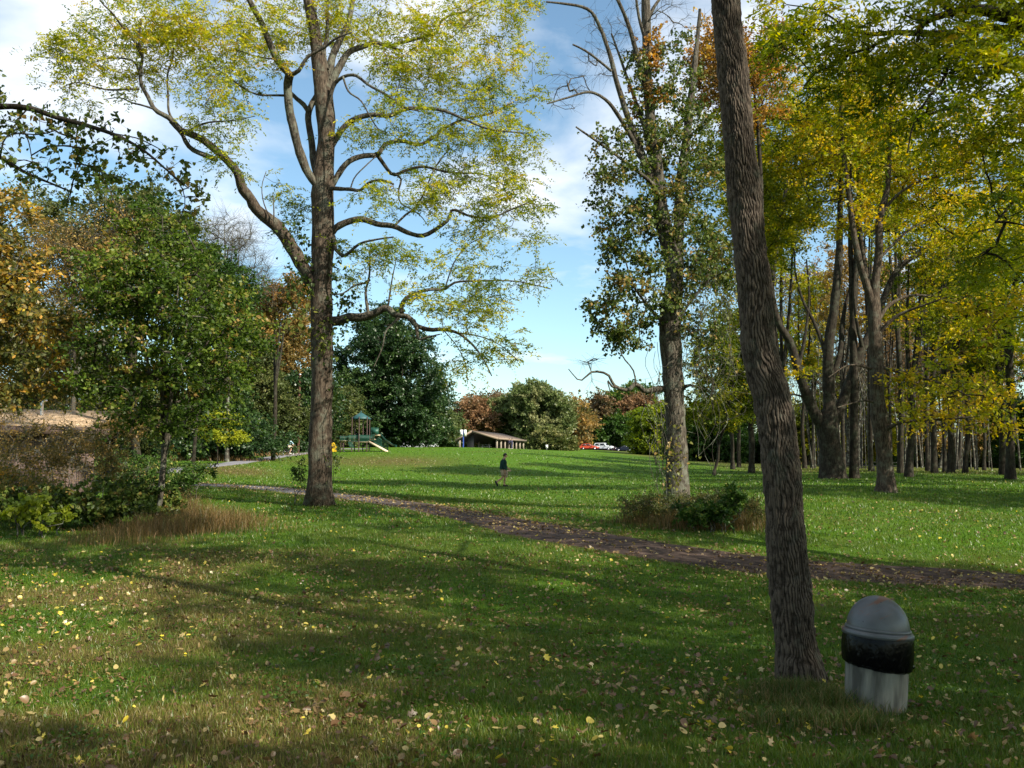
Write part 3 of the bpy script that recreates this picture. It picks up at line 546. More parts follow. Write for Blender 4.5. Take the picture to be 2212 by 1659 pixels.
# ================================================================ the big walnut-like tree
def main_tree():
    d = 25.5; b = hit(690, 1091); T = Tree('leafy_tree', 'tall spreading tree with furrowed grey-brown trunk and yellow-green feathery leaves beside the path', base=b, seed=3)
    sc = px(d)
    tr = [(*(b - (0, 0, .3)), 44 * sc), (*(b + (0, 0, .02)), 36 * sc)] + [(*P(u, v, d), w * sc / 2) for u, v, w in
        [(690, 1072, 60), (691, 1040, 54), (692, 950, 49), (695, 850, 46), (696, 740, 47), (694, 600, 46), (698, 500, 49), (697, 430, 50), (698, 380, 46), (705, 300, 38), (701, 230, 42), (690, 150, 32), (680, 70, 26), (664, -10, 22), (655, -90, 16), (650, -190, 8)]]
    T.add_limb(np.array(tr), .22, 28, part=True, mat=M['bark'], rough=.16, name='trunk')
    TR = [  # traced limbs: points, start width, end width, depth drift
     ([(674, 612), (662, 590), (631, 535), (606, 497), (579, 473), (554, 452), (537, 424), (523, 407), (515, 377), (490, 346), (460, 319), (429, 297), (392, 282)], 34, 17, -2.0),
     ([(392, 282), (368, 257), (334, 236), (319, 208), (306, 184), (303, 153), (308, 123), (300, 90), (306, 40)], 15, 5, -.6, -2.0),
     ([(303, 160), (288, 132), (263, 126), (233, 126), (190, 140)], 6, 2, .8, -2.3), ([(300, 192), (266, 193), (233, 194), (200, 186), (168, 178), (130, 190)], 7, 2, -1, -2.3),
     ([(334, 236), (306, 227), (285, 222), (260, 211), (225, 215)], 6, 2, .6, -2.2), ([(380, 268), (366, 245), (363, 205), (362, 160), (374, 123), (372, 77), (380, 30)], 7, 2.5, .8, -2.0),
     ([(308, 123), (285, 80), (260, 52), (245, 31), (220, 6), (200, -30)], 8, 3, -1, -2.4), ([(400, 286), (444, 266), (480, 262), (505, 260), (551, 251)], 6, 2, -1.2, -1.9),
     ([(469, 345), (444, 336), (407, 316), (394, 292), (368, 262)], 14, 9, -.25, -1.5),
     ([(698, 415), (690, 405), (670, 381), (650, 337), (636, 286), (623, 219), (623, 172), (626, 160)], 24, 22, -.9),
     ([(626, 162), (599, 128), (579, 84), (562, 44), (542, 7), (522, -50)], 20, 13, -.8, -.9), ([(626, 162), (643, 155), (663, 125), (703, 101), (724, 84), (760, 70)], 12, 4, -.8, -.9),
     ([(599, 128), (570, 125), (540, 118), (510, 108), (480, 115)], 5, 2, .5, -1.1), ([(572, 70), (545, 52), (510, 48), (470, 60)], 6, 2, -.6, -1.2),
     ([(690, 385), (680, 360), (673, 303), (667, 243), (690, 195)], 20, 15, .9), ([(667, 243), (656, 226), (640, 212), (628, 200)], 14, 9, .2, .6),
     ([(628, 208), (610, 206), (592, 206), (555, 204), (518, 185), (503, 174)], 7, 4, -.5, -.4),
     ([(703, 240), (717, 180), (735, 140), (755, 112), (784, 101), (810, 92), (838, 100), (870, 110)], 24, 6, 1.0, .3),
     ([(712, 175), (716, 130), (730, 95), (752, 50), (762, 0), (765, -60)], 22, 10, .8, .4), ([(706, 150), (700, 110), (706, 80), (707, 30), (706, -30)], 12, 7, .5, .2),
     ([(838, 100), (870, 92), (909, 81), (942, 71), (952, 47), (980, 30), (1000, 27), (1027, 10), (1070, -5)], 9, 5, .5, 1.3),
     ([(704, 250), (712, 215), (724, 179), (744, 165), (764, 162), (798, 185), (842, 209), (870, 230), (905, 240)], 12, 4, -1.2, -.1), ([(741, 166), (745, 180), (754, 199), (778, 216), (798, 249), (815, 276), (835, 292)], 6, 2.5, -1.3, -.6),
     ([(712, 322), (720, 310), (734, 286), (761, 260), (798, 248), (845, 249), (872, 236), (912, 234), (949, 237), (972, 244), (1000, 256), (1047, 276), (1131, 288)], 18, 4, -1.0),
     ([(845, 249), (852, 220), (860, 190), (868, 160)], 4, 2, .5, -.3),
     ([(705, 425), (718, 400), (761, 344), (790, 336), (815, 334), (831, 313), (872, 305), (902, 313), (936, 297), (963, 276), (1000, 258), (1060, 245), (1110, 220)], 17, 4, 1.6),
     ([(815, 334), (830, 356), (848, 377), (879, 367), (912, 360), (963, 371), (1000, 374), (1040, 376), (1090, 400)], 11, 3, 1.2, .6),
     ([(850, 374), (866, 385), (861, 411), (865, 438), (895, 455), (912, 470), (925, 488)], 6, 2, -.4, .7),
     ([(700, 416), (712, 408), (735, 408), (757, 409), (778, 411), (798, 394), (825, 389), (850, 398)], 13, 5, -1.5),
     ([(757, 408), (765, 385), (790, 358), (812, 338)], 4, 3, .4, -.8),
     ([(710, 512), (724, 494), (744, 482), (778, 473), (818, 485), (852, 489), (879, 502), (912, 509), (946, 492), (970, 472), (975, 455), (1013, 466), (1060, 470), (1110, 450), (1160, 430)], 20, 3, -.8),
     ([(852, 488), (875, 465), (895, 450), (912, 425), (925, 395), (939, 364), (955, 340), (973, 320)], 6, 3, .9, -.3),
     ([(717, 505), (722, 520), (725, 538), (744, 553), (761, 539), (778, 526), (810, 518), (850, 512)], 13, 4, -1.6),
     ([(715, 694), (735, 692), (749, 686), (787, 684), (811, 677), (835, 665), (853, 680), (881, 684), (898, 702), (926, 712), (960, 712), (988, 719), (1016, 740), (1044, 775), (1062, 812)], 26, 3, -1.8),
     ([(893, 692), (901, 712), (903, 733), (925, 728), (950, 722)], 12, 3, -.4, -1.3), ([(862, 686), (848, 700), (835, 712), (827, 747), (808, 792)], 8, 2, -.5, -1.1),
     ([(868, 676), (868, 660), (876, 645), (905, 631), (930, 625), (957, 626), (981, 611), (1020, 607), (1058, 606), (1117, 608), (1190, 624)], 12, 2.5, .8, -1.2),
     ([(797, 680), (792, 655), (790, 629), (797, 601), (799, 559), (800, 530)], 9, 3, .3, -.8), ([(838, 664), (848, 598), (856, 560)], 5, 2, .3, -.9),
     ([(799, 604), (790, 611), (769, 615), (738, 635), (712, 636)], 7, 3, -.3, -.7), ([(960, 626), (985, 560), (1010, 530), (1060, 505)], 4, 2, .3, -.6),
     ([(988, 719), (1030, 725), (1080, 745), (1120, 780)], 4, 2, -.5, -1.6), ([(957, 712), (985, 745), (1005, 785), (1010, 830)], 3, 1.5, -.4, -1.6),
     ([(587, 474), (572, 445), (566, 400), (575, 370)], 4, 1.5, .2, -.8), ([(592, 480), (591, 440), (590, 424)], 4, 3, 0, -.8)]
    for seq, w0, w1, dd, *r in TR: T.add_limb(limb(d + (r[0] if r else 0), seq, w0 * (.84 if w0 < 30 else .93), w1 * .84, dd), .16, 10, part=True, mat=M['bark_pale' if w0 < 30 else 'bark'], rough=.3)
    BL = [(250, 110, 110, 80, -2.2), (330, 50, 120, 80, -2.4), (390, 120, 60, 90, -1.6), (190, 160, 110, 60, -2.4), (450, 240, 100, 60, -2.6), (420, 60, 80, 60, -1.5), (530, 60, 80, 70, -1), (470, 150, 70, 60, -1),
          (600, 40, 110, 60, 0), (700, 40, 90, 60, .5), (800, 40, 120, 60, .8), (870, 90, 100, 70, .6), (960, 50, 100, 60, 1.2), (1050, 40, 90, 60, 1.6), (1130, 30, 50, 40, 1.6), (560, 130, 60, 40, -1),
          (900, 150, 110, 60, 0), (1000, 170, 120, 70, .8), (1110, 180, 70, 70, 1), (1010, 250, 110, 50, 0), (1120, 290, 80, 60, -.6), (850, 270, 90, 60, -1), (1050, 340, 110, 60, 1), (930, 350, 100, 50, 1), (1130, 400, 70, 80, 0),
          (1020, 440, 140, 60, -.6), (900, 420, 80, 60, 0), (1080, 500, 80, 50, -.8), (820, 430, 60, 50, -1), (850, 560, 110, 40, -1.2), (940, 560, 100, 40, -1), (1010, 600, 100, 50, -.8), (1130, 600, 70, 30, -.6),
          (900, 650, 70, 40, -1.4), (980, 690, 100, 40, -1.6), (1060, 740, 70, 50, -2), (1010, 790, 50, 30, -2), (620, 400, 40, 50, .6), (760, 300, 60, 40, -.6), (640, 480, 40, 50, .3), (1000, 650, 90, 30, -1), (740, 560, 40, 60, .5), (470, 360, 50, 30, -2)]
    pts = uv_blobs(T.rng, d, BL, 1.5, 430, .15); T.grow(pts, .0045, .5, .05, .35, .1, 5, .16)
    # top clusters denser and yellower
    tips = T.tips; hi = [t for t in tips if t[0][2] > 12.0]; lo = [t for t in tips if t[0][2] <= 12.0]
    T.tips = hi; sprays(T, .66, 6, 4, .32, (5, .105, .036), .58, .22, 'compound', .55, .0035)
    T.tips = lo; sprays(T, .60, 6, 4, .30, (5, .10, .036), .44, .24, 'compound', .5, .0035)
    T.tips = hi[::2]; sprays(T, .7, 4, 3, .30, (5, .105, .036), .70, .15, 'compound', .5, .0035)
    T.done(M['bark_pale'], M['walnut'], 'twigs', 'crown')
    # dark vine leaves climbing the trunk
    V = Tree('climbing_vine', 'dark leafy vine clinging to the trunk of the tall tree beside the path', 'vine', base=b, seed=8); rng = V.rng
    def clump(u, v, ru, rv, n, dz=0, t=.3, S=.11, sd=.15):
        p = np.array([P(u + rng.normal(0, ru), v + rng.normal(0, rv), d + dz + rng.normal(0, .3)) for _ in range(n)]); heart_leaves(V.leaf, p, S, np.clip(rng.normal(t, sd, n), 0, 1), rng)
        k = rng.random(n) < .3; q = p[k]; sticks(V.wood, q, q + rng.normal(0, .25, q.shape), .005, .003)
    clump(655, 560, 18, 30, 130, -.2); clump(630, 500, 14, 14, 60, -.3); clump(640, 620, 18, 12, 80, -.4); clump(730, 590, 14, 30, 60); clump(745, 650, 16, 12, 90, -.2)
    clump(650, 690, 26, 30, 170, -.4, .75); clump(700, 745, 18, 20, 90, -.6, .6); clump(735, 700, 16, 16, 60, 0, .5); clump(728, 980, 5, 26, 60, -.3, .3, .07); clump(722, 860, 6, 30, 50, .2); clump(705, 1010, 4, 20, 10, -.5, .5, .06); clump(648, 1020, 7, 14, 90, .6, .45, .06)
    V.wood_pts = None
    pl = [(*P(676 + 6 * math.sin(k * .9), 700 - k * 22, d - .6 + .05 * k % .3), .008) for k in range(12)]; V.add_limb(np.array(pl), .3, 5); pl = [(*P(716 + 5 * math.sin(k), 1060 - k * 30, d - .45), .007) for k in range(14)]; V.add_limb(np.array(pl), .3, 5)
    V.done(M['bark_dark'], M['heart'], 'stem', 'foliage')
main_tree()

# ================================================================ leaning trunk close to the camera
def leaning_tree():
    b = hit(1724, 1474); d = b[1]; T = Tree('leaning_tree', 'near bent trunk with deeply furrowed dark brown bark, standing beside the litter bin', base=b, seed=11)
    seq = [(1733, 1520, 140), (1727, 1478, 120), (1723, 1440, 107), (1718, 1400, 100), (1707, 1300, 95), (1697, 1200, 91), (1690, 1100, 90), (1681, 1000, 88), (1673, 930, 86), (1662, 860, 87), (1645, 790, 86), (1634, 740, 82), (1627, 660, 82), (1622, 600, 84), (1611, 500, 80), (1601, 400, 79), (1592, 300, 78), (1582, 200, 77), (1573, 100, 76), (1563, 0, 72), (1553, -100, 70), (1540, -260, 66), (1525, -450, 60), (1520, -700, 50)]
    a = resample([(*P(u + 4, v, d), w * px(d) / 2 * (.86 if v < 1420 else .92)) for u, v, w in seq], .012); n = len(a); S = 300
    def pn(nx, wy, k, wx=0):
        t = LAT[k]; X = (TT / (2 * np.pi) * nx + wx) % nx; Y = SS / wy + 3; xi = np.floor(X).astype(int); yi = np.floor(Y).astype(int); fx = X - xi; fy = Y - yi; fx = fx * fx * (3 - 2 * fx); fy = fy * fy * (3 - 2 * fy); x1 = (xi + 1) % nx; xi = xi % nx
        return (t[xi, yi % 256] * (1 - fx) + t[x1, yi % 256] * fx) * (1 - fy) + (t[xi, (yi + 1) % 256] * (1 - fx) + t[x1, (yi + 1) % 256] * fx) * fy
    th = np.arange(S) / S * 2 * np.pi; s = np.arange(n) * .012; TT, SS = np.meshgrid(th, s)
    wp = (pn(6, .30, 0) - .5) * 2.4 + (pn(13, .12, 5) - .5) * 1.6 + (pn(30, .04, 4) - .5) * .5
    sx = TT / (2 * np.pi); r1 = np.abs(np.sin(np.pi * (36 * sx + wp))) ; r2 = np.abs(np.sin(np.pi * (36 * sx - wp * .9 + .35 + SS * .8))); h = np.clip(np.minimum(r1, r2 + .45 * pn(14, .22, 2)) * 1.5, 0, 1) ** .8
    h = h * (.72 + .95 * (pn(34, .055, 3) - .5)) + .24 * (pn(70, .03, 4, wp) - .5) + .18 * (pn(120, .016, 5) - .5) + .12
    disp = (h - .6) * .021 + (pn(5, .5, 0) - .5) * .03
    pts = a[:, :3]; Tn = unit(np.gradient(pts, axis=0)); U = unit(np.cross(Tn, np.array((0, 1, 0)))); V = np.cross(Tn, U); R = a[:, 3:4] + disp
    v = pts[:, None] + R[..., None] * (np.cos(TT)[..., None] * U[:, None] + np.sin(TT)[..., None] * V[:, None])
    g = Geo(); i = np.arange(n - 1)[:, None] * S; j = np.arange(S)[None]; k = (j + 1) % S
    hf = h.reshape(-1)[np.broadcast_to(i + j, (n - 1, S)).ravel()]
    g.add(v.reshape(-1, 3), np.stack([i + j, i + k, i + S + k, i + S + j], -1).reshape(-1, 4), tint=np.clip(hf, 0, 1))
    m, nt, bs, out = new_mat('furrowed_bark'); N = nt.nodes; L = nt.links
    gn = N.new('ShaderNodeNewGeometry'); n1 = N.new('ShaderNodeTexNoise'); n1.inputs['Scale'].default_value = 38; n1.inputs['Detail'].default_value = 6; n1.inputs['Roughness'].default_value = .75; L.new(gn.outputs['Position'], n1.inputs['Vector'])
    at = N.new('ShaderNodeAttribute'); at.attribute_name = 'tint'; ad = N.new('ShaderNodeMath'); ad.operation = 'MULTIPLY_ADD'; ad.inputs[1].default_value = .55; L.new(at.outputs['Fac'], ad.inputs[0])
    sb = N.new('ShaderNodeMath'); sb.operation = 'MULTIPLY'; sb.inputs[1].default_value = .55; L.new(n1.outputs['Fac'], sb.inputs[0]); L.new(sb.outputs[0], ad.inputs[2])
    r = ramp_node(nt, [(.28, (.007, .0055, .004)), (.52, (.030, .022, .016)), (.80, (.095, .074, .056))]); L.new(ad.outputs[0], r.inputs[0])  # furrows darken with depth: recess shade painted into the bark colour
    n2 = N.new('ShaderNodeTexNoise'); n2.inputs['Scale'].default_value = 5.5; n2.inputs['Detail'].default_value = 6; n2.inputs['Roughness'].default_value = .75; L.new(gn.outputs['Position'], n2.inputs['Vector']); r2 = ramp_node(nt, [(.54, (0, 0, 0)), (.66, (.6, .6, .6))]); L.new(n2.outputs['Fac'], r2.inputs[0])
    mx = N.new('ShaderNodeMix'); mx.data_type = 'RGBA'; L.new(r2.outputs[0], mx.inputs['Factor']); L.new(r.outputs[0], mx.inputs[6]); mx.inputs[7].default_value = (.08, .083, .062, 1); L.new(mx.outputs[2], bs.inputs['Base Color']); bs.inputs['Roughness'].default_value = .9; bs.inputs['Specular IOR Level'].default_value = .2
    bp = N.new('ShaderNodeBump'); bp.inputs['Strength'].default_value = .5; bp.inputs['Distance'].default_value = .008; L.new(n1.outputs['Fac'], bp.inputs['Height']); L.new(bp.outputs[0], bs.inputs['Normal'])
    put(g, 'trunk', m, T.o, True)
    T.limbs.append(a[::12]); top = a[-1, :3]
    for k, (dx, dy, dz) in enumerate([(-3, 1.5, 3.2), (2.6, .5, 3.0), (.3, -3.0, 3.4), (-.5, 2.6, 4.2)]):
        st = a[int(n * (.80 + .045 * k)), :3]; e = st + (dx, dy, dz); T.add_limb(np.array([(*st, .12), (*(st + (e - st) * .5 + (0, 0, .3)), .08), (*e, .03)]), .3, 8)
    pts = blob_pts(T.rng, top + (.8, .2, 2.0), (3.4, 3.2, 2.6), 110, .2); pts = pts[pts[:, 2] > 7.6]
    T.grow(pts, .008, .5, .08, .4, .3); sprays(T, .6, 6, 6, .30, (5, .11, .045), .5, .2, 'compound')
    T.done(M['bark'], M['walnut'], 'branch', 'crown')
leaning_tree()

# ================================================================ vine-covered tree
def vine_tree():
    b = hit(1462, 1098); d = b[1]; T = Tree('vine_covered_tree', 'forked tree smothered in climbing vines, bare pale top branches, brush round its foot', base=b, seed=21); sc = px(d)
    T.add_limb(np.array([(*(b - (0, 0, .3)), 40 * sc), (*b, 33 * sc)] + [(*P(u, v, d), w * sc / 2) for u, v, w in [(1463, 1060, 54), (1463, 1020, 49), (1460, 930, 42), (1455, 840, 44), (1451, 770, 46), (1447, 700, 46), (1452, 650, 44), (1457, 590, 38), (1440, 510, 36), (1431, 470, 32), (1420, 367, 27), (1409, 294, 24), (1402, 220, 22), (1398, 147, 20), (1396, 37, 20), (1392, -50, 16), (1385, -160, 8)]]), .2, 24, part=True, mat=M['bark_pale'], rough=.22, name='trunk')
    T.add_limb(np.array([(*P(u, v, d + dd), w * sc / 2) for u, v, w, dd in [(1455, 640, 30, 0), (1463, 590, 26, .4), (1466, 500, 24, .8), (1468, 404, 22, 1), (1479, 331, 21, 1.2), (1490, 239, 19, 1.3), (1498, 165, 15, 1.4), (1505, 100, 11, 1.5), (1512, 20, 7, 1.5)]]), .2, 14, part=True, mat=M['bark_pale'])
    for seq, w0, w1, dd, d0 in [([(1402, 215), (1387, 158), (1369, 92), (1358, 55), (1343, 18), (1325, -20)], 13, 7, -.6, 0), ([(1440, 480), (1405, 380), (1370, 290), (1350, 235), (1332, 176), (1317, 118), (1299, 66), (1273, 22), (1226, 9), (1180, 4)], 17, 4, -1.2, 0),
        ([(1395, 360), (1360, 290), (1336, 250), (1310, 217), (1281, 200), (1226, 211), (1182, 224)], 12, 3, -1.5, -.2), ([(1431, 430), (1409, 397), (1373, 367), (1299, 312), (1244, 274)], 11, 4, -1.2, 0), ([(1400, 300), (1373, 220), (1350, 154), (1321, 73)], 10, 4, .9, 0),
        ([(1321, 154), (1290, 128), (1262, 108), (1237, 96)], 6, 4, -.3, -.9), ([(1350, 154), (1360, 130), (1375, 100)], 5, 2, 0, .5), ([(1396, 60), (1410, 20), (1440, -20)], 10, 5, .3, 0), ([(1396, 90), (1383, 50), (1372, -20)], 9, 5, -.3, 0),
        ([(1450, 838), (1423, 841), (1408, 842), (1395, 846), (1374, 829), (1357, 843), (1336, 838), (1326, 832), (1315, 811), (1280, 803), (1253, 822), (1228, 797)], 15, 2, -1.0, 0), ([(1336, 838), (1318, 832), (1312, 820), (1318, 845)], 6, 2, 0, -.8), ([(1374, 829), (1368, 800), (1345, 770), (1335, 740)], 4, 2, .2, -.6),
        ([(1465, 860), (1475, 838), (1490, 832), (1520, 840)], 14, 2, -.6, 0), ([(1445, 700), (1425, 690), (1400, 660), (1370, 620), (1350, 560)], 10, 3, -.6, 0), ([(1400, 660), (1385, 690), (1380, 740)], 5, 2, -.3, -.3), ([(1460, 700), (1500, 640), (1540, 600), (1580, 580)], 7, 2, -.8, 0)]:
        T.add_limb(limb(d + d0, seq, w0, w1, dd), .18, 10, part=True, mat=M['bark_pale'], rough=.35)
    bare = uv_blobs(T.rng, d, [(1300, 90, 60, 90), (1230, 180, 60, 60), (1340, 40, 60, 60), (1420, 30, 60, 50), (1280, 160, 50, 50), (1260, 800, 40, 40), (1490, 60, 40, 60)], 1.2, 100, .1); T.grow(bare, .006, .5, .03, .3, .2, 4)
    sprays(T, .5, 6, 0, .1, .05, .5, .1, twig_r=.004); T.tips = []
    T.done(M['bark_pale'], None, 'twigs')
    V = Tree('climbing_vine', 'mass of green vine leaves hanging on the forked tree, turning orange towards the top', 'vine', base=b, seed=22); V.limbs = T.limbs
    BL = [(1370, 320, 90, 60, -.4), (1430, 330, 60, 70), (1340, 410, 90, 60, -.5), (1420, 440, 80, 80), (1370, 500, 90, 60, -.4), (1350, 580, 60, 70, -.5), (1440, 580, 60, 80, -.3), (1330, 670, 50, 70, -.6), (1360, 710, 60, 50, -.4), (1400, 640, 50, 60, -.6), (1400, 250, 60, 50), (1480, 300, 60, 80, .5), (1500, 400, 70, 90, .4), (1500, 510, 60, 90, .2), (1530, 580, 50, 80, 0), (1480, 640, 40, 60, -.2), (1480, 200, 50, 50, .8), (1425, 160, 40, 60), (1460, 110, 34, 60, .4), (1380, 130, 30, 50, -.3), (1300, 650, 34, 50, -.7), (1510, 690, 50, 60, -.3)]
    p = uv_blobs(V.rng, d, BL, 1.15, 350, .25); n0 = len(V.limbs); V.grow(p, .006, .45, .03, .4, .1, 4, .18)
    sprays(V, .55, 8, 9, .1, .05, .56, .28, 'heart', .8, .003, S=.088, out=.2)
    V.tips = []; p = uv_blobs(V.rng, d, [(1402, 130, 26, 60), (1395, 210, 36, 40), (1410, 60, 14, 30)], .5, 20, .1); V.tips = [(q, np.array((0, 0, 1.))) for q in p]; g2 = V.leaf; V.leaf = Geo(); sprays(V, .4, 7, 6, .1, .05, .6, .2, 'heart', .8, .003, S=.10); put(V.leaf, 'foliage', M['orange'], V.o)['label'] = 'orange and red leaves near the top'; V.leaf = g2
    rng = V.rng
    for k in range(46):   # hanging stems and the brown tangle on the right side
        u0 = rng.uniform(1395, 1425) if k < 16 else rng.uniform(1480, 1600); v0 = rng.uniform(700, 900) if k < 16 else rng.uniform(480, 720)
        v1 = v0 + rng.uniform(150, 330); dk = d + rng.uniform(-.9, .2); q = []
        for f in np.linspace(0, 1, 7): q.append((*P(u0 + rng.normal(0, 7) + (20 * f if k < 16 else -50 * f * rng.random()), v0 + (min(v1, 1085) - v0) * f, dk), .007 if k < 16 else .006))
        V.add_limb(np.array(q), .25, 4)
    for k in range(130):
        p0 = P(rng.uniform(1475, 1590), rng.uniform(560, 860), d + rng.uniform(-1, .6)); q = [(*p0, .005)]; dr = unit(rng.normal(size=3) + np.array((.5, 0, -.2)))
        for j in range(6): dr = unit(dr + rng.normal(0, .45, 3) + np.array((0, 0, -.12))); q.append((*(np.array(q[-1][:3]) + dr * .28), .004))
        V.add_limb(np.array(q), .2, 3)
    q = np.concatenate([a[:, :3][::3] for a in V.limbs[n0:]]); q = q[rng.random(len(q)) < .45]; heart_leaves(V.leaf, q + rng.normal(0, .1, q.shape), .09, np.clip(rng.normal(.75, .2, len(q)), 0, 1), rng)
    p = np.array([P(1455 + rng.normal(0, 16), 1000 + rng.normal(0, 42), d - .55 + rng.normal(0, .1)) for _ in range(140)]); heart_leaves(V.leaf, p, .09, np.clip(rng.normal(.85, .12, 140), 0, 1), rng)
    V.done(M['bark_dark'] if 0 else M['bark_grey'], M['heart'], 'stem', 'foliage')
vine_tree()

# ================================================================ tree off to the right whose limbs hang into the picture
def overhang():
    d = 9.2; bx = P(2640, 900, d)[0]; b = np.array((bx, d, float(gz(bx, d)))); T = Tree('overhanging_tree', 'near tree reaching in from the right, dark arching limbs with long drooping leaflets', base=b, seed=31)
    T.add_limb(np.array([(*(b - (0, 0, .2)), .34), (*(b + (0, 0, .3)), .26), (*(b + (-.1, 0, 3)), .22), (*(b + (-.2, .1, 5.2)), .20), (*(b + (.1, 0, 8)), .15), (*(b + (.3, .3, 11)), .08)]), .2, 18, part=True, mat=M['bark_dark'], name='trunk')
    fork = P(2560, 60, d); T.add_limb(np.array([(*(b + (-.2, .1, 4.6)), .15), (*P(2600, 100, d), .13), (*P(2450, 60, d), .11), (*P(2300, 25, d), .095), (*P(2212, 35, d), .085)]), .2, 12, part=True, mat=M['bark_dark'])
    for seq, w0, w1, dd in [([(2212, 40), (2178, 37), (2132, 23), (2095, 21), (2055, 28), (2009, 43), (1988, 58), (1982, 89)], 28, 6, -.3), ([(2225, 35), (2205, 58), (2187, 64), (2147, 64), (2116, 61), (2055, 72), (1978, 72), (1932, 70), (1887, 74), (1825, 64), (1749, 63)], 24, 4, .6),
        ([(1932, 72), (1900, 92), (1868, 107), (1830, 120), (1810, 138), (1764, 156), (1735, 190)], 7, 2, .5), ([(2116, 56), (2105, 80), (2089, 98), (2055, 132), (2037, 172), (2003, 214), (1975, 263), (1960, 330)], 9, 2.5, -.7), ([(2230, 30), (2260, 200), (2240, 330), (2200, 420), (2150, 480)], 10, 3, -.4), ([(1825, 64), (1800, 40), (1760, 20), (1700, 10)], 5, 2, .5), ([(2055, 28), (2020, 0), (1950, -20), (1850, -30)], 9, 4, .6), ([(2260, 200), (2190, 260), (2120, 290), (2080, 360)], 6, 2, .5)]:
        T.add_limb(limb(d, seq, w0 * 1.2, w1 * 1.2, dd), .08, 9, part=True, mat=M['bark_dark'], rough=.3)
    BL = [(1780, 60, 110, 60, .4), (1860, 110, 120, 60, .2), (1960, 60, 120, 60), (2080, 30, 140, 50), (2200, 60, 80, 70), (1990, 150, 120, 60, -.3), (2100, 150, 110, 70, -.4), (2200, 190, 90, 90, -.2), (2190, 320, 80, 90, -.3), (2080, 270, 90, 60, -.2), (1980, 250, 60, 60, -.4), (2200, 440, 60, 70, -.4), (2150, 560, 80, 60, 0), (2200, 690, 40, 60, 0), (1700, 40, 60, 50, .5), (1650, 110, 30, 60, .7), (1780, 160, 70, 40, .6)]
    p = uv_blobs(T.rng, d, BL, .9, 180, .1); T.grow(p, .004, .5, .03, .2, .05, 5, .14); sprays(T, .30, 4, 3, .26, (5, .085, .028), .50, .22, 'compound', .45, .002, out=.5)
    T.tips = []; pts = blob_pts(T.rng, b + (1.8, .5, 9.6), (4.2, 3.0, 3.6), 120, .3); T.grow(pts, .008, .5, .08, .5, .3); sprays(T, .6, 5, 3, .3, (5, .09, .03), .4, .2, 'compound')
    T.done(M['bark_dark'], M['walnut'], 'twigs', 'crown')
    # the heart-leaved tree on the left edge
    d = 11; bx = P(-560, 900, d)[0]; b = np.array((bx, d, float(gz(bx, d)))); T = Tree('overhanging_tree', 'near tree reaching in from the left, thin drooping branches with dark heart-shaped leaves', base=b, seed=32)
    T.add_limb(np.array([(*(b - (0, 0, .2)), .22), (*(b + (0, 0, .3)), .17), (*(b + (.2, 0, 3)), .14), (*(b + (.3, .1, 6)), .10), (*(b + (.2, 0, 9)), .03)]), .2, 14, part=True, mat=M['bark_dark'], name='trunk')
    for seq, w0, w1, dd in [([(-520, 420), (-300, 300), (-120, 250), (0, 230), (61, 233), (123, 254), (184, 270), (254, 294), (306, 322), (361, 368), (407, 407)], 20, 2.5, -.4), ([(-520, 470), (-250, 340), (-80, 310), (0, 340), (46, 368), (107, 395), (153, 414)], 16, 3, .5), ([(184, 270), (230, 285), (300, 300), (360, 330)], 4, 2, .3), ([(61, 233), (40, 260), (60, 300), (70, 350)], 4, 2, -.3), ([(361, 368), (390, 400), (400, 440), (385, 480)], 3, 1.5, 0), ([(0, 340), (10, 300), (90, 290), (120, 282)], 4, 2, -.4)]:
        T.add_limb(limb(d, seq, w0, w1, dd), .1, 7, part=True, mat=M['bark_dark'])
    p = uv_blobs(T.rng, d, [(70, 240, 90, 40), (180, 280, 100, 50), (150, 340, 90, 50), (270, 310, 70, 35), (60, 320, 60, 60), (220, 370, 70, 30), (340, 350, 70, 40, -.2), (110, 400, 60, 25), (400, 410, 45, 35), (380, 460, 35, 25), (-60, 300, 80, 80), (440, 430, 15, 15), (10, 230, 40, 40), (-200, 250, 120, 120)], .7, 210, 0); T.grow(p, .0035, .45, .015, .15, 0, 4, .12)
    sprays(T, .22, 3, 3, .1, .05, .48, .28, 'heart', .8, .0018, S=.066, out=.5); T.done(M['bark_dark'], M['heart'], 'twigs', 'crown')
overhang()

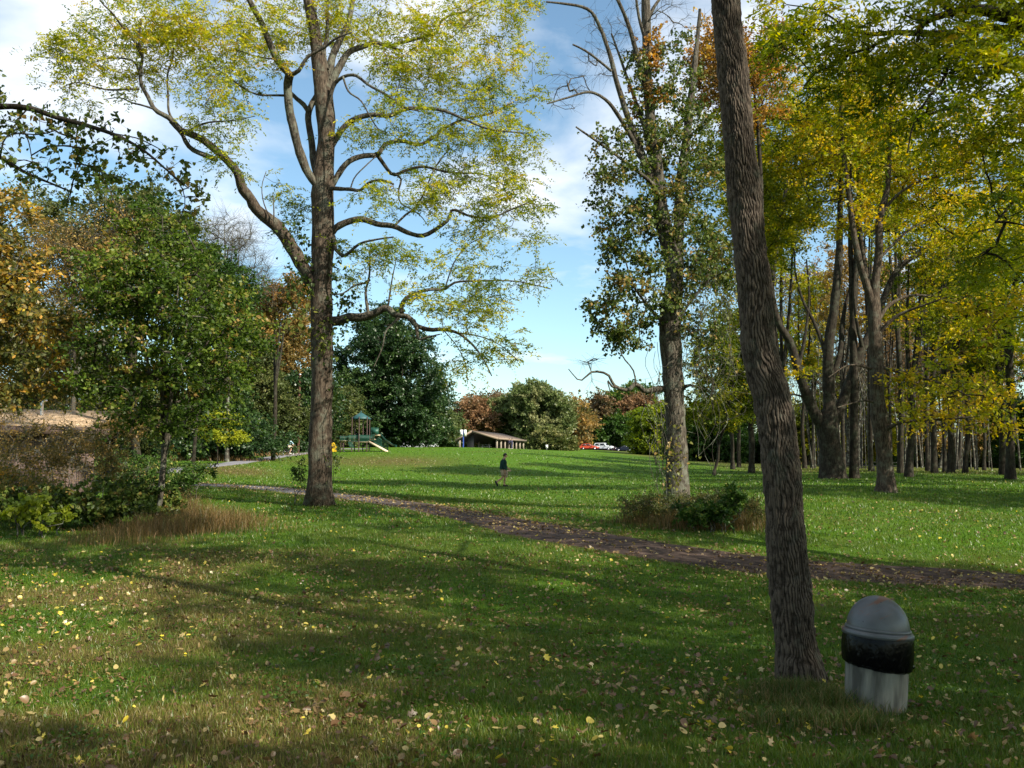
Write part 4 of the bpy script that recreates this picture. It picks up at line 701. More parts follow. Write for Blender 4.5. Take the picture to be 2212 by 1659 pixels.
# ================================================================ grove on the right
def traced_grove():
    b = hit(1800, 1034); d = b[1]; sc = px(d); T = Tree('multi_stemmed_tree', 'stout tree dividing low into three thick stems at the front of the grove', base=b, seed=41)
    T.add_limb(np.array([(*(b - (0, 0, .3)), 42 * sc), (*(b + (0, 0, .02)), 33 * sc)] + [(*P(u, v, d), w * sc / 2) for u, v, w in [(1798, 1018, 56), (1795, 985, 46), (1791, 950, 44), (1788, 925, 46), (1790, 905, 40), (1792, 880, 28), (1789, 831, 24), (1791, 739, 22), (1800, 678, 20), (1812, 560, 16), (1815, 430, 11), (1822, 300, 6)]]), .3, 20, part=True, mat=M['bark_dark'], name='trunk')
    for seq, w0, w1, dd in [([(1786, 935), (1767, 905), (1746, 861), (1735, 830), (1724, 800), (1706, 739), (1681, 696), (1668, 640), (1672, 560), (1690, 470), (1700, 380)], 28, 7, -1.5), ([(1796, 925), (1810, 892), (1828, 846), (1844, 800), (1862, 754), (1877, 724), (1902, 664), (1939, 583), (1987, 546), (2049, 513), (2108, 498), (2160, 480)], 26, 4, 2), ([(1724, 800), (1740, 720), (1748, 640), (1742, 560)], 8, 3, 1), ([(1792, 790), (1760, 700), (1735, 650), (1720, 600), (1715, 520)], 9, 3, 1.5), ([(1862, 750), (1850, 690), (1845, 600), (1860, 520)], 9, 3, -1), ([(1790, 840), (1815, 760), (1822, 680), (1840, 610), (1850, 520)], 14, 5, 1.5), ([(1746, 861), (1715, 852), (1690, 856), (1660, 850)], 5, 2, -1)]:
        T.add_limb(limb(d, seq, w0, w1, dd), .3, 9, part=True, mat=M['bark_dark'])
    p = uv_blobs(T.rng, d, [(1700, 450, 60, 70), (1720, 300, 90, 90), (1800, 330, 100, 90), (1790, 200, 120, 80), (1690, 600, 40, 50), (1880, 330, 90, 90), (1960, 500, 100, 50), (2080, 470, 90, 50), (1850, 400, 100, 60), (1690, 820, 40, 30, -2)], 3.2, 230); T.grow(p, .012, .5, .12, .6, .4, 5)
    sprays(T, 1.1, 8, 13, .19, .10, .70, .2, twig_r=.006, upb=1.0, flat=.5); T.done(M['bark_dark'], M['yellow'], 'twigs', 'crown')
    b = hit(1914, 1063); d = b[1]; sc = px(d); T = Tree('grove_tree', 'straight grey-barked tree forking high up, standing nearest in the grove in front of the others', base=b, seed=42)
    T.add_limb(np.array([(*(b - (0, 0, .3)), 32 * sc), (*(b + (0, 0, .02)), 24 * sc)] + [(*P(u, v, d), w * sc / 2) for u, v, w in [(1914, 1045, 40), (1911, 1000, 33), (1907, 950, 34), (1901, 905, 38), (1896, 870, 30), (1894, 800, 30), (1891, 720, 28), (1888, 670, 27), (1891, 609, 18), (1898, 554, 17), (1902, 462, 15), (1913, 425, 13), (1922, 330, 9), (1925, 200, 5)]]), .3, 18, part=True, mat=M['bark'], name='trunk', rough=.12)
    for seq, w0, w1, dd in [([(1887, 668), (1873, 620), (1858, 572), (1843, 498), (1832, 407), (1818, 300), (1815, 200)], 19, 7, -1.2), ([(1884, 640), (1869, 579), (1854, 480), (1840, 436), (1838, 350)], 13, 5, 1), ([(1893, 730), (1906, 712), (1939, 682), (1970, 668), (1994, 660), (2060, 640), (2120, 650)], 10, 2, -1.5), ([(1899, 930), (1917, 926), (1939, 914), (1994, 908), (2060, 905), (2110, 900)], 11, 3, -2), ([(1892, 700), (1920, 660), (1960, 640), (2010, 640), (2060, 655)], 10, 3, 1), ([(1893, 790), (1930, 800), (1980, 815), (2040, 830), (2100, 860)], 9, 3, -1.8), ([(1890, 800), (1860, 790), (1830, 790), (1790, 815)], 7, 2, -1), ([(1893, 870), (1870, 865), (1845, 870), (1810, 880)], 6, 2, -1.5), ([(1895, 850), (1920, 830), (1960, 800), (2000, 790)], 8, 3, .5), ([(1902, 462), (1940, 420), (1990, 390), (2040, 380)], 8, 3, -1), ([(1898, 560), (1960, 500), (2010, 470)], 7, 2, 1)]:
        T.add_limb(limb(d, seq, w0, w1, dd), .25, 8, part=True, mat=M['bark'])
    p = uv_blobs(T.rng, d, [(1780, 330, 90, 60), (1850, 250, 110, 80), (1960, 330, 100, 80), (2040, 400, 100, 70), (2130, 470, 80, 60), (1930, 180, 110, 60), (2080, 300, 90, 60), (2100, 860, 100, 30, -2), (2030, 800, 80, 30, -2), (1990, 660, 60, 30), (2130, 680, 80, 50), (2000, 900, 60, 25, -2), (1810, 450, 60, 50), (2140, 900, 60, 25, -2)], 2.6, 260); T.grow(p, .011, .5, .1, .5, .3, 5)
    sprays(T, 1.0, 8, 13, .17, .09, .78, .18, twig_r=.005, upb=1.0, flat=.45); T.done(M['bark_dark'], M['yellow'], 'twigs', 'crown')
traced_grove()
GROUP = 'trees of the shady grove on the right'
GT = [  # label, u, w, d, blobs, tint, material, leaf amount
 ('thick trunk just behind the three-stemmed tree, its crown pale yellow-green', 1844, 19, 50, [(1850, 560, 60, 60), (1830, 430, 90, 80), (1870, 300, 80, 80)], .45, 'yellow'),
 ('grove tree with a heavy side limb rising to the right from low down', 1962, 17, 53, [(1990, 700, 60, 50), (2030, 620, 90, 60), (2030, 830, 70, 30), (1960, 560, 70, 60)], .35, 'yellow'),
 ('slim straight grove tree just left of the one with the heavy side limb', 1945, 13, 60, [(1940, 560, 60, 70), (1930, 440, 70, 70)], .4, 'yellow'),
 ('thin pale grove trunk standing close behind the nearest straight tree', 1881, 10, 74, [(1890, 560, 60, 60), (1880, 450, 60, 60)], .4, 'olive'),
 ('grove trunk in a gap right of the side limb, dark and single', 2018, 14, 60, [(2060, 560, 80, 70), (2050, 700, 60, 40), (2020, 430, 90, 80)], .5, 'yellow'),
 ('paler slender grove trunk left of the dark single one', 2003, 9, 80, [(2010, 650, 50, 60), (2010, 550, 60, 60)], .5, 'brown'),
 ('grove trunk of a close pair, the thicker one on the right', 2053, 14, 62, [(2110, 600, 70, 60), (2100, 760, 60, 50), (2080, 480, 70, 70)], .4, 'yellow'),
 ('grove trunk of a close pair, the thinner one on the left', 2040, 9, 66, [(2050, 700, 50, 50), (2040, 590, 50, 50)], .45, 'olive'),
 ('grove tree leaning slightly left with a low fork, midway to the right edge', 2084, 11, 64, [(2120, 720, 50, 60), (2100, 650, 60, 50)], .55, 'brown'),
 ('thick grove trunk nearest the right edge of the scene', 2181, 19, 52, [(2190, 640, 60, 60), (2200, 800, 60, 50), (2180, 480, 80, 80), (2200, 350, 80, 80)], .3, 'yellow'),
 ('grove trunk close to the left of the thick one at the edge', 2166, 15, 60, [(2150, 760, 60, 50), (2150, 560, 70, 60)], .35, 'yellow'),
 ('dark grove trunk visible just left of the bent near trunk, forked low', 1623, 14, 72, [(1620, 800, 60, 60), (1580, 860, 60, 40), (1640, 720, 60, 60)], .35, 'yellow'),
 ('small grove trunk left of the low-forked one', 1583, 9, 82, [(1560, 850, 50, 50), (1570, 760, 60, 60)], .45, 'yellow'),
 ('slightly leaning small grove trunk between two others by the vine tree', 1596, 9, 88, [(1600, 860, 40, 40), (1600, 780, 50, 50)], .4, 'olive'),
 ('thin trunk seen in the gap right of the bent near trunk', 1738, 9, 90, [(1730, 850, 50, 60), (1750, 750, 50, 60)], .6, 'yellow'),
 ('second thin trunk in the gap between bent trunk and three-stemmed tree', 1754, 7, 98, [(1760, 880, 40, 50), (1770, 780, 40, 60)], .4, 'olive'),
 ('thin trunk just left of the three-stemmed tree\'s base', 1822, 9, 86, [(1830, 780, 50, 60), (1820, 680, 50, 50)], .5, 'brown'),
 ('far slim grove trunk beyond the picnic tables', 1925, 7, 100, [(1930, 800, 40, 50), (1920, 720, 50, 50)], .5, 'brown'),
 ('far slim grove trunk between the pair and the leaning one', 2070, 7, 100, [(2070, 820, 40, 40), (2080, 730, 50, 50)], .5, 'rust'),
 ('far slender grove trunk in the brightest gap near the right edge', 2125, 7, 96, [(2120, 830, 40, 40), (2130, 740, 50, 40)], .5, 'brown'),
]
for k, (lab, u, w, d, bl, tm, mt) in enumerate(GT):
    bl = [(q[0], q[1] - (110 if 1700 < u < 1960 else 0), *q[2:]) for q in bl]
    auto_tree(lab, u, d, w, bl, 2.6, 70 if d < 70 else 44, mt, tm=tm + .12, nt=5, per=6, cvar=.24, seed=100 + k, group=GROUP, stems=3, fork=.42, R=.0165 * d if d > 60 else 1.0, name='grove_tree', flat=.5)
auto_tree('broad shady grove tree mostly hidden behind the bent near trunk', 1690, 54, 13, [(1690, 460, 80, 60), (1660, 400, 80, 80), (1720, 340, 80, 80), (1680, 540, 50, 40)], 4.5, 150, 'yellow', tm=.45, seed=139, fork=.3, nt=6, per=7, R=1.2, wm='bark_dark', cvar=.22)
# second big tree behind the vine tree: orange top
auto_tree('tall tree with an orange-leaved top showing either side of the bent near trunk', 1668, 34, 20, [(1560, 160, 60, 80), (1620, 200, 60, 80), (1650, 130, 50, 60), (1540, 110, 50, 50)], 2.2, 90, 'orange', tm=.45, seed=140, leafL=.12, fork=.55)
auto_tree('bushy green-leaved tree between the vine-covered tree and the grove', 1690, 38, 18, [(1560, 320, 70, 90), (1640, 340, 60, 90), (1660, 460, 70, 80), (1560, 480, 60, 90), (1660, 560, 50, 60), (1560, 640, 60, 70), (1700, 240, 80, 60)], 2.4, 150, 'yellow', tm=.5, seed=141, leafL=.13, fork=.3)
auto_tree('low shady tree with olive leaves filling the gap behind the vine-covered trunk', 1540, 66, 7, [(1540, 780, 60, 60), (1600, 720, 60, 60), (1550, 880, 70, 50), (1650, 840, 50, 60)], 3, 110, 'yellow', tm=.3, seed=142, fork=.25)
# ================================================================ left side
LT = [ # label, u, d, w, blobs, rd, n, mat, kw
 ('slender green-leaved tree with a pale crooked trunk rising from the thicket', 344, 20, 15, [(350, 560, 100, 80), (300, 650, 90, 80), (400, 640, 110, 90), (460, 730, 90, 80), (330, 750, 110, 80), (240, 620, 50, 70), (420, 810, 120, 60), (500, 650, 40, 60), (300, 860, 80, 60), (340, 480, 60, 50), (400, 890, 110, 50), (230, 800, 60, 60), (300, 430, 30, 30), (520, 720, 40, 40)], 2.0, 180, 'olivegreen', dict(tm=.38, leafL=.082, asp=.7, wm='bark_pale', fork=.32, nt=8, per=6, cvar=.24, R=.55, stems=4, tsd=.28)),
 ('tall rounded olive-green tree rising behind the slender green one', 300, 40, 20, [(280, 450, 80, 60), (350, 500, 60, 70), (200, 500, 90, 60), (130, 470, 60, 40), (400, 600, 60, 80), (260, 600, 110, 80)], 3.2, 180, 'olive', dict(tm=.45, leafL=.15, R=1.1, nt=7, per=7, cvar=.25)),
 ('pale-limbed half-bare tree with thin brown leaves left of the olive tree', 150, 37, 11, [(150, 560, 90, 80), (230, 560, 80, 60), (80, 520, 80, 60), (160, 680, 110, 70), (260, 480, 60, 40)], 2.0, 190, 'brown', dict(tm=.5, leafL=.10, wm='bark_pale', per=2, nt=11, R=1.0, dropout=.1, cvar=.28)),
 ('orange and tan leaved tree at the left edge of the scene', -70, 19, 10, [(0, 480, 60, 60), (30, 570, 60, 70), (10, 680, 70, 80), (80, 690, 70, 50), (40, 800, 90, 60), (-60, 600, 80, 120)], 1.4, 110, 'tanmix', dict(tm=.38, leafL=.11, wm='bark_grey', per=4, nt=9, cvar=.3, R=.5, tsd=.3)),
 ('leafless grey tree with a haze of upright twigs behind the green trees', 490, 75, 9, [(470, 540, 60, 60), (530, 570, 50, 60), (500, 500, 60, 40), (560, 610, 40, 40), (430, 520, 40, 50)], 3, 130, 'rust', dict(wm='bark_grey', per=0, nt=14, R=2.0, flat=1.4, out=1.3, stems=5, fork=.3, tm=.9, rtip=.018)),
 ('dark broad-leaved tree bulging right of the slender green tree', 415, 42, 9, [(500, 620, 50, 50), (480, 700, 60, 60), (420, 560, 50, 40), (510, 690, 30, 60)], 2.4, 110, 'green', dict(tm=.25, leafL=.13, R=.9, nt=7, per=10)),
 ('brown and orange tree standing left of the tall trunk by the cycle path', 600, 104, 9, [(620, 680, 60, 50), (590, 760, 70, 60), (640, 760, 50, 70), (560, 700, 40, 40), (620, 850, 60, 50), (550, 830, 60, 50), (640, 900, 40, 40)], 4.0, 180, 'brown', dict(tm=.55, R=1.7, fork=.3, nt=7, per=9)),
 ('olive-brown tree overhanging the dark woodland edge', 530, 94, 9, [(530, 790, 70, 60), (570, 860, 70, 50), (480, 820, 60, 60), (600, 900, 60, 40), (540, 930, 70, 30)], 3.6, 150, 'olive', dict(tm=.35, R=1.6, fork=.25, nt=7, per=9)),
 ('small reddish-topped tree peeping out above the brown one', 590, 80, 9, [(590, 650, 40, 40), (630, 630, 50, 40), (560, 660, 30, 30)], 2.8, 60, 'orange', dict(tm=.25, R=1.3, per=5)),
 ('dense dark tree closing the gap behind the cyclist', 655, 100, 12, [(660, 850, 40, 60), (640, 930, 40, 40), (690, 880, 40, 80), (600, 940, 60, 30)], 4, 110, 'dark', dict(tm=.5, R=1.7, nt=7, per=9, fork=.2)),
 ('deep green thicket tree shading the path edge behind the bushes', 430, 78, 10, [(440, 900, 70, 50), (500, 930, 80, 40), (560, 945, 60, 30), (400, 940, 70, 50), (470, 850, 60, 50), (440, 970, 60, 24)], 3.6, 190, 'dark', dict(tm=.6, nt=7, per=9, fork=.06, stems=4, R=1.5)),
 ('dark green background tree above the hut roof', 240, 52, 14, [(250, 780, 110, 60), (130, 780, 90, 80), (320, 870, 90, 70), (230, 900, 90, 50)], 3, 150, 'olive', dict(tm=.2, R=1.3, nt=7, per=10, fork=.2)),
 ('rust-brown tree behind the hut at the left edge', 60, 46, 14, [(60, 740, 100, 80), (-30, 700, 80, 100), (60, 840, 100, 40), (140, 690, 60, 60)], 2.6, 150, 'brown', dict(tm=.35, R=1.1, nt=7, per=6, fork=.2, cvar=.28)),
 ('low bright yellow-green sapling glowing at the dark woodland edge', 470, 66, 3, [(480, 905, 38, 12), (470, 930, 40, 10), (495, 945, 36, 10), (450, 905, 20, 10)], 1.0, 40, 'lime', dict(tm=.6, R=.8, nt=6, per=7, leafL=.16, fork=.4, flat=.2)),
 ('dark undergrowth tree hanging over the far end of the cycle path', 560, 98, 6, [(560, 958, 60, 22), (490, 966, 60, 18), (625, 955, 30, 24), (540, 930, 60, 30)], 2.6, 130, 'dark', dict(tm=.4, R=1.6, nt=7, per=9, fork=.03)),
 ('dark undergrowth tree low beside the lime sapling', 470, 86, 6, [(450, 968, 50, 22), (420, 955, 50, 34), (500, 962, 40, 22)], 2.2, 110, 'dark', dict(tm=.3, R=1.5, nt=7, per=9, fork=.03)),
 ('olive woodland tree behind the hut and thicket, its crown reaching the ground', 300, 88, 8, [(300, 900, 80, 60), (220, 930, 80, 50), (360, 940, 70, 36), (280, 965, 90, 24)], 4.0, 150, 'olive', dict(tm=.3, R=1.6, nt=7, per=9, fork=.05)),
 ('dark woodland tree far left behind the hut roof', 120, 82, 8, [(120, 900, 100, 60), (20, 900, 90, 70), (160, 960, 120, 30), (-60, 940, 80, 50)], 4.0, 150, 'olivegreen', dict(tm=.25, R=1.6, nt=7, per=9, fork=.05)),
 # behind the playground
 ('great dark green oak rising behind the playground', 850, 128, 16, [(830, 740, 60, 50), (790, 800, 60, 60), (880, 760, 50, 50), (840, 860, 90, 70), (930, 850, 40, 30), (930, 800, 30, 20), (770, 890, 50, 60), (900, 910, 70, 50), (830, 690, 40, 30), (840, 920, 80, 40), (960, 850, 18, 14)], 7, 330, 'dark', dict(tm=.5, R=2.1, nt=8, per=14, leafL=.34, fork=.2, maxr=.35, cvar=.22)),
 ('lighter grey-green tree right of the great oak', 945, 182, 9, [(945, 915, 40, 35), (920, 940, 50, 25), (975, 930, 20, 25)], 6, 90, 'pale', dict(tm=.25, R=2.2, nt=7, per=12, fork=.2)),
 ('small tree behind the playground tower on its left side', 745, 118, 8, [(740, 880, 30, 50), (730, 940, 30, 25)], 4, 60, 'olive', dict(tm=.3, R=1.8, nt=7, per=12, fork=.2)),
 # far tree line
 ('reddish-brown tree over the left end of the picnic shelter', 1018, 205, 7, [(1015, 890, 26, 24), (1010, 920, 26, 28), (1045, 910, 26, 40)], 8, 80, 'rust', dict(tm=.8, R=2.8, nt=7, per=12, fork=.2)),
 ('bare twiggy grey tree behind the reddish one', 1040, 235, 5, [(1040, 875, 35, 20), (1075, 870, 30, 20)], 8, 50, 'rust', dict(tm=.4, R=3.4, nt=12, per=2, fork=.2, wm='bark_grey', flat=1.2)),
 ('broad grey-green tree behind the shelter ridge', 1085, 210, 8, [(1085, 890, 34, 30), (1075, 930, 50, 30), (1110, 900, 30, 40)], 8, 120, 'pale', dict(tm=.35, R=2.8, nt=7, per=12, fork=.2)),
 ('tall spreading silvery-green oak right of the picnic shelter', 1165, 200, 9, [(1165, 855, 38, 22), (1140, 880, 40, 22), (1200, 875, 30, 20), (1160, 915, 50, 24), (1210, 910, 26, 26), (1160, 945, 46, 26), (1120, 850, 16, 14)], 8, 200, 'pale', dict(tm=.55, R=2.6, nt=7, per=13, fork=.2, cvar=.25)),
 ('small rounded olive tree at the hill edge beside the shelter', 1215, 175, 6, [(1190, 950, 28, 22), (1215, 957, 18, 16), (1175, 955, 26, 18)], 4, 80, 'olive', dict(tm=.5, R=2.2, nt=7, per=12, fork=.1)),
 ('thinly leaved orange-brown tree right of the silvery oak', 1248, 225, 6, [(1245, 890, 20, 24), (1255, 920, 26, 26), (1235, 940, 22, 22)], 7, 70, 'brown', dict(tm=.5, R=3, nt=9, per=5, fork=.2, wm='bark_grey')),
 ('sparse twiggy tree above the orange car', 1290, 235, 5, [(1290, 880, 22, 22), (1285, 910, 24, 20), (1300, 865, 14, 14)], 6, 50, 'rust', dict(tm=.3, R=2.8, nt=8, per=4, fork=.2, wm='bark_grey')),
 ('dark green tree behind the parked cars', 1305, 232, 8, [(1300, 945, 36, 24), (1340, 930, 34, 32), (1270, 955, 30, 16)], 6, 120, 'green', dict(tm=.3, R=2.6, nt=7, per=13, fork=.1)),
 ('reddish maple behind the parked cars', 1370, 238, 8, [(1380, 880, 40, 24), (1360, 910, 40, 26), (1400, 910, 30, 40)], 6, 110, 'rust', dict(tm=.75, R=2.8, nt=7, per=12, fork=.2)),
 ('tall green tree just left of the vine-covered trunk in the distance', 1350, 250, 8, [(1350, 860, 36, 18), (1380, 850, 30, 14), (1330, 880, 20, 16)], 6, 80, 'green', dict(tm=.5, R=3, nt=7, per=10, fork=.3)),
 ('very dark evergreen mass tree behind the blue car', 1375, 236, 8, [(1375, 950, 40, 26), (1350, 960, 30, 18), (1395, 935, 24, 30)], 5, 110, 'dark', dict(tm=.2, R=2.6, nt=7, per=13, fork=.1)),
 ('yellow-green tree right of the parked cars', 1408, 170, 9, [(1408, 915, 34, 30), (1405, 955, 34, 26), (1430, 900, 20, 30)], 5, 140, 'lime', dict(tm=.12, R=2.2, nt=7, per=12, fork=.1, cvar=.22)),
 ('thin red-leaved tree between the far green trees', 1312, 240, 4, [(1318, 910, 14, 14), (1308, 925, 12, 12)], 4, 26, 'orange', dict(tm=.15, R=2.4, nt=7, per=10)),
 ('low dark hedge-like tree beyond the far side of the picnic shelter', 1060, 245, 8, [(1000, 958, 60, 14), (1070, 958, 60, 14), (1130, 960, 60, 14), (930, 960, 60, 14)], 6, 110, 'green', dict(tm=.15, R=2.8, nt=7, per=13, fork=.05)),
 ('low dark hedge-like tree beyond the playground', 780, 165, 8, [(740, 962, 50, 14), (800, 962, 60, 14), (860, 962, 60, 14)], 6, 90, 'green', dict(tm=.15, R=2.4, nt=7, per=13, fork=.05)),
 # woods beyond the grove
 ('dark bushy tree at the wood edge left of the grove', 1520, 120, 9, [(1510, 930, 50, 40), (1560, 960, 50, 30), (1480, 960, 40, 30)], 5, 120, 'green', dict(tm=.25, R=1.9, nt=7, per=12, fork=.1)),
 ('dense green tree low behind the small grove trunks', 1600, 135, 9, [(1600, 960, 60, 30), (1650, 970, 50, 26), (1570, 900, 50, 40)], 5, 120, 'green', dict(tm=.3, R=2, nt=7, per=12, fork=.1)),
 ('yellowing tree beyond the grove behind the thin trunks', 1745, 125, 9, [(1740, 930, 60, 40), (1780, 900, 50, 60), (1700, 920, 50, 50)], 5, 130, 'yellow', dict(tm=.45, R=1.9, nt=7, per=11, fork=.1)),
 ('gold-leaved tree beyond the grove between the two nearest trunks', 1860, 130, 9, [(1855, 920, 50, 40), (1890, 950, 50, 34), (1850, 840, 50, 50)], 5, 120, 'yellow', dict(tm=.62, R=2, nt=7, per=10, fork=.1)),
 ('rusty-leaved thin tree beyond the grove above the picnic tables', 1960, 140, 8, [(1950, 900, 60, 50), (1990, 940, 50, 34), (1960, 820, 60, 60)], 5, 100, 'brown', dict(tm=.4, R=2.2, nt=8, per=6, fork=.1, wm='bark_grey')),
 ('brown see-through tree at the far right of the woods', 2110, 140, 8, [(2100, 920, 60, 50), (2150, 950, 60, 34), (2110, 830, 60, 60)], 5, 100, 'brown', dict(tm=.55, R=2.2, nt=8, per=6, fork=.1, wm='bark_grey')),
 ('grey bare wood tree filling the sky gap above the three stems', 1830, 110, 8, [(1830, 760, 60, 60), (1900, 760, 60, 60), (1780, 680, 60, 60), (1960, 740, 60, 60), (1740, 640, 60, 70), (1860, 620, 70, 60), (1780, 800, 80, 50)], 6, 230, 'rust', dict(tm=.6, R=2.4, nt=13, per=1, fork=.2, wm='bark_grey', flat=1.2, out=1.0, stems=6, rtip=.02)),
 ('orange-tinted bare wood tree behind the middle of the grove', 2030, 118, 8, [(2030, 800, 60, 50), (2080, 760, 60, 60), (2140, 780, 60, 60), (2000, 700, 60, 60), (2080, 660, 80, 60)], 6, 190, 'rust', dict(tm=.8, R=2.4, nt=12, per=2, fork=.2, wm='bark_grey', flat=1.2, out=1.0, stems=6, rtip=.02)),
 ('low evergreen tree at the right edge beyond the grove', 2200, 120, 10, [(2195, 970, 40, 30), (2220, 900, 50, 50)], 5, 90, 'green', dict(tm=.2, R=2, nt=7, per=11, fork=.1)),
 ('leafy olive tree low behind the picnic tables', 2040, 150, 9, [(2030, 985, 70, 24), (1960, 990, 60, 20), (2110, 988, 60, 22)], 5, 110, 'olive', dict(tm=.35, R=2.2, nt=7, per=12, fork=.05)),
 ('low brown-leaved tree closing the view behind the three-stemmed tree', 1790, 150, 8, [(1760, 990, 70, 22), (1850, 992, 60, 18), (1690, 985, 60, 26)], 5, 110, 'brown', dict(tm=.2, R=2.2, nt=7, per=12, fork=.05)),
 ('low dark thicket tree behind the nearest straight grove tree', 1920, 145, 8, [(1900, 990, 60, 20), (1970, 975, 50, 26)], 5, 80, 'green', dict(tm=.2, R=2.2, nt=7, per=12, fork=.05)),
 ('low olive thicket tree closing the view at the right edge', 2180, 145, 8, [(2170, 992, 60, 20), (2230, 985, 50, 26)], 5, 80, 'olive', dict(tm=.3, R=2.2, nt=7, per=12, fork=.05)),
]
for k, (lab, u, d, w, bl, rd, n, mt, kw) in enumerate(LT): auto_tree(lab, u, d, w, bl, rd, n, mt, seed=200 + k, **kw)
# bare stems of the wood behind the grove
def wood_stand():
    rng = np.random.default_rng(5)
    for k, (lab, us, d, n) in enumerate([('slim bare grey sapling in the stand behind the three-stemmed tree', (1680, 1900), 92, 38), ('slim bare grey sapling in the stand behind the right half of the grove', (1930, 2215), 105, 34)]):
        for j in range(n):
            u = rng.uniform(*us); dj = d + rng.uniform(-12, 22); x = P(u, 1000, dj)[0]; z = float(gz(x, dj)); h = rng.uniform(12, 21); r = rng.uniform(.04, .12); dx, dy = rng.normal(0, 1.2, 2); g = Geo()
            def L_(a, s, q): a = resample(np.array(a), s); tube(g, a[:, :3], np.maximum(a[:, 3], .008), q)
            L_([(x, dj, z - .2, r * 1.2), (x + dx * .2, dj, z + h * .3, r), (x + dx * .6, dj + dy * .5, z + h * .65, r * .6), (x + dx * 1.3, dj + dy, z + h, .02)], 1.2, 5)
            for q in range(16):
                f = rng.uniform(.35, .95); a = rng.uniform(0, 6.28); l = rng.uniform(1, 3.2) * (1.2 - f); p = np.array((x + dx * f, dj + dy * f * .6, z + h * f)); e = p + (math.cos(a) * l * .6, math.sin(a) * l * .6, l); L_([(*p, r * .35), (*((p + e) / 2), r * .22), (*e, .01)], 1, 3)
            tag(put(g, 'bare_sapling', M['bark_grey'], None, True), lab, 'sapling', 'bare saplings ' + ('behind the three-stemmed tree' if k == 0 else 'behind the right half of the grove'))
wood_stand()

# ================================================================ shrubs, weeds and brush
def shrub(name, label, cat, u, v, blobs, rd, n, mat, tm=.4, d=None, L=.07, asp=.5, nt=6, per=7, R=.28, style='simple', S=.08, wm='bark_grey', seed=1, stems=7, tsd=.25, flat=.8, droop=False):
    b = hit(u, v) if d is None else np.array((P(u, 1000, d)[0], d, float(gz(P(u, 1000, d)[0], d)))); d = b[1]; T = Tree(name, label, cat, None, b, seed); rng = T.rng
    pts = uv_blobs(rng, d, blobs, rd, n, .3); rx = np.percentile(pts[:, 0], [8, 92])
    for k in range(stems):
        x = rng.uniform(*rx); y = d + rng.uniform(-rd, rd) * .6; z = float(gz(x, y)); near = pts[np.argmin(np.abs(pts[:, 0] - x) + np.abs(pts[:, 1] - y))]
        h = max(.15, (near[2] - z) * .6); T.add_limb(np.array([(x, y, z - .05, .018), (x + rng.normal(0, .05), y, z + h * .5, .014), (x + rng.normal(0, .15), y + rng.normal(0, .1), z + h, .008)]), .12, 5)
    T.grow(pts, .003, .5, .02, .2, .1, 4, .2); sprays(T, R, nt, int(per * 2.2 + .5), L, L * asp, tm, tsd, style, flat, .0025, .9, S=S, out=.3); return T.done(M[wm], M[mat], 'stems', 'foliage')
def tall_grass(name, label, cat, spots, mat='drygrass', seed=1, w=.006, tm=.6):
    """tufts: (u, v, ru metres, rv metres, blade count, height)"""
    rng = np.random.default_rng(seed); g = Geo(); b = hit(spots[0][0], spots[0][1]); o = None
    for u, v, rx, ry, n, h in spots:
        c = hit(u, v); x = c[0] + rng.normal(0, rx, n); y = c[1] + rng.normal(0, ry, n); z = gz(x, y) - .01; H = h * rng.uniform(.5, 1.2, n) * np.exp(-.25 * (((x - c[0]) / rx) ** 2 + ((y - c[1]) / ry) ** 2)) + .04
        a = rng.uniform(0, 6.28, n); l = H * rng.uniform(.1, .75, n); d1 = np.stack([np.cos(a) * l, np.sin(a) * l, H], 1); bb = rng.uniform(0, 6.28, n); U = np.stack([np.cos(bb), np.sin(bb), 0 * bb], 1) * w / 2
        p = np.stack([x, y, z], 1); m = p + d1 * np.array((.25, .25, .6)); q = p + d1 * np.array((1, 1, .92)); vv = np.stack([p - U, p + U, m + U * .8, m - U * .8, q], 1).reshape(-1, 3); k = np.arange(n)[:, None] * 5; t = np.clip(rng.normal(tm, .30, n), 0, 1)
        s = g.n; g.v.append(vv); g.n += len(vv); g.q.append(k + np.array((0, 1, 2, 3)) + s); g.qt.append(t); g.t.append(k + np.array((3, 2, 4)) + s); g.tt.append(t)
    return tag(put(g, name, M[mat]), label, cat, kind='stuff')
shrub('thicket_bush', 'sprawling green-brown bush at the path bend, right end of the thicket', 'bush', 370, 1085, [(370, 1030, 70, 30), (320, 1060, 90, 40), (410, 1020, 40, 26), (300, 1010, 70, 30)], 1.3, 150, 'green', .45, L=.085, asp=.6, seed=401, R=.32)
shrub('thicket_bush', 'tangled brown-leaved bush in front of the hut', 'bush', 130, 1110, [(120, 960, 120, 40), (60, 1020, 90, 50), (200, 1000, 90, 40), (240, 940, 60, 40), (10, 900, 40, 40), (290, 900, 60, 40)], 1.2, 130, 'brown', .4, L=.075, asp=.6, seed=402, R=.35, per=4, nt=8)
shrub('thicket_bush', 'low dark green bramble bush below the tangled brown one', 'bush', 230, 1140, [(230, 1085, 100, 55), (120, 1100, 90, 50), (330, 1085, 70, 45), (200, 1145, 80, 32), (20, 1100, 70, 50), (90, 1150, 60, 26)], 1.1, 230, 'heart', .45, L=.08, style='heart', S=.085, seed=403, R=.26, nt=5, per=5)
shrub('leafy_weed', 'light green big-leaved weed at the left edge of the thicket', 'weed', 60, 1160, [(50, 1090, 40, 30), (110, 1140, 40, 30), (30, 1120, 30, 30)], .5, 26, 'lime', .3, style='heart', S=.10, seed=404, R=.2, nt=4, per=4)
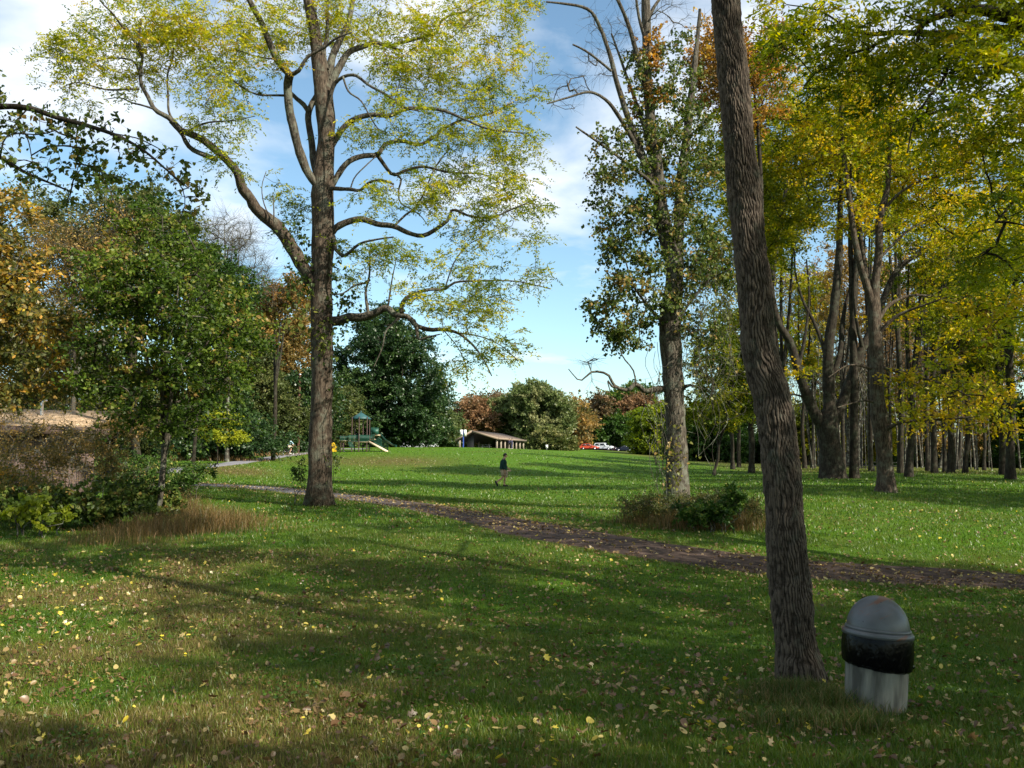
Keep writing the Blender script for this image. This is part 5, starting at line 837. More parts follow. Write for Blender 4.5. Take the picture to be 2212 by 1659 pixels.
shrub('thicket_bush', 'tan-leaved twiggy bush at the far left end of the thicket', 'bush', 20, 1130, [(20, 1050, 80, 50), (90, 1060, 70, 40), (-40, 1040, 70, 60), (10, 1110, 70, 30)], 1.0, 120, 'tanmix', .35, L=.07, asp=.6, seed=405, R=.35, per=3, nt=8)
shrub('dead_brush', 'tall bare brambles and twigs veiling the wall of the hut', 'brush', 110, 1080, [(100, 930, 120, 50), (40, 880, 70, 40), (190, 900, 80, 50), (140, 980, 120, 40)], 1.3, 130, 'brown', .7, L=.06, seed=416, R=.6, nt=8, per=1, wm='bark_grey', stems=12)
shrub('dead_brush', 'pile of bare tangled brushwood between bush and bramble', 'brush', 300, 1090, [(260, 1020, 80, 30), (160, 1040, 90, 30), (330, 1060, 50, 20), (90, 1000, 90, 40)], .9, 120, 'brown', .6, L=.05, seed=406, R=.5, nt=7, per=1, wm='bark_grey')
tall_grass('tall_grass', 'rust-brown tall dry grass at the right foot of the thicket', 'grass', [(430, 1145, .8, .5, 2300, .62), (330, 1155, .8, .45, 1600, .5), (500, 1130, .5, .5, 900, .42), (390, 1115, .5, .4, 1200, .75), (260, 1175, .7, .3, 600, .35)], seed=11, tm=.5)
tall_grass('tall_grass', 'pale straw-coloured tall grass along the dark woodland edge', 'grass', [(520, 985, 3.0, 1.2, 1600, .8), (620, 972, 2.5, 1.2, 900, .7), (440, 995, 2.5, 1.0, 1400, .9)], seed=12, w=.03, tm=.75)
shrub('brush_clump', 'scrubby weeds and brambles ringing the vine-covered trunk', 'bush', 1475, 1130, [(1380, 1095, 50, 22), (1440, 1090, 50, 24), (1500, 1100, 50, 26), (1560, 1085, 50, 30), (1610, 1100, 36, 24), (1470, 1130, 90, 18), (1570, 1125, 60, 18)], .9, 230, 'weed', .42, L=.06, asp=.45, seed=407, R=.28, nt=6, per=6)
shrub('leafy_weed', 'darker green leafy plant in the middle of the brush at the vine tree', 'weed', 1545, 1150, [(1545, 1120, 30, 20), (1500, 1135, 30, 14), (1585, 1075, 20, 26)], .4, 50, 'green', .4, L=.09, asp=.6, seed=408, R=.2)
tall_grass('tall_grass', 'dry brown grass tangled among the brush at the vine-covered tree', 'grass', [(1400, 1130, .5, .3, 1100, .6), (1480, 1142, .6, .3, 1200, .55), (1570, 1142, .5, .3, 1200, .6), (1620, 1130, .35, .3, 600, .7)], seed=13, w=.008, tm=.38)
tall_grass('tall_grass', 'uncut brown-green grass round the foot of the bent trunk and bin', 'grass', [(1740, 1510, .20, .16, 1500, .16), (1800, 1540, .22, .16, 1500, .18), (1680, 1500, .16, .14, 800, .13), (1860, 1580, .14, .12, 700, .15), (1740, 1570, .25, .16, 1100, .12), (1640, 1520, .2, .2, 700, .10)], mat='weedgrass', seed=14, w=.0045, tm=.45)
# sapling next to the tall trunk
shrub('sapling', 'tiny dark-leaved sapling just left of the tall trunk base', 'sapling', 648, 1060, [(645, 1008, 13, 24), (652, 1035, 7, 14)], .2, 13, 'green', .4, L=.06, asp=.6, seed=409, R=.14, per=3, stems=2, d=26.5)

# ================================================================ trees behind and beside the camera (their shade reaches the lawn)
def shade_tree(label, x, y, h, r, cr, n, tm, per, seed, cz=None):
    b = np.array((x, y, float(gz(x, y)))); T = Tree('shade_tree', label, base=b, seed=seed); rng = T.rng; f = h * .38
    T.add_limb(np.array([(*(b - (0, 0, .2)), r * 1.4), (*(b + (0, 0, .3)), r), (*(b + (.1, 0, f)), r * .8), (*(b + (.2, .1, h * .75)), r * .35)]), .5, 10)
    for k in range(5):
        a = k * 1.257 + rng.random(); e = b + (math.cos(a) * cr * .6, math.sin(a) * cr * .6, h * .75); T.add_limb(np.array([(*(b + (.1, 0, f)), r * .5), (*((b + (.1, 0, f) + e) / 2 + (0, 0, .5)), r * .3), (*e, r * .1)]), .5, 6)
    T.grow(blob_pts(rng, b + (0, 0, cz or h * .68), (cr, cr, h * .32), n, .3), .012, .5, .1, .7, .4, 4); sprays(T, 1.1, 7, per, .20, .12, tm, .2, twig_r=.006); return T.done(M['bark_dark'], M['walnut'])
for k, a in enumerate([('broad tree standing right of the viewer', 13.2, 1.4, 15, .28, 4.6, 190, .4, 9), ('smaller tree behind the viewer to the right', 7.5, -5.4, 13, .22, 3.4, 150, .5, 8), ('tree directly behind the viewer', -.5, -4.5, 14, .24, 4.8, 190, .5, 11), ('tree behind the viewer to the left', -8, -4, 14, .24, 4.6, 130, .5, 4), ('large tree right of the viewer beyond the bin', 15.5, -3, 16, .30, 4.8, 190, .4, 8), ('tall tree far behind the viewer to the right', 17, -12, 18, .32, 5.5, 200, .45, 8), ('tree beside the path right of the view', 20.0, 3.5, 15, .28, 4.6, 220, .45, 12), ('tree at the right beyond the path', 25.5, 27, 15, .32, 5.0, 240, .5, 13), ('second tree at the right beyond the path', 36, 26, 16, .32, 5.5, 240, .5, 13), ('tall tree right of the path outside the view', 11.5, 14, 17, .28, 4.2, 170, .5, 8), ('grove tree at the right side, nearer', 34, 46, 17, .32, 5.5, 230, .5, 12), ('grove tree at the right side, second row', 46, 38, 17, .32, 5.5, 220, .5, 12), ('grove tree at the right side, third row', 56, 52, 18, .32, 6, 220, .5, 12), ('grove tree far at the right side', 64, 74, 18, .32, 6, 200, .5, 12), ('grove tree just outside the right edge', 27, 40, 16, .3, 5, 220, .5, 12), ('second grove tree just outside the right edge', 45, 68, 17, .3, 5.5, 200, .5, 12), ('grove tree right of the view', 42, 56, 18, .32, 6, 200, .5, 12), ('deeper grove tree right of the view', 50, 62, 18, .32, 6, 170, .5, 12)]):
    shade_tree(*a, seed=500 + k)
# ================================================================ litter bin
def litter_bin():
    b = hit(1891, 1536); d = b[1]; R = .5 * 126 * px(d); H = 232 * px(d)      # body radius, overall height
    T = thing('litter_bin', 'pale round litter bin with grey domed lid and a black bag folded over its rim', 'litter bin', b)
    T.rotation_euler = (math.radians(-1), math.radians(4.2), 0)
    zb, zt = H * .42, H * .70
    conc = plain('weathered_bin_wall', (.08, .078, .066), .85, 0, .2, .25, 7, (.19, .185, .155), .3)
    nt = conc.node_tree; tn = [n for n in nt.nodes if n.type == 'TEX_NOISE'][0]; mp = nt.nodes.new('ShaderNodeMapping'); mp.inputs['Scale'].default_value = (2.4, 2.4, .35); tc = [n for n in nt.nodes if n.type == 'TEX_COORD'][0]; nt.links.new(tc.outputs['Object'], mp.inputs[0]); nt.links.new(mp.outputs[0], tn.inputs['Vector'])
    g = Geo(); n = 120; a = np.arange(n) / n * 2 * np.pi; prof = [(.93, -.06), (.95, 0), (.96, .05), (.98, .2), (.985, .5), (.99, .62)]
    pr = np.array([(R * p, H * q) for p, q in prof]); v = []
    for r, z in pr: rr = r * (1 + .006 * np.cos(a * 22)); v.append(np.stack([rr * np.cos(a), rr * np.sin(a), z + 0 * a], 1))
    i = np.arange(len(pr) - 1)[:, None] * n; j = np.arange(n)[None]; k = (j + 1) % n; g.add(np.concatenate(v), np.stack([i + j, i + k, i + n + k, i + n + j], -1).reshape(-1, 4))
    local(g, 'drum', conc, T, True)
    # bag: crumpled black plastic folded down over the rim
    g = Geo(); n = 260; m = 60; a = np.arange(n) / n * 2 * np.pi; A, Z = np.meshgrid(a, np.linspace(0, 1, m)); ca, sa = np.cos(A) * 4, np.sin(A) * 4
    fold = (vnoise(ca * 2.2 + 30, sa * 2.2 + Z * 1.5 + 30, 0) - .5) + .6 * (vnoise(ca * 6 + 9, sa * 6 + Z * 4 + 9, 1) - .5) + .3 * (vnoise(ca * 14 + 9, sa * 14 + Z * 12, 2) - .5)
    low = zb - H * .012 - H * .035 * (np.cos(A + .3) * .5 + .5) + H * .008 * (vnoise(ca * 1.8, sa * 1.8, 3) - .5)
    bulge = np.sin(np.pi * np.clip(Z * .93 + .07, 0, 1)) ** .35
    rr = R * (1.02 + .115 * bulge) + R * .022 * fold * (.15 + Z); zz = (zt - H * .02) * (1 - Z) + low * Z
    rr = np.where(Z > .93, R * (1.0 + .10 * (1 - (Z - .93) / .07)) + R * .008 * fold, rr); g.add(np.stack([rr * np.cos(A), rr * np.sin(A), zz], -1).reshape(-1, 3), np.stack([(np.arange(m - 1)[:, None] * n + np.arange(n)[None]), ((np.arange(m - 1)[:, None] + 1) * n + np.arange(n)[None]), ((np.arange(m - 1)[:, None] + 1) * n + (np.arange(n)[None] + 1) % n), (np.arange(m - 1)[:, None] * n + (np.arange(n)[None] + 1) % n)], -1).reshape(-1, 4))
    mb, nt, bs, _ = new_mat('black_plastic'); bs.inputs['Base Color'].default_value = (.002, .002, .0025, 1); bs.inputs['Roughness'].default_value = .2; bs.inputs['Specular IOR Level'].default_value = .12
    nz = nt.nodes.new('ShaderNodeTexNoise'); nz.inputs['Scale'].default_value = 22; nz.inputs['Detail'].default_value = 4; nz.inputs['Distortion'].default_value = 1.2; tc = nt.nodes.new('ShaderNodeTexCoord'); mp = nt.nodes.new('ShaderNodeMapping'); mp.inputs['Scale'].default_value = (1, 1, .5); nt.links.new(tc.outputs['Object'], mp.inputs[0]); nt.links.new(mp.outputs[0], nz.inputs['Vector']); bp = nt.nodes.new('ShaderNodeBump'); bp.inputs['Strength'].default_value = .6; bp.inputs['Distance'].default_value = .01; nt.links.new(nz.outputs['Fac'], bp.inputs['Height']); nt.links.new(bp.outputs[0], bs.inputs['Normal'])
    bag = local(g, 'bag', mb, T, True)
    g = Geo(); q = [(R * 1.10 * math.cos(t), R * 1.10 * math.sin(t), zb + H * .02 + .012 * math.sin(5 * t)) for t in np.linspace(-.6, .3, 9)]; tube(g, q, [.008, .016, .012, .018, .014, .02, .016, .018, .006], 8); local(g, 'knot', mb, bag, True)
    # dome lid with a rim band
    ml, nt, bs, _ = new_mat('grey_painted_metal'); N = nt.nodes; L = nt.links; tc = N.new('ShaderNodeTexCoord'); nz = N.new('ShaderNodeTexNoise'); nz.inputs['Scale'].default_value = 5; nz.inputs['Detail'].default_value = 6; nz.inputs['Roughness'].default_value = .7; L.new(tc.outputs['Object'], nz.inputs['Vector'])
    r1 = ramp_node(nt, [(.3, (.055, .057, .061)), (.7, (.090, .094, .10))]); L.new(nz.outputs['Fac'], r1.inputs[0])
    mr = N.new('ShaderNodeMapping'); mr.inputs['Rotation'].default_value = (0, math.radians(28), 0); L.new(tc.outputs['Object'], mr.inputs[0]); mp = N.new('ShaderNodeMapping'); mp.inputs['Scale'].default_value = (2.2, 3, 14); mp.inputs['Location'].default_value = (.1, 0, -.35); L.new(mr.outputs[0], mp.inputs[0]); n2 = N.new('ShaderNodeTexNoise'); n2.inputs['Scale'].default_value = 1.3; n2.inputs['Detail'].default_value = 7; n2.inputs['Roughness'].default_value = .68; L.new(mp.outputs[0], n2.inputs['Vector']); r2 = ramp_node(nt, [(.555, (0, 0, 0)), (.60, (1, 1, 1))]); L.new(n2.outputs['Fac'], r2.inputs[0])
    mx = N.new('ShaderNodeMix'); mx.data_type = 'RGBA'; L.new(r2.outputs[0], mx.inputs['Factor']); L.new(r1.outputs[0], mx.inputs[6]); mx.inputs[7].default_value = (.12, .055, .035, 1)
    n3 = N.new('ShaderNodeTexNoise'); n3.inputs['Scale'].default_value = 26; n3.inputs['Detail'].default_value = 3; L.new(tc.outputs['Object'], n3.inputs['Vector']); r3 = ramp_node(nt, [(.70, (0, 0, 0)), (.73, (1, 1, 1))]); L.new(n3.outputs['Fac'], r3.inputs[0]); m3 = N.new('ShaderNodeMix'); m3.data_type = 'RGBA'; L.new(r3.outputs[0], m3.inputs['Factor']); L.new(mx.outputs[2], m3.inputs[6]); m3.inputs[7].default_value = (.02, .02, .02, 1)
    L.new(m3.outputs[2], bs.inputs['Base Color']); bs.inputs['Roughness'].default_value = .42; bs.inputs['Metallic'].default_value = .15
    g = Geo(); Rd = R * 1.0; pr = [(R * 1.10, zt - H * .035), (R * 1.135, zt - H * .03), (R * 1.135, zt - H * .003), (R * 1.10, zt + H * .012), (R * 1.03, zt + H * .02)]
    pr += [(Rd * math.cos(t), zt + H * .024 + (H * .300) * math.sin(t)) for t in np.linspace(.0, math.pi / 2 - .02, 22)]; lathe(g, pr, 72)
    lid = local(g, 'lid', ml, T, True)
    g = Geo(); lathe(g, [(R * 1.035, zt + H * .018), (R * 1.055, zt + H * .030), (R * 1.035, zt + H * .042), (R * 1.0, zt + H * .045)], 72); local(g, 'rim', ml, lid, True)
litter_bin()

# ================================================================ people
def skin_body(name, J, E, mat, parent, lvl=2, root=None):
    me = bpy.data.meshes.new(name); ks = list(J); me.from_pydata([J[k][0] for k in ks], [(ks.index(a), ks.index(b)) for a, b in E], [])
    o = bpy.data.objects.new(name, me); COL.objects.link(o); sk = o.modifiers.new('skin', 'SKIN'); sk.use_smooth_shade = True; sk.branch_smoothing = .4
    lay = me.skin_vertices[0] if me.skin_vertices else None
    if lay is None:
        bpy.context.view_layer.update(); lay = me.skin_vertices[0] if me.skin_vertices else None
    if lay is None:
        bm = bmesh.new(); bm.from_mesh(me); bm.verts.layers.skin.verify(); bm.to_mesh(me); bm.free(); lay = me.skin_vertices[0]
    for i, k in enumerate(ks): r = J[k][1]; lay.data[i].radius = r if isinstance(r, tuple) else (r, r); lay.data[i].use_root = (k == (root or ks[0]))
    sb = o.modifiers.new('sub', 'SUBSURF'); sb.levels = sb.render_levels = lvl
    dg = bpy.context.evaluated_depsgraph_get(); nm = bpy.data.meshes.new_from_object(o.evaluated_get(dg)); nm.name = name; bpy.data.objects.remove(o)
    nm.materials.clear(); nm.materials.append(mat); q = bpy.data.objects.new(name, nm); COL.objects.link(q); q.parent = parent; nm.polygons.foreach_set('use_smooth', [True] * len(nm.polygons)); return q
import bmesh
def hand(J, E, wrist, d, side, pre, nrm=(0, 1, 0), curl=.6, s=1.0):
    """palm, four curled fingers of unequal length and a thumb off the side of the palm"""
    w = np.array(J[wrist][0], float); d = unit(np.array(d, float)); nrm = unit(np.array(nrm, float)); lat = np.cross(d, nrm) * side; pk = pre + 'palm'; J[pk] = (tuple(w + d * .07 * s), (.036 * s, .018 * s)); E.append((wrist, pk))
    for i, (L, off) in enumerate([(.072, .030), (.080, .010), (.074, -.010), (.058, -.028)]):
        p = w + d * .085 * s + lat * off * s; q = p + (d + nrm * curl * .4) * L * .5 * s; r = q + (d * .5 + nrm * curl) * L * .5 * s
        for n_, a, rr in (('a', p, .0105), ('b', q, .0095), ('c', r, .008)): J[pre + 'f%d' % i + n_] = (tuple(a), rr * s)
        E += [(pk, pre + 'f%da' % i), (pre + 'f%da' % i, pre + 'f%db' % i), (pre + 'f%db' % i, pre + 'f%dc' % i)]
    p = w + d * .03 * s + lat * .034 * s; q = p + (d * .6 + lat * .5 + nrm * .2) * .04 * s; r = q + (d * .8 + nrm * .5) * .03 * s
    for n_, a, rr in (('a', p, .012), ('b', q, .011), ('c', r, .009)): J[pre + 't' + n_] = (tuple(a), rr * s)
    E += [(pk, pre + 'ta'), (pre + 'ta', pre + 'tb'), (pre + 'tb', pre + 'tc')]
SKIN = plain('skin', (.40, .23, .15), .55, 0, .3, .06); HAIR = plain('dark_hair', (.018, .012, .009), .6, 0, .3); NAVY = plain('dark_green_cloth', (.008, .030, .026), .9, 0, .2, .15, 9)
KHAKI = plain('khaki_cloth', (.34, .25, .17), .9, 0, .2, .2, 8); BLACKC = plain('black_cloth', (.012, .012, .016), .8, 0, .3); WHITEC = plain('white_cloth', (.6, .6, .58), .8)
def torso_shell(name, rings, mat, parent, n=24):
    """stacked ellipses (centre, rx, ry) closed into one garment"""
    g = Geo(); a = np.arange(n) / n * 2 * np.pi; v = [np.stack([c[0] + rx * np.cos(a), c[1] + ry * np.sin(a), c[2] + 0 * a], 1) for c, rx, ry in rings]; i = np.arange(len(rings) - 1)[:, None] * n; j = np.arange(n)[None]; k = (j + 1) % n
    g.add(np.concatenate(v), np.stack([i + j, i + k, i + n + k, i + n + j], -1).reshape(-1, 4)); return local(g, name, mat, parent, True)
def head_mesh(J, E, h, fwd, s=1.0, neck='neck'):
    """skull, jaw, nose and ears grown with the body; h is the head centre"""
    h = np.array(h, float); f = np.array(fwd, float); sd = np.cross(f, (0, 0, 1)); up = np.array((0, 0, 1.))
    J['jaw'] = (tuple(h + f * .025 * s - up * .055 * s), (.058 * s, .062 * s)); J['head'] = (tuple(h), (.076 * s, .094 * s)); J['crown'] = (tuple(h + up * .065 * s - f * .012 * s), (.064 * s, .076 * s)); E += [(neck, 'jaw'), ('jaw', 'head'), ('head', 'crown')]
def face_bits(h, fwd, parent, s=1.0):
    h = np.array(h, float); f = np.array(fwd, float); sd = np.cross(f, (0, 0, 1)); up = np.array((0, 0, 1.))
    g = Geo(); tube(g, [h + f * .088 * s + up * .012 * s, h + f * .108 * s - up * .012 * s, h + f * .116 * s - up * .026 * s, h + f * .098 * s - up * .032 * s], [.007 * s, .010 * s, .014 * s, .008 * s], 8); local(g, 'nose', SKIN, parent, True)
    for sg in (-1, 1): g = Geo(); tube(g, [h + sd * sg * .080 * s - up * .025 * s, h + sd * sg * .088 * s - f * .01 * s, h + sd * sg * .084 * s + up * .025 * s], [.008 * s, .014 * s, .009 * s], 8); local(g, 'ear', SKIN, parent, True)
    for sg in (-1, 1): g = Geo(); c = h + f * .090 * s + sd * sg * .030 * s + up * .014 * s; lathe(g, [(.001, -.008), (.008, -.005), (.010, 0), (.008, .005), (.001, .008)], 10, c=c); local(g, 'eye', HAIR, parent, True)
    g = Geo(); c = h + f * .088 * s - up * .062 * s; tube(g, [c - sd * .022 * s - f * .006, c, c + sd * .022 * s - f * .006], [.003, .005, .003], 6); local(g, 'mouth', plain('lips', (.25, .10, .08)), parent)
def walker():
    b = hit(1090, 1051); T = thing('person', 'man in dark green top and khaki shorts striding right across the lawn', 'person', b); x = 1
    J = {}; E = []
    def j(k, p, r, par=None):
        J[k] = (p, r)
        if par: E.append((par, k))
    # walking to +x; front (left) leg straight, rear leg pushing off
    j('pelvis', (-.08, 0, .95), (.15, .125)); j('belly', (-.05, 0, 1.10), (.19, .185), 'pelvis'); j('chest', (-.06, 0, 1.31), (.19, .165), 'belly'); j('shoulders', (-.05, 0, 1.45), (.12, .085), 'chest'); j('neck', (-.005, 0, 1.53), .062, 'shoulders')
    head_mesh(J, E, (.05, 0, 1.625), (.96, 0, -.25), 1.05)
    j('lhip', (-.07, .09, .90), .095, 'pelvis'); j('lknee', (.02, .10, .50), .060, 'lhip'); j('lcalf', (0, .10, .34), .056, 'lknee'); j('lank', (-.03, .10, .09), .036, 'lcalf'); j('lheel', (-.05, .10, .045), .036, 'lank'); j('ltoe', (.13, .10, .035), .036, 'lank')
    j('rhip', (-.09, -.09, .90), .095, 'pelvis'); j('rknee', (-.08, -.10, .50), .060, 'rhip'); j('rcalf', (-.22, -.10, .38), .054, 'rknee'); j('rank', (-.42, -.10, .24), .036, 'rcalf'); j('rheel', (-.47, -.10, .25), .034, 'rank'); j('rtoe', (-.36, -.10, .07), .034, 'rank')
    for sd, s in (('l', 1), ('r', -1)):
        ex = -.10 if s < 0 else .0; hx = .02 if s < 0 else .20; hz = .80 if s < 0 else .93
        j(sd + 'sh', (-.05, .19 * s, 1.42), .062, 'shoulders'); j(sd + 'el', (ex, .25 * s, 1.13), .044, sd + 'sh'); j(sd + 'wr', (hx, .22 * s, hz), .030, sd + 'el'); hand(J, E, sd + 'wr', (.25 if s < 0 else .6, 0, -1 if s < 0 else -.4), s, sd, (0, -s, 0), .7)
    body = skin_body('body', J, E, SKIN, T)
    face_bits((.05, 0, 1.625), (.97, 0, -.22), T, 1.05)
    g = Geo(); h = np.array((.030, 0, 1.658)); lathe(g, [(.088, -.03), (.094, .0), (.088, .035), (.068, .068), (.035, .088), (.002, .094)], 24, c=h); tube(g, [h + (-.04, 0, .02), h + (-.058, 0, -.04), h + (-.045, 0, -.09)], [.07, .062, .045], 14); local(g, 'hair', HAIR, T, True)
    Js = {k: v for k, v in J.items() if k in ('belly', 'chest', 'shoulders', 'lsh', 'rsh', 'lel', 'rel')}; Js = {k: (v[0], tuple(np.array(v[1] if isinstance(v[1], tuple) else (v[1],) * 2) * (1.10 if k in ('belly', 'chest') else 1.2))) for k, v in Js.items()}
    Js['hem'] = ((-.07, 0, .93), (.20, .19)); Js['lcuff'] = ((.16, .228, .97), .046); Js['rcuff'] = ((-.01, -.228, .86), .046); Js['collar'] = ((-.02, 0, 1.50), .072)
    skin_body('shirt', Js, [('hem', 'belly'), ('belly', 'chest'), ('chest', 'shoulders'), ('shoulders', 'collar'), ('shoulders', 'lsh'), ('lsh', 'lel'), ('lel', 'lcuff'), ('shoulders', 'rsh'), ('rsh', 'rel'), ('rel', 'rcuff')], NAVY, T, root='belly')
    Jp = {'w': ((-.08, 0, .97), (.165, .14)), 'l1': ((-.06, .10, .82), .13), 'l2': ((-.01, .10, .64), .115), 'l3': ((.01, .10, .52), .105), 'r1': ((-.09, -.10, .82), .13), 'r2': ((-.08, -.10, .64), .115), 'r3': ((-.09, -.10, .53), .105)}
    skin_body('shorts', Jp, [('w', 'l1'), ('l1', 'l2'), ('l2', 'l3'), ('w', 'r1'), ('r1', 'r2'), ('r2', 'r3')], KHAKI, T)
    for p, q, m in (((-.06, .10, .045), (.15, .10, .035), BLACKC), ((-.47, -.10, .27), (-.36, -.10, .05), BLACKC)):
        g = Geo(); p, q = np.array(p), np.array(q); tube(g, [p + (p - q) * .12, p, p * .5 + q * .5, q, q + (q - p) * .12], [.03, .05, .052, .05, .022], 12); local(g, 'shoe', m, T, True)
    B = tag(skin_body('cloth_bundle', {'a': ((.08, .27, .84), .04), 'b': ((.14, .29, .72), (.085, .06)), 'c': ((.10, .29, .58), (.09, .05)), 'd': ((.24, .28, .80), .045), 'e': ((.36, .27, .83), .022), 'f': ((.13, .29, .46), .05), 'g': ((.05, -.27, .72), .02)}, [('a', 'b'), ('b', 'c'), ('c', 'f'), ('a', 'd'), ('d', 'e')], KHAKI, None), 'rumpled brown cloth bundle hanging from the walking man\'s hand', 'bundle')
    B.location = Vector(b) + Vector((0, -.52, 0))
    M_ = B.location
walker()
WT = plain('tyre_rubber', (.02, .02, .02), .8); CH = plain('bright_metal', (.55, .55, .56), .3, .8)
def cyclist():
    b = hit(628, 984); T = thing('bicycle', 'dark bicycle ridden along the grey cycle path', 'bicycle', b); fr = plain('dark_frame_paint', (.02, .02, .025), .4)
    def at(x, z, y=0): return np.array((x, y, z))
    for x in (-.52, .52):
        g = Geo(); t = np.linspace(0, 2 * np.pi, 33); pts = np.stack([x + .33 * np.cos(t), 0 * t, .345 + .33 * np.sin(t)], 1); tube(g, pts, .021, 6, cap=False); w = local(g, 'wheel', WT, T, True)
        g = Geo(); pts = np.stack([x + .305 * np.cos(t), 0 * t, .345 + .305 * np.sin(t)], 1); tube(g, pts, .010, 6, cap=False); a = np.arange(16) / 16 * 6.283; sticks(g, np.stack([x + 0 * a, 0 * a + .02, .345 + 0 * a], 1), np.stack([x + .3 * np.cos(a), 0 * a, .345 + .3 * np.sin(a)], 1), .003, .003); local(g, 'rim', CH, w)
    g = Geo()
    for p, q, r in [((-.52, .345), (-.13, .30), .012), ((-.52, .345), (-.22, .78), .011), ((-.13, .30), (-.24, .84), .017), ((-.13, .30), (.36, .72), .019), ((-.22, .76), (.34, .80), .017), ((.36, .72), (.33, .86), .018), ((.37, .70), (.52, .345), .014)]: tube(g, [at(*p), at(*q)], r, 8)
    local(g, 'frame', fr, T, True)
    g = Geo(); tube(g, [at(.30, 1.0, -.28), at(.38, 1.0, -.1), at(.35, .98), at(.38, 1.0, .1), at(.30, 1.0, .28)], .013, 8); tube(g, [at(.33, .86), at(.35, .98)], .014, 8); local(g, 'handlebar', fr, T, True)
    g = Geo(); tube(g, [at(-.36, .93), at(-.26, .93), at(-.12, .92), at(-.08, .91)], [.03, .065, .035, .015], 10); tube(g, [at(-.24, .84), at(-.25, .92)], .013, 8); local(g, 'saddle', BLACKC, T, True)
    g = Geo(); tube(g, [at(-.13, .30, -.04), at(-.10, .14, -.06), at(-.10, .14, -.14)], .012, 6); tube(g, [at(-.13, .30, .04), at(-.16, .46, .06), at(-.16, .46, .14)], .012, 6); t = np.linspace(0, 6.283, 17); tube(g, np.stack([-.13 + .09 * np.cos(t), 0 * t - .045, .30 + .09 * np.sin(t)], 1), .008, 6, cap=False); local(g, 'pedals', fr, T, True)
    R = thing('person', 'cyclist in pale blue top, beige shorts and white shoes riding away along the cycle path', 'person', b); J = {}; E = []
    def j(k, p, r, par=None):
        J[k] = (p, r)
        if par: E.append((par, k))
    j('pelvis', (-.24, 0, 1.0), (.14, .12)); j('belly', (-.20, 0, 1.14), (.14, .12), 'pelvis'); j('chest', (-.10, 0, 1.34), (.15, .12), 'belly'); j('shoulders', (-.05, 0, 1.46), (.11, .08), 'chest'); j('neck', (.0, 0, 1.55), .052, 'shoulders'); head_mesh(J, E, (.05, 0, 1.65), (1, 0, 0))
    for sd, s, kz, kx, fz, fx in (('l', 1, .86, .14, .50, -.14), ('r', -1, .66, .08, .19, -.08)):
        j(sd + 'hip', (-.22, .09 * s, .96), .085, 'pelvis'); j(sd + 'knee', (kx, .11 * s, kz), .058, sd + 'hip'); j(sd + 'calf', ((kx + fx) / 2 - .03, .11 * s, (kz + fz) / 2), .052, sd + 'knee'); j(sd + 'ank', (fx - .03, .11 * s, fz + .08), .034, sd + 'calf'); j(sd + 'toe', (fx + .12, .11 * s, fz + .01), .03, sd + 'ank')
        j(sd + 'sh', (-.05, .18 * s, 1.43), .056, 'shoulders'); j(sd + 'el', (.12, .25 * s, 1.22), .040, sd + 'sh'); j(sd + 'wr', (.27, .25 * s, 1.04), .028, sd + 'el'); hand(J, E, sd + 'wr', (.7, 0, -.35), s, sd, (0, 0, -1), .9)
    skin_body('body', J, E, SKIN, R); face_bits((.05, 0, 1.65), (1, 0, 0), R)
    g = Geo(); h = np.array((.035, 0, 1.68)); lathe(g, [(.082, -.03), (.090, .0), (.086, .035), (.066, .068), (.03, .088), (.002, .092)], 20, c=h); local(g, 'hair', HAIR, R, True)
    BL = plain('pale_blue_cloth', (.30, .47, .55), .9); BG = plain('beige_cloth', (.58, .50, .38), .9)
    f = lambda k, m: (J[k][0], tuple(np.array(J[k][1] if isinstance(J[k][1], tuple) else (J[k][1],) * 2) * m))
    skin_body('shirt', {'hem': ((-.26, 0, .97), (.165, .14)), 'belly': f('belly', 1.12), 'chest': f('chest', 1.1), 'shoulders': f('shoulders', 1.15), 'lsh': f('lsh', 1.2), 'lel': f('lel', 1.25), 'rsh': f('rsh', 1.2), 'rel': f('rel', 1.25), 'lc': ((.21, .25, 1.11), .035), 'rc': ((.21, -.25, 1.11), .035)}, [('hem', 'belly'), ('belly', 'chest'), ('chest', 'shoulders'), ('shoulders', 'lsh'), ('lsh', 'lel'), ('lel', 'lc'), ('shoulders', 'rsh'), ('rsh', 'rel'), ('rel', 'rc')], BL, R, root='belly')
    skin_body('shorts', {'w': ((-.25, 0, .97), (.15, .13)), 'l': ((-.10, .10, .93), .10), 'l2': ((.06, .11, .88), .088), 'r': ((-.10, -.10, .84), .10), 'r2': ((.02, -.11, .72), .088)}, [('w', 'l'), ('l', 'l2'), ('w', 'r'), ('r', 'r2')], BG, R)
    for p in ((-.14, .11, .51), (-.08, -.11, .20)): g = Geo(); p = np.array(p); tube(g, [p + (-.08, 0, .03), p + (-.04, 0, .02), p + (.06, 0, .01), p + (.15, 0, -.005), p + (.18, 0, -.01)], [.03, .048, .046, .04, .02], 10); local(g, 'shoe', WHITEC, R, True)
cyclist()
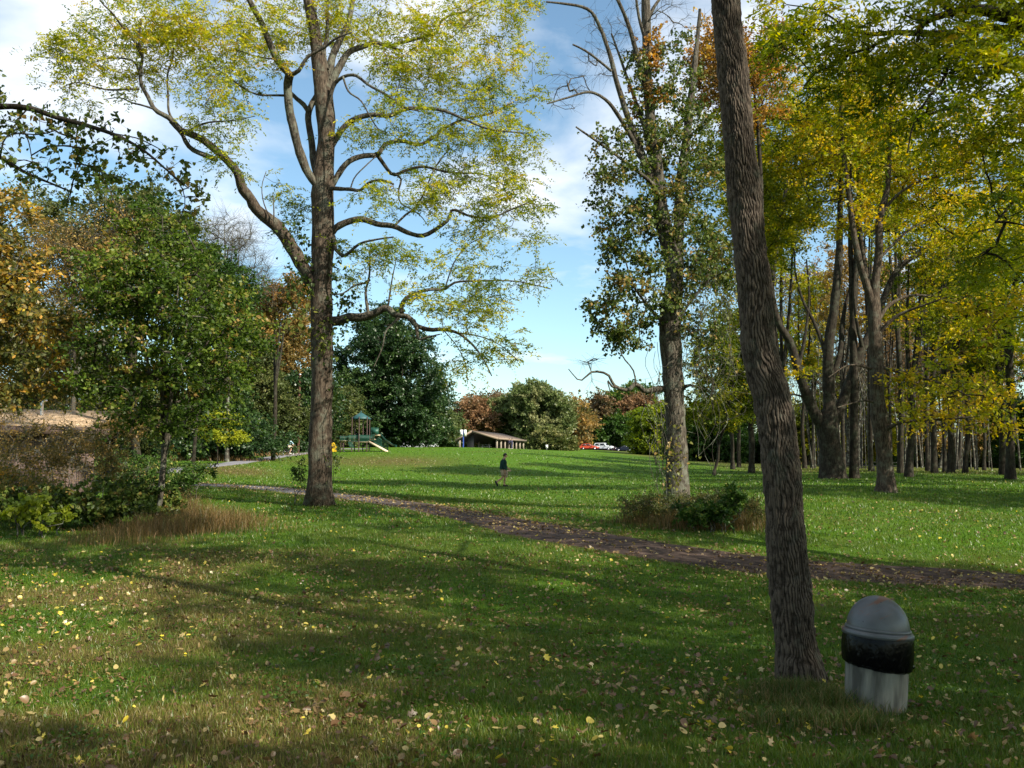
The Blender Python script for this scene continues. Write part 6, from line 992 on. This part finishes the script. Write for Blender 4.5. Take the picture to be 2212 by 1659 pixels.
def standing(name_lab, u, d, shirt, pants, rz=0, lift=0):
    x = P(u, 1000, d)[0]; b = (x, d, float(gz(x, d)) + lift); R = thing('person', name_lab, 'person', b, rz=rz); J = {}; E = []
    def j(k, p, r, par=None):
        J[k] = (p, r)
        if par: E.append((par, k))
    j('pelvis', (0, 0, .95), (.12, .15)); j('belly', (0, 0, 1.10), (.115, .14), 'pelvis'); j('chest', (0, 0, 1.32), (.12, .16), 'belly'); j('shoulders', (0, 0, 1.45), (.08, .12), 'chest'); j('neck', (.01, 0, 1.54), .055, 'shoulders'); head_mesh(J, E, (.03, 0, 1.66), (1, 0, 0))
    for sd, s in (('l', 1), ('r', -1)):
        j(sd + 'hip', (0, .10 * s, .90), .09, 'pelvis'); j(sd + 'knee', (.01, .11 * s, .50), .058, sd + 'hip'); j(sd + 'ank', (-.02, .12 * s, .09), .036, sd + 'knee'); j(sd + 'toe', (.14, .13 * s, .035), .034, sd + 'ank')
        j(sd + 'sh', (0, .19 * s, 1.42), .056, 'shoulders'); j(sd + 'el', (-.01, .25 * s, 1.15), .042, sd + 'sh'); j(sd + 'wr', (.08, .25 * s, .92), .028, sd + 'el'); hand(J, E, sd + 'wr', (.2, 0, -1), s, sd, (0, -s, 0), .6)
    skin_body('body', J, E, SKIN, R, 1); g = Geo(); lathe(g, [(.084, -.03), (.092, .0), (.086, .035), (.066, .068), (.03, .088), (.002, .092)], 16, c=(.015, 0, 1.69)); local(g, 'hair', HAIR, R, True)
    f = lambda k, m: (J[k][0], tuple(np.array(J[k][1] if isinstance(J[k][1], tuple) else (J[k][1],) * 2) * m))
    skin_body('shirt', {'hem': ((0, 0, .90), (.14, .17)), 'belly': f('belly', 1.15), 'chest': f('chest', 1.1), 'shoulders': f('shoulders', 1.15), 'lsh': f('lsh', 1.2), 'lel': f('lel', 1.25), 'rsh': f('rsh', 1.2), 'rel': f('rel', 1.25), 'lw': f('lwr', 1.3), 'rw': f('rwr', 1.3)}, [('hem', 'belly'), ('belly', 'chest'), ('chest', 'shoulders'), ('shoulders', 'lsh'), ('lsh', 'lel'), ('lel', 'lw'), ('shoulders', 'rsh'), ('rsh', 'rel'), ('rel', 'rw')], shirt, R, 1, root='belly')
    skin_body('trousers', {'w': ((0, 0, .95), (.13, .16)), 'l': f('lhip', 1.15), 'l2': f('lknee', 1.3), 'l3': ((-.02, .12, .12), .062), 'r': f('rhip', 1.15), 'r2': f('rknee', 1.3), 'r3': ((-.02, -.12, .12), .062)}, [('w', 'l'), ('l', 'l2'), ('l2', 'l3'), ('w', 'r'), ('r', 'r2'), ('r2', 'r3')], pants, R, 1)
    for s in (1, -1): g = Geo(); p = np.array((0, .12 * s, .04)); tube(g, [p + (-.08, 0, 0), p, p + (.14, .01 * s, 0), p + (.18, .01 * s, -.01)], [.03, .05, .045, .02], 8); local(g, 'shoe', WHITEC, R, True)

# ================================================================ picnic shelter
def shelter():
    d = 150; s = px(d); zg = float(gz(P(1060, 968, d)[0], d)); a = P(983, 946, d); ridge = P(1018, 930, d); c = P(1078, 944, d + 0)   # front gable: left eave, ridge, right eave
    x0 = P(983, 950, d)[0]; x1 = P(1077, 950, d)[0]; xr = P(1019, 950, d)[0]; z_e0 = P(983, 951, d)[2]; z_r = P(1019, 930.5, d)[2] - .06; z_e1 = P(1077, 946.0, d)[2]
    # the roof runs back and to the right
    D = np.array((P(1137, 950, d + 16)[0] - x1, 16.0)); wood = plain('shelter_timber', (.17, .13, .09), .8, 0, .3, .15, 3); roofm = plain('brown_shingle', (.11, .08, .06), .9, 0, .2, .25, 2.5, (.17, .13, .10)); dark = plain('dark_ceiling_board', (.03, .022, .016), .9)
    trim = plain('tan_fascia', (.22, .165, .12), .75)
    T = thing('picnic_shelter', 'open picnic shelter with low brown gabled roof on a row of posts atop the rise', 'shelter', ((x0 + x1) / 2, d, zg))
    def slab(g, p, q, th):
        p, q = np.array(p), np.array(q); b = np.array((D[0], D[1], 0)); v = [p, q, q + b, p + b]; v += [k - (0, 0, th) for k in v]; g.add(v, [(0, 1, 2, 3), (7, 6, 5, 4), (0, 4, 5, 1), (1, 5, 6, 2), (2, 6, 7, 3), (3, 7, 4, 0)])
    r0 = (x0, d, z_e0); rr = (xr + (x1 - xr) * .28, d, z_r + .05); rr = (xr, d, z_r + .12); r1 = (x1, d, z_e1)
    rf = None
    for p, q in ((r0, rr), (rr, r1)):
        g = Geo(); slab(g, p, q, .16); o = put(g, 'roof', roofm, T); g = Geo()
        p_, q_ = np.array(p), np.array(q); v = [p_ + (0, -.04, .06), q_ + (0, -.04, .06), q_ + (0, -.04, -.30), p_ + (0, -.04, -.30)]; v += [k + (0, .035, 0) for k in v]; g.add(v, [(3, 2, 1, 0), (4, 5, 6, 7), (0, 1, 5, 4), (3, 7, 6, 2), (0, 4, 7, 3), (1, 2, 6, 5)])
        put(g, 'fascia', trim, T)
    g = Geo(); b = np.array((D[0], D[1], 0)); e = np.array(r1); v = [e + (.03, 0, .05), e + b + (.03, 0, .05), e + b + (.03, 0, -.25), e + (.03, 0, -.25)]; v += [k + (.05, 0, 0) for k in v]; g.add(v, [(0, 1, 2, 3), (7, 6, 5, 4), (0, 4, 5, 1), (2, 6, 7, 3), (0, 3, 7, 4), (1, 5, 6, 2)]); put(g, 'fascia', trim, T)
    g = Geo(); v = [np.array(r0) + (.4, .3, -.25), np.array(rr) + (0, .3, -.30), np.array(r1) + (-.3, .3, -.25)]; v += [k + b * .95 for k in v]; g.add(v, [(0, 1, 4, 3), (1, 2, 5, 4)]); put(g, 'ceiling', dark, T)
    postm = plain('pale_post', (.26, .22, .165), .8); us = [1078, 1091, 1104, 1113, 1124, 1132]
    for k in range(8):
        f = k / 7 * .94 + .01; x = x1 - .35 + D[0] * f; y = d + .4 + D[1] * f; z = z_e1 - .2; g = Geo(); zz = float(gz(x, y)); box(g, x - .16, x + .16, y - .16, y + .16, zz - .2, z); put(g, 'post', postm, T)
    for f in (.01, .3, .6, .92):
        x = x0 + .7 + D[0] * f; y = d + .4 + D[1] * f; g = Geo(); zz = float(gz(x, y)); box(g, x - .15, x + .15, y - .15, y + .15, zz - .2, z_e0 + .1); put(g, 'post', postm, T)
    zf = float(gz((x0 + x1) / 2, d + 8)) + .03
    g = Geo(); v = [(x0 - .2, d - .4, zf), (x1 + .3, d - .4, zf), (x1 + .3 + D[0], d + D[1] + .5, zf), (x0 - .2 + D[0], d + D[1] + .5, zf)]; v += [(a_, b_, c_ - .5) for a_, b_, c_ in v]; g.add(v, [(0, 1, 2, 3), (0, 4, 5, 1), (1, 5, 6, 2), (2, 6, 7, 3), (3, 7, 4, 0)]); put(g, 'floor_slab', plain('concrete', (.35, .34, .32), .9), T)
    standing('person in dark clothes standing under the right side of the picnic shelter', 1100, d + 3.5, plain('dark_blue_cloth', (.02, .022, .05)), BLACKC, 1.2, .15)
    standing('person in dark blue at the shelter posts, right of the other one', 1106, d + 2.5, plain('navy_cloth', (.025, .025, .06)), plain('blue_jeans', (.03, .035, .08)), 2.6, .15)
    g = Geo(); xb, yb = P(1017, 960, d + 2)[0], d + 2; zb = float(gz(xb, yb)); T2 = thing('dark_cabinet', 'dark upright cabinet at the front of the picnic shelter beside the blue pole', 'cabinet', (xb, yb, zb)); box(g, xb - .6, xb + .55, yb - .4, yb + .4, zb, zb + 2.6); put(g, 'body', plain('dark_steel', (.05, .05, .055), .6), T2); g = Geo(); box(g, xb - .05, xb + .5, yb - .43, yb - .402, zb + .2, zb + 2.4); put(g, 'door', plain('dark_door', (.07, .07, .08), .6), T2)
    def table(u, dd, lab, name='picnic_table', mat=None, sc=1.0, rz=0):
        x = P(u, 960, dd)[0]; z = float(gz(x, dd)) + (.05 if dd > 140 and dd < 170 else 0); t = thing(name, lab, 'picnic table', (x, dd, z), rz=rz); mt = mat or plain('grey_timber', (.22, .20, .17), .85)
        g = Geo(); 
        for k in range(5): box(g, -.9, .9, -.36 + k * .148, -.36 + k * .148 + .13, .72, .76)
        local(g, 'tabletop', mt, t)
        for s in (-1, 1): g = Geo(); box(g, -.9, .9, s * .72 - .13, s * .72 + .13, .43, .47); local(g, 'bench', mt, t)
        for xx in (-.6, .6):
            for s in (-1, 1): g = Geo(); tube(g, [(xx, s * .55, 0), (xx, s * .2, .72)], .045, 4); local(g, 'leg', mt, t)
            g = Geo(); box(g, xx - .04, xx + .04, -.72, .72, .38, .43); local(g, 'brace', mt, t)
    table(1050, d + 4, 'pale grey-topped picnic table inside the picnic shelter', mat=plain('pale_table', (.5, .5, .48), .6))
    table(1895, 78, 'dark wooden picnic table in the grove, left one of a pair', rz=.1); table(1938, 76, 'dark wooden picnic table in the grove, right one of a pair', rz=-.15)
shelter()
def sign_posts():
    d = 146; x, z = P(1000, 960, d)[0], float(gz(P(1000, 960, d)[0], d)); T = thing('pole_sign', 'slim blue pole with two white rectangular panels by the picnic shelter', 'sign', (x, d, z)); zt = P(1000, 935, d)[2]
    g = Geo(); tube(g, [(x + .05, d, z - .1), (x + .05, d, zt + .4)], .11, 10); put(g, 'pole', plain('blue_paint', (.03, .07, .30), .4), T, True)
    for s in (-1, 1): g = Geo(); box(g, x + .05 + s * .30 - .22, x + .05 + s * .30 + .22, d - .16, d - .12, zt - .55, zt + .5); put(g, 'panel', plain('white_panel', (.75, .75, .72), .5), T)
    for u, dd, h, w, lab in ((918.5, 140, 1.9, .30, 'white rectangular sign standing right of the white van'), (943, 150, .8, .35, 'low white marker post between van and shelter'), (1181, 165, 1.0, .22, 'small white post at the hill edge right of the shelter'), (992, 158, 1.9, .2, 'thin pale post left of the blue pole')):
        x = P(u, 960, dd)[0]; z = float(gz(x, dd)); T = thing('marker_sign', lab, 'sign', (x, dd, z)); g = Geo(); box(g, x - .05, x + .05, dd - .05, dd + .05, z - .1, z + h); put(g, 'post', plain('grey_post', (.3, .3, .3)), T); g = Geo(); box(g, x - w, x + w, dd - .10, dd - .06, z + h * .45, z + h + .05); put(g, 'panel', plain('white_panel', (.75, .75, .72), .5), T)
    d = 96; x = P(644, 960, d)[0]; z = float(gz(x, d)); T = thing('wooden_pole', 'reddish-brown wooden pole rising behind the cyclist', 'pole', (x, d, z)); g = Geo(); a = resample(np.array([(x, d, z - .2, .16), (x + .03, d, z + 2, .15), (x, d, z + 5, .135), (x + .05, d, z + 8.5, .12)]), .5); tube(g, a[:, :3], a[:, 3], 10, rough=.08); put(g, 'post', plain('creosoted_wood', (.09, .045, .03), .9, 0, .2, .3, 5), T, True); g = Geo(); lathe(g, [(.15, -.03), (.15, .02), (.03, .10)], 10, c=(x + .05, d, z + 8.5)); put(g, 'cap', CH, T)
sign_posts()

# ================================================================ playground
def playground():
    d = 98; s = px(d)
    def X(u): return (u - 1106) * s
    def Zv(v): return P(1106, v, d)[2]
    b = hit(780, 967.5); zg = float(gz(X(780), d)); gre = plain('green_paint', (.010, .065, .042), .5); grn = plain('dark_green_roof', (.018, .07, .072), .5, 0, .4, .15, 2); tan = plain('tan_plastic', (.62, .48, .33), .6); pole = plain('brown_post_paint', (.06, .035, .03), .5); yel = plain('yellow_plastic', (.65, .42, .02), .45)
    T = thing('playground_tower', 'green-roofed climbing tower with tan platforms, green panels and slides', 'play structure', (X(780), d, zg))
    cx, zr, ze = X(779.5), Zv(890), Zv(904); hw = 22 * s; hx = 21 * s
    g = Geo(); ap = np.array((cx, d, zr)); n = 6; ring = [np.array((cx + hw * math.cos(k / n * 6.283 + .2), d + hw * math.sin(k / n * 6.283 + .2), ze)) for k in range(n)]; v = [ap] + ring + [p - (0, 0, .10) for p in ring] + [ap - (0, 0, .14)]
    g.add(v, [(1 + k, 1 + n + k, 1 + n + (k + 1) % n, 1 + (k + 1) % n) for k in range(n)], [(0, 1 + k, 1 + (k + 1) % n) for k in range(n)] + [(2 * n + 1, 1 + n + (k + 1) % n, 1 + n + k) for k in range(n)]); put(g, 'roof', grn, T)
    g = Geo(); lathe(g, [(.07, 0), (.09, .06), (.05, .14), (.01, .18)], 10, c=tuple(ap - (0, 0, .03))); put(g, 'finial', grn, T)
    zp = Zv(954)
    for dx, dy in ((-17, -.8), (17, -.8), (-17, .9), (17, .9), (0, -1.1), (1, 1.2)):
        x = cx + dx * s * .95; g = Geo(); tube(g, [(x, d + dy, float(gz(x, d + dy)) - .1), (x, d + dy, ze + .15)], .06, 8); put(g, 'post', pole, T, True)
    for u0, u1, v, y0, y1 in ((757, 802, 954.5, -.9, .9), (737, 757, 952, -.7, .7), (802, 812, 949, -.6, .8), (808, 822, 940, -.6, .6)):
        g = Geo(); box(g, X(u0), X(u1), d + y0, d + y1, Zv(v + 1.0), Zv(v - .6)); put(g, 'platform', tan, T)
    for k in range(5): g = Geo(); box(g, X(797 + k * 3), X(800.4 + k * 3), d - .5, d + .4, Zv(953 - k * 2.8), Zv(951.6 - k * 2.8)); put(g, 'step', tan, T)
    def panel(u0, u1, va, vb, y, slope=0, name='railing', n=None):
        g = Geo(); n = n or max(3, int((u1 - u0) / 1.6))
        for k in range(n): u = u0 + (u1 - u0) * (k + .5) / n; o = slope * (u - u0); box(g, X(u) - .022, X(u) + .022, d + y - .02, d + y + .02, Zv(vb + o), Zv(va + o))
        for vv in (va, vb): tube(g, [(X(u0), d + y, Zv(vv)), (X(u1), d + y, Zv(vv + slope * (u1 - u0)))], .035, 6)
        put(g, name, gre, T)
    panel(757, 802, 941, 953, -.93); panel(757, 802, 941, 953, .93); panel(737, 757, 943, 951, -.7); panel(803, 820, 925, 938, -.62, name='guard_panel'); panel(803, 812, 930, 952, -.64)
    g = Geo(); box(g, X(805), X(820), d - .70, d - .66, Zv(938), Zv(927)); put(g, 'guard_panel', gre, T)
    # tan ramp down to the right with its green rail
    p0 = np.array((X(801), d - 1.0, Zv(953))); x1 = X(840); p1 = np.array((x1, d - 1.0, float(gz(x1, d - 1)) + .12)); g = Geo(); v = [p0, p1, p1 + (0, 1.0, 0), p0 + (0, 1.0, 0)]; v += [q - (0, 0, .22) for q in v]; g.add(v, [(0, 1, 2, 3), (7, 6, 5, 4), (0, 4, 5, 1), (1, 5, 6, 2), (2, 6, 7, 3), (3, 7, 4, 0)]); put(g, 'ramp', tan, T)
    zz1 = p1[2]; g = Geo()
    for k in range(22): f = (k + .5) / 22; q = p0 + (p1 - p0) * f; tube(g, [q + (0, 1.02, 0), q + (0, 1.02, .95 - .25 * f)], .02, 4)
    for h in (.1, .95): tube(g, [p0 + (0, 1.02, h), p1 + (0, 1.02, h * .75)], .04, 6)
    put(g, 'railing', gre, T)
    # wavy green slide
    g = Geo(); pts = np.array([(X(820), d + .5, Zv(939)), (X(826), d + .3, Zv(946)), (X(833), d + .1, Zv(953)), (X(840), d - .1, Zv(957)), (X(848), d - .2, Zv(963)), (X(857), d - .3, Zv(965.5))]); c = resample(pts, .2)
    prof = [(-.38, .22), (-.33, .03), (-.15, 0), (.15, 0), (.33, .03), (.38, .22)]; Vv = np.array([[q + np.array((0, a_, b_)) for a_, b_ in prof] for q in c]); m = len(prof); i = np.arange(len(c) - 1)[:, None] * m; j = np.arange(m - 1)[None]; g.add(Vv.reshape(-1, 3), np.stack([i + j, i + j + 1, i + m + j + 1, i + m + j], -1).reshape(-1, 4)); put(g, 'slide', plain('green_slide_plastic', (.015, .06, .045), .4), T, True)
    # green climber net and tyre under the deck
    g = Geo(); 
    for k in range(5): f = k / 4; tube(g, [(X(757 + 8 * f), d - 1.2, Zv(956)), (X(763 + 8 * f), d - 1.6, Zv(967))], .025, 5)
    for k in range(4): f = k / 3; tube(g, [(X(757 + 6 * f), d - 1.2 - .4 * f, Zv(956 + 11 * f)), (X(765 + 6 * f), d - 1.2 - .4 * f, Zv(956 + 11 * f))], .025, 5)
    put(g, 'climbing_ladder', gre, T)
    for u in (738.5, 744): g = Geo(); tube(g, [(X(u), d - .5, float(gz(X(u), d)) - .1), (X(u), d - .5, Zv(941))], .06, 8); put(g, 'post', pole, T, True)
    for u in (824, 838): g = Geo(); tube(g, [(X(u), d + .1, float(gz(X(u), d)) - .1), (X(u), d + .1, Zv(945 if u < 830 else 955))], .05, 8); put(g, 'post', gre, T, True)
    # yellow play piece beside the trunk
    x = X(722); z = float(gz(x, d)); Y = thing('yellow_climber', 'small yellow moulded climber with a hole, beside the tall trunk', 'play equipment', (x, d, z)); g = Geo(); h = 18 * s * 1.1; w = 8 * s
    prof = np.array([(-1, 0), (-1, .35), (-.85, .62), (-.45, .88), (-.1, 1), (.3, .9), (.75, .66), (1, .45), (.85, .38), (.9, 0)]); n = len(prof); f = np.array([(x + a_ * w, d - .35, z + c_ * h) for a_, c_ in prof]); bk = f + (0, .7, 0); ctr = f.mean(0); g.add(np.vstack([f, bk]), [(k, (k + 1) % n, n + (k + 1) % n, n + k) for k in range(n)]); g.add(np.vstack([f, ctr]), t=[(n, (k + 1) % n, k) for k in range(n)]); g.add(np.vstack([bk, bk.mean(0)]), t=[(n, k, (k + 1) % n) for k in range(n)]); put(g, 'body', yel, Y)
    g = Geo(); t = np.linspace(0, 6.283, 17); tube(g, np.stack([x + .02 + .12 * np.cos(t), 0 * t + d - .36, z + h * .52 + .12 * np.sin(t)], 1), .04, 6, cap=False); put(g, 'porthole', plain('dark_hole_rim', (.03, .02, .01)), Y)
    standing('child in a white top standing on the low left end of the play tower', 741, d, WHITEC, plain('blue_shorts', (.04, .06, .2)), .3, .0)
playground()

# ================================================================ cars
GLASS = plain('dark_car_glass', (.02, .025, .03), .08, 0, .8, .02); LAMP = plain('lamp_lens', (.75, .75, .75), .15); REDL = plain('tail_lamp_lens', (.65, .04, .05), .25)
def car(label, cat, u, d, yaw, paint, kind='hatch', L=4.4, Wd=1.78, H=1.5, name='parked_car', group=None, lift=0):
    x = P(u, 1000, d)[0]; b = (x, d, float(gz(x, d)) + lift); T = thing(name, label, cat, b, group, yaw); pm = plain('car_paint', paint, .28, 0, .6, .03)
    if kind == 'hatch': low = [(-.5, .28), (-.5, .50), (-.485, .62), (-.44, .66), (.14, .63), (.30, .60), (.44, .52), (.49, .44), (.5, .28)]; cab = [(-.46, .62), (-.40, .86), (-.30, .97), (-.12, 1.0), (.02, .95), (.24, .62)]
    elif kind == 'suv': low = [(-.5, .28), (-.5, .60), (-.48, .64), (.18, .64), (.22, .63), (.44, .60), (.49, .52), (.5, .28)]; cab = [(-.47, .63), (-.43, .95), (-.36, 1.0), (.06, 1.0), (.12, .97), (.20, .63)]
    elif kind == 'sedan': low = [(-.5, .28), (-.5, .60), (-.46, .66), (-.34, .68), (.18, .64), (.42, .54), (.49, .44), (.5, .28)]; cab = [(-.38, .66), (-.26, .94), (-.14, 1.0), (.0, .98), (.22, .63)]
    else: low = [(-.5, .26), (-.5, .62), (.30, .60), (.42, .50), (.49, .44), (.5, .26)]; cab = [(-.495, .60), (-.48, .95), (-.45, 1.0), (.12, 1.0), (.20, .94), (.34, .60)]
    def loft(prof, w0, w1, zb, name, mat, par=T, inset=.0):
        g = Geo(); pr = np.array(prof) * (L, H); n = len(pr); zmin, zmax = pr[:, 1].min(), pr[:, 1].max(); rows = []
        for sd in (-1, -.96, .96, 1):
            wv = (w0 + (w1 - w0) * (pr[:, 1] - zmin) / (zmax - zmin)); ins = (abs(sd) == 1) * .05; c = pr.mean(0); p2 = c + (pr - c) * (1 - ins * .6); rows.append(np.stack([p2[:, 0], sd * wv, p2[:, 1]], 1))
        g.add(np.vstack(rows), [(r * n + k, r * n + (k + 1) % n, (r + 1) * n + (k + 1) % n, (r + 1) * n + k) for r in range(3) for k in range(n)])
        for r, fl in ((0, 1), (3, 0)):
            c = rows[r].mean(0); g.add(np.vstack([rows[r], c]), t=[(n, (k + 1) % n, k) if fl else (n, k, (k + 1) % n) for k in range(n)])
        return local(g, name, mat, par)
    loft(low, Wd / 2, Wd / 2 * .97, 0, 'body', pm); top = np.array(cab); cb = loft(cab, Wd / 2 * .95, Wd / 2 * .72, 0, 'cabin', pm)
    # glazing just proud of the cabin sides and screens
    c = top.mean(0); g = Geo(); zb_, zt_ = .655 * H, .93 * H
    def wy(z): zmin, zmax = top[:, 1].min() * H, top[:, 1].max() * H; return (Wd / 2 * .95 + (Wd / 2 * .72 - Wd / 2 * .95) * (z - zmin) / (zmax - zmin)) + .012
    xs0 = np.interp(.66, top[:3, 1], top[:3, 0]) * L + .10; xs1 = np.interp(-.66, -top[::-1][:3, 1][::-1], top[::-1][:3, 0][::-1]) * L - .12; xt0, xt1 = top[2, 0] * L + .02, top[-2, 0] * L - .10
    for sd in (-1, 1):
        ws = [(0, .46), (.50, 1)] if kind != 'van' else [(.62, 1)]
        for a0, a1 in ws:
            g = Geo(); q = [(xs0 + (xs1 - xs0) * a0, zb_), (xs0 + (xs1 - xs0) * a1, zb_), (xt0 + (xt1 - xt0) * a1, zt_), (xt0 + (xt1 - xt0) * a0, zt_)]; v = [(p, sd * wy(z), z) for p, z in q] + [(p, sd * (wy(z) - .03), z) for p, z in q]; g.add(v, [(0, 1, 2, 3), (7, 6, 5, 4), (0, 4, 5, 1), (1, 5, 6, 2), (2, 6, 7, 3), (3, 7, 4, 0)]); local(g, 'side_window', GLASS, cb)
    for nm, (pa, pb) in (('windscreen', (top[-1], top[-2])), ('rear_window', (top[0], top[1]))):
        sgn = 1 if nm == 'windscreen' else -1; g = Geo(); q = []
        for f in (.12, .9): p = (pa + (pb - pa) * f) * (L, H); w = wy(p[1]) * .86; q += [(p[0] + .02 * sgn, -w, p[1] + .01), (p[0] + .02 * sgn, w, p[1] + .01)]
        v = q + [(a_ - .03 * sgn, b_, c_ - .02) for a_, b_, c_ in q]; g.add(v, [(0, 1, 3, 2), (6, 7, 5, 4), (0, 2, 6, 4), (1, 5, 7, 3), (0, 4, 5, 1), (2, 3, 7, 6)]); local(g, nm, GLASS, cb)
    for xx in (-.31, .32):
        for sd in (-1, 1):
            g = Geo(); r = .33 if kind != 'suv' else .38; y0, y1 = sorted((sd * (Wd / 2 - .20), sd * (Wd / 2 + .015))); g2 = Geo(); t = np.arange(20) / 20 * 6.283
            for rr_, gg_, ya, yb in ((r, g, y0, y1), (r * .6, g2, y0 - .01, y1 + .012)):
                v = np.vstack([np.stack([xx * L + rr_ * np.cos(t), 0 * t + yy, r + rr_ * np.sin(t)], 1) for yy in (ya, yb)] + [[(xx * L, ya, r), (xx * L, yb, r)]]); gg_.add(v, [(k, (k + 1) % 20, 20 + (k + 1) % 20, 20 + k) for k in range(20)], [(40, (k + 1) % 20, k) for k in range(20)] + [(41, 20 + k, 20 + (k + 1) % 20) for k in range(20)])
            w = local(g, 'wheel', WT, T); local(g2, 'rim', CH, w)
    for sd in (-1, 1):
        g = Geo(); box(g, .465 * L, .497 * L, sd * Wd * .36 - .2, sd * Wd * .36 + .2, .45 * H, .53 * H); local(g, 'headlight', LAMP, T); g = Geo(); box(g, -.507 * L, -.485 * L, sd * Wd * .41 - .12, sd * Wd * .41 + .1, .46 * H, .60 * H); local(g, 'tail_light', REDL, T)
        g = Geo(); box(g, .16 * L, .20 * L, sd * (Wd / 2 + .10) - .09, sd * (Wd / 2 + .10) + .09, .62 * H, .71 * H); local(g, 'mirror', pm, T)
    g = Geo(); box(g, .49 * L, .512 * L, -Wd * .3, Wd * .3, .30 * H, .40 * H); local(g, 'grille', BLACKC, T)
    g = Geo(); box(g, -.47 * L, .47 * L, -Wd * .44, Wd * .44, .14 * H, .30 * H); local(g, 'underbody', BLACKC, T)
GR = 'cars parked in the far lot'
def parking():
    g = Geo(); d0, d1 = 204, 232; L0, L1 = 1215, 1400; us = np.linspace(L0, L1, 24); ds = np.linspace(d0, d1, 10); v = np.array([[(P(u, 1000, dd)[0], dd, float(gz(P(u, 1000, dd)[0], dd)) + .06) for u in us] for dd in ds]).reshape(-1, 3); i = np.arange(9)[:, None] * 24; j = np.arange(23)[None]; g.add(v, np.stack([i + j, i + j + 1, i + 24 + j + 1, i + 24 + j], -1).reshape(-1, 4)); tag(put(g, 'parking_lot', ASPH2), kind='structure')
    car('orange-red hatchback, leftmost of the cars parked at the edge of the field', 'car', 1274, 208, -.35, (.62, .09, .045), 'hatch', group=GR)
    car('white boxy off-road car parked right beside the orange-red hatchback', 'car', 1304, 212, -.42, (.62, .66, .68), 'suv', L=4.6, Wd=1.9, H=1.85, group=GR)
    car('dark maroon car half hidden behind the bonnet of the white one', 'car', 1326, 220, -.5, (.06, .02, .025), 'sedan', H=1.4, group=GR)
    car('dark navy car seen from behind with a pinkish tail lamp', 'car', 1351, 210, 2.7, (.012, .016, .035), 'hatch', L=4.5, group=GR)
    car('pale silver car at the right end of the parked row, mostly hidden', 'car', 1371, 224, 2.8, (.45, .46, .44), 'sedan', L=4.0, H=1.2, group=GR, lift=-.15)
    car('white van parked beyond the hill crest between playground and shelter', 'van', 905, 150, -.15, (.75, .76, .78), 'van', L=5.0, Wd=1.95, H=2.1, name='parked_van', lift=-.55)
    car('small pale car half hidden behind the crest left of the white van', 'car', 889, 156, -.2, (.5, .52, .52), 'sedan', L=3.8, H=1.3, lift=-.35)
parking()

# ================================================================ hut on the left
def hut():
    d = 31; x1 = P(215, 900, d)[0] + .4; x0 = x1 - 9.5; zb = float(gz(P(60, 1000, d)[0], d)) - .5; ze = P(215, 923, d)[2]; dp = 3.8; zr = P(215, 889, d + 1.9)[2]; wall = plain('brown_board_wall', (.13, .085, .075), .85, 0, .2, .2, 2, (.20, .14, .125)); rf = plain('tan_shingle_roof', (.26, .18, .11), .9, 0, .2, .25, 6, (.42, .30, .19), .4)
    T = thing('park_hut', 'low brown park hut with a tan shingle roof half hidden by the thicket', 'hut', (x1, d, zb)); g = Geo()
    box(g, x0 + .3, x1 - .5, d, d + dp, zb, ze); put(g, 'wall', wall, T)
    g = Geo()
    for k in range(44): xx = x0 + .35 + k * (x1 - x0 - .9) / 44; box(g, xx, xx + .03, d - .022, d - .003, zb, ze - .02)
    put(g, 'wall_battens', wall, T)
    for nm, pts in (('roof', [(x0, d - .7, ze - .05), (x1, d - .7, ze - .05), (x1, d + dp / 2, zr), (x0, d + dp / 2, zr)]), ('roof', [(x0, d + dp / 2, zr), (x1, d + dp / 2, zr), (x1, d + dp + .7, ze - .05), (x0, d + dp + .7, ze - .05)])):
        g = Geo(); v = [np.array(p, float) for p in pts]; v += [p - (0, 0, .12) for p in v]; g.add(v, [(0, 1, 2, 3), (7, 6, 5, 4), (0, 4, 5, 1), (1, 5, 6, 2), (2, 6, 7, 3), (3, 7, 4, 0)]); put(g, nm, rf, T)
    g = Geo(); box(g, x0, x1, d - .74, d - .705, ze - .28, ze - .02); put(g, 'fascia', plain('dark_fascia', (.08, .05, .04), .8), T)
    g = Geo(); xv = x1 - 2.2; tube(g, [(xv, d + 1, ze + .1), (xv, d + 1, ze + .85), (xv + .12, d + .9, ze + .95)], .05, 8); put(g, 'vent_pipe', CH, T, True)
    g = Geo(); xv = x1 - 3.6; box(g, xv - .5, xv + .5, d - .35, d - .03, zb + .3, zb + .55); put(g, 'green_ledge', plain('green_box_paint', (.02, .07, .06)), T); T.rotation_euler = (0, 0, .43)
hut()
bpy.context.view_layer.update()
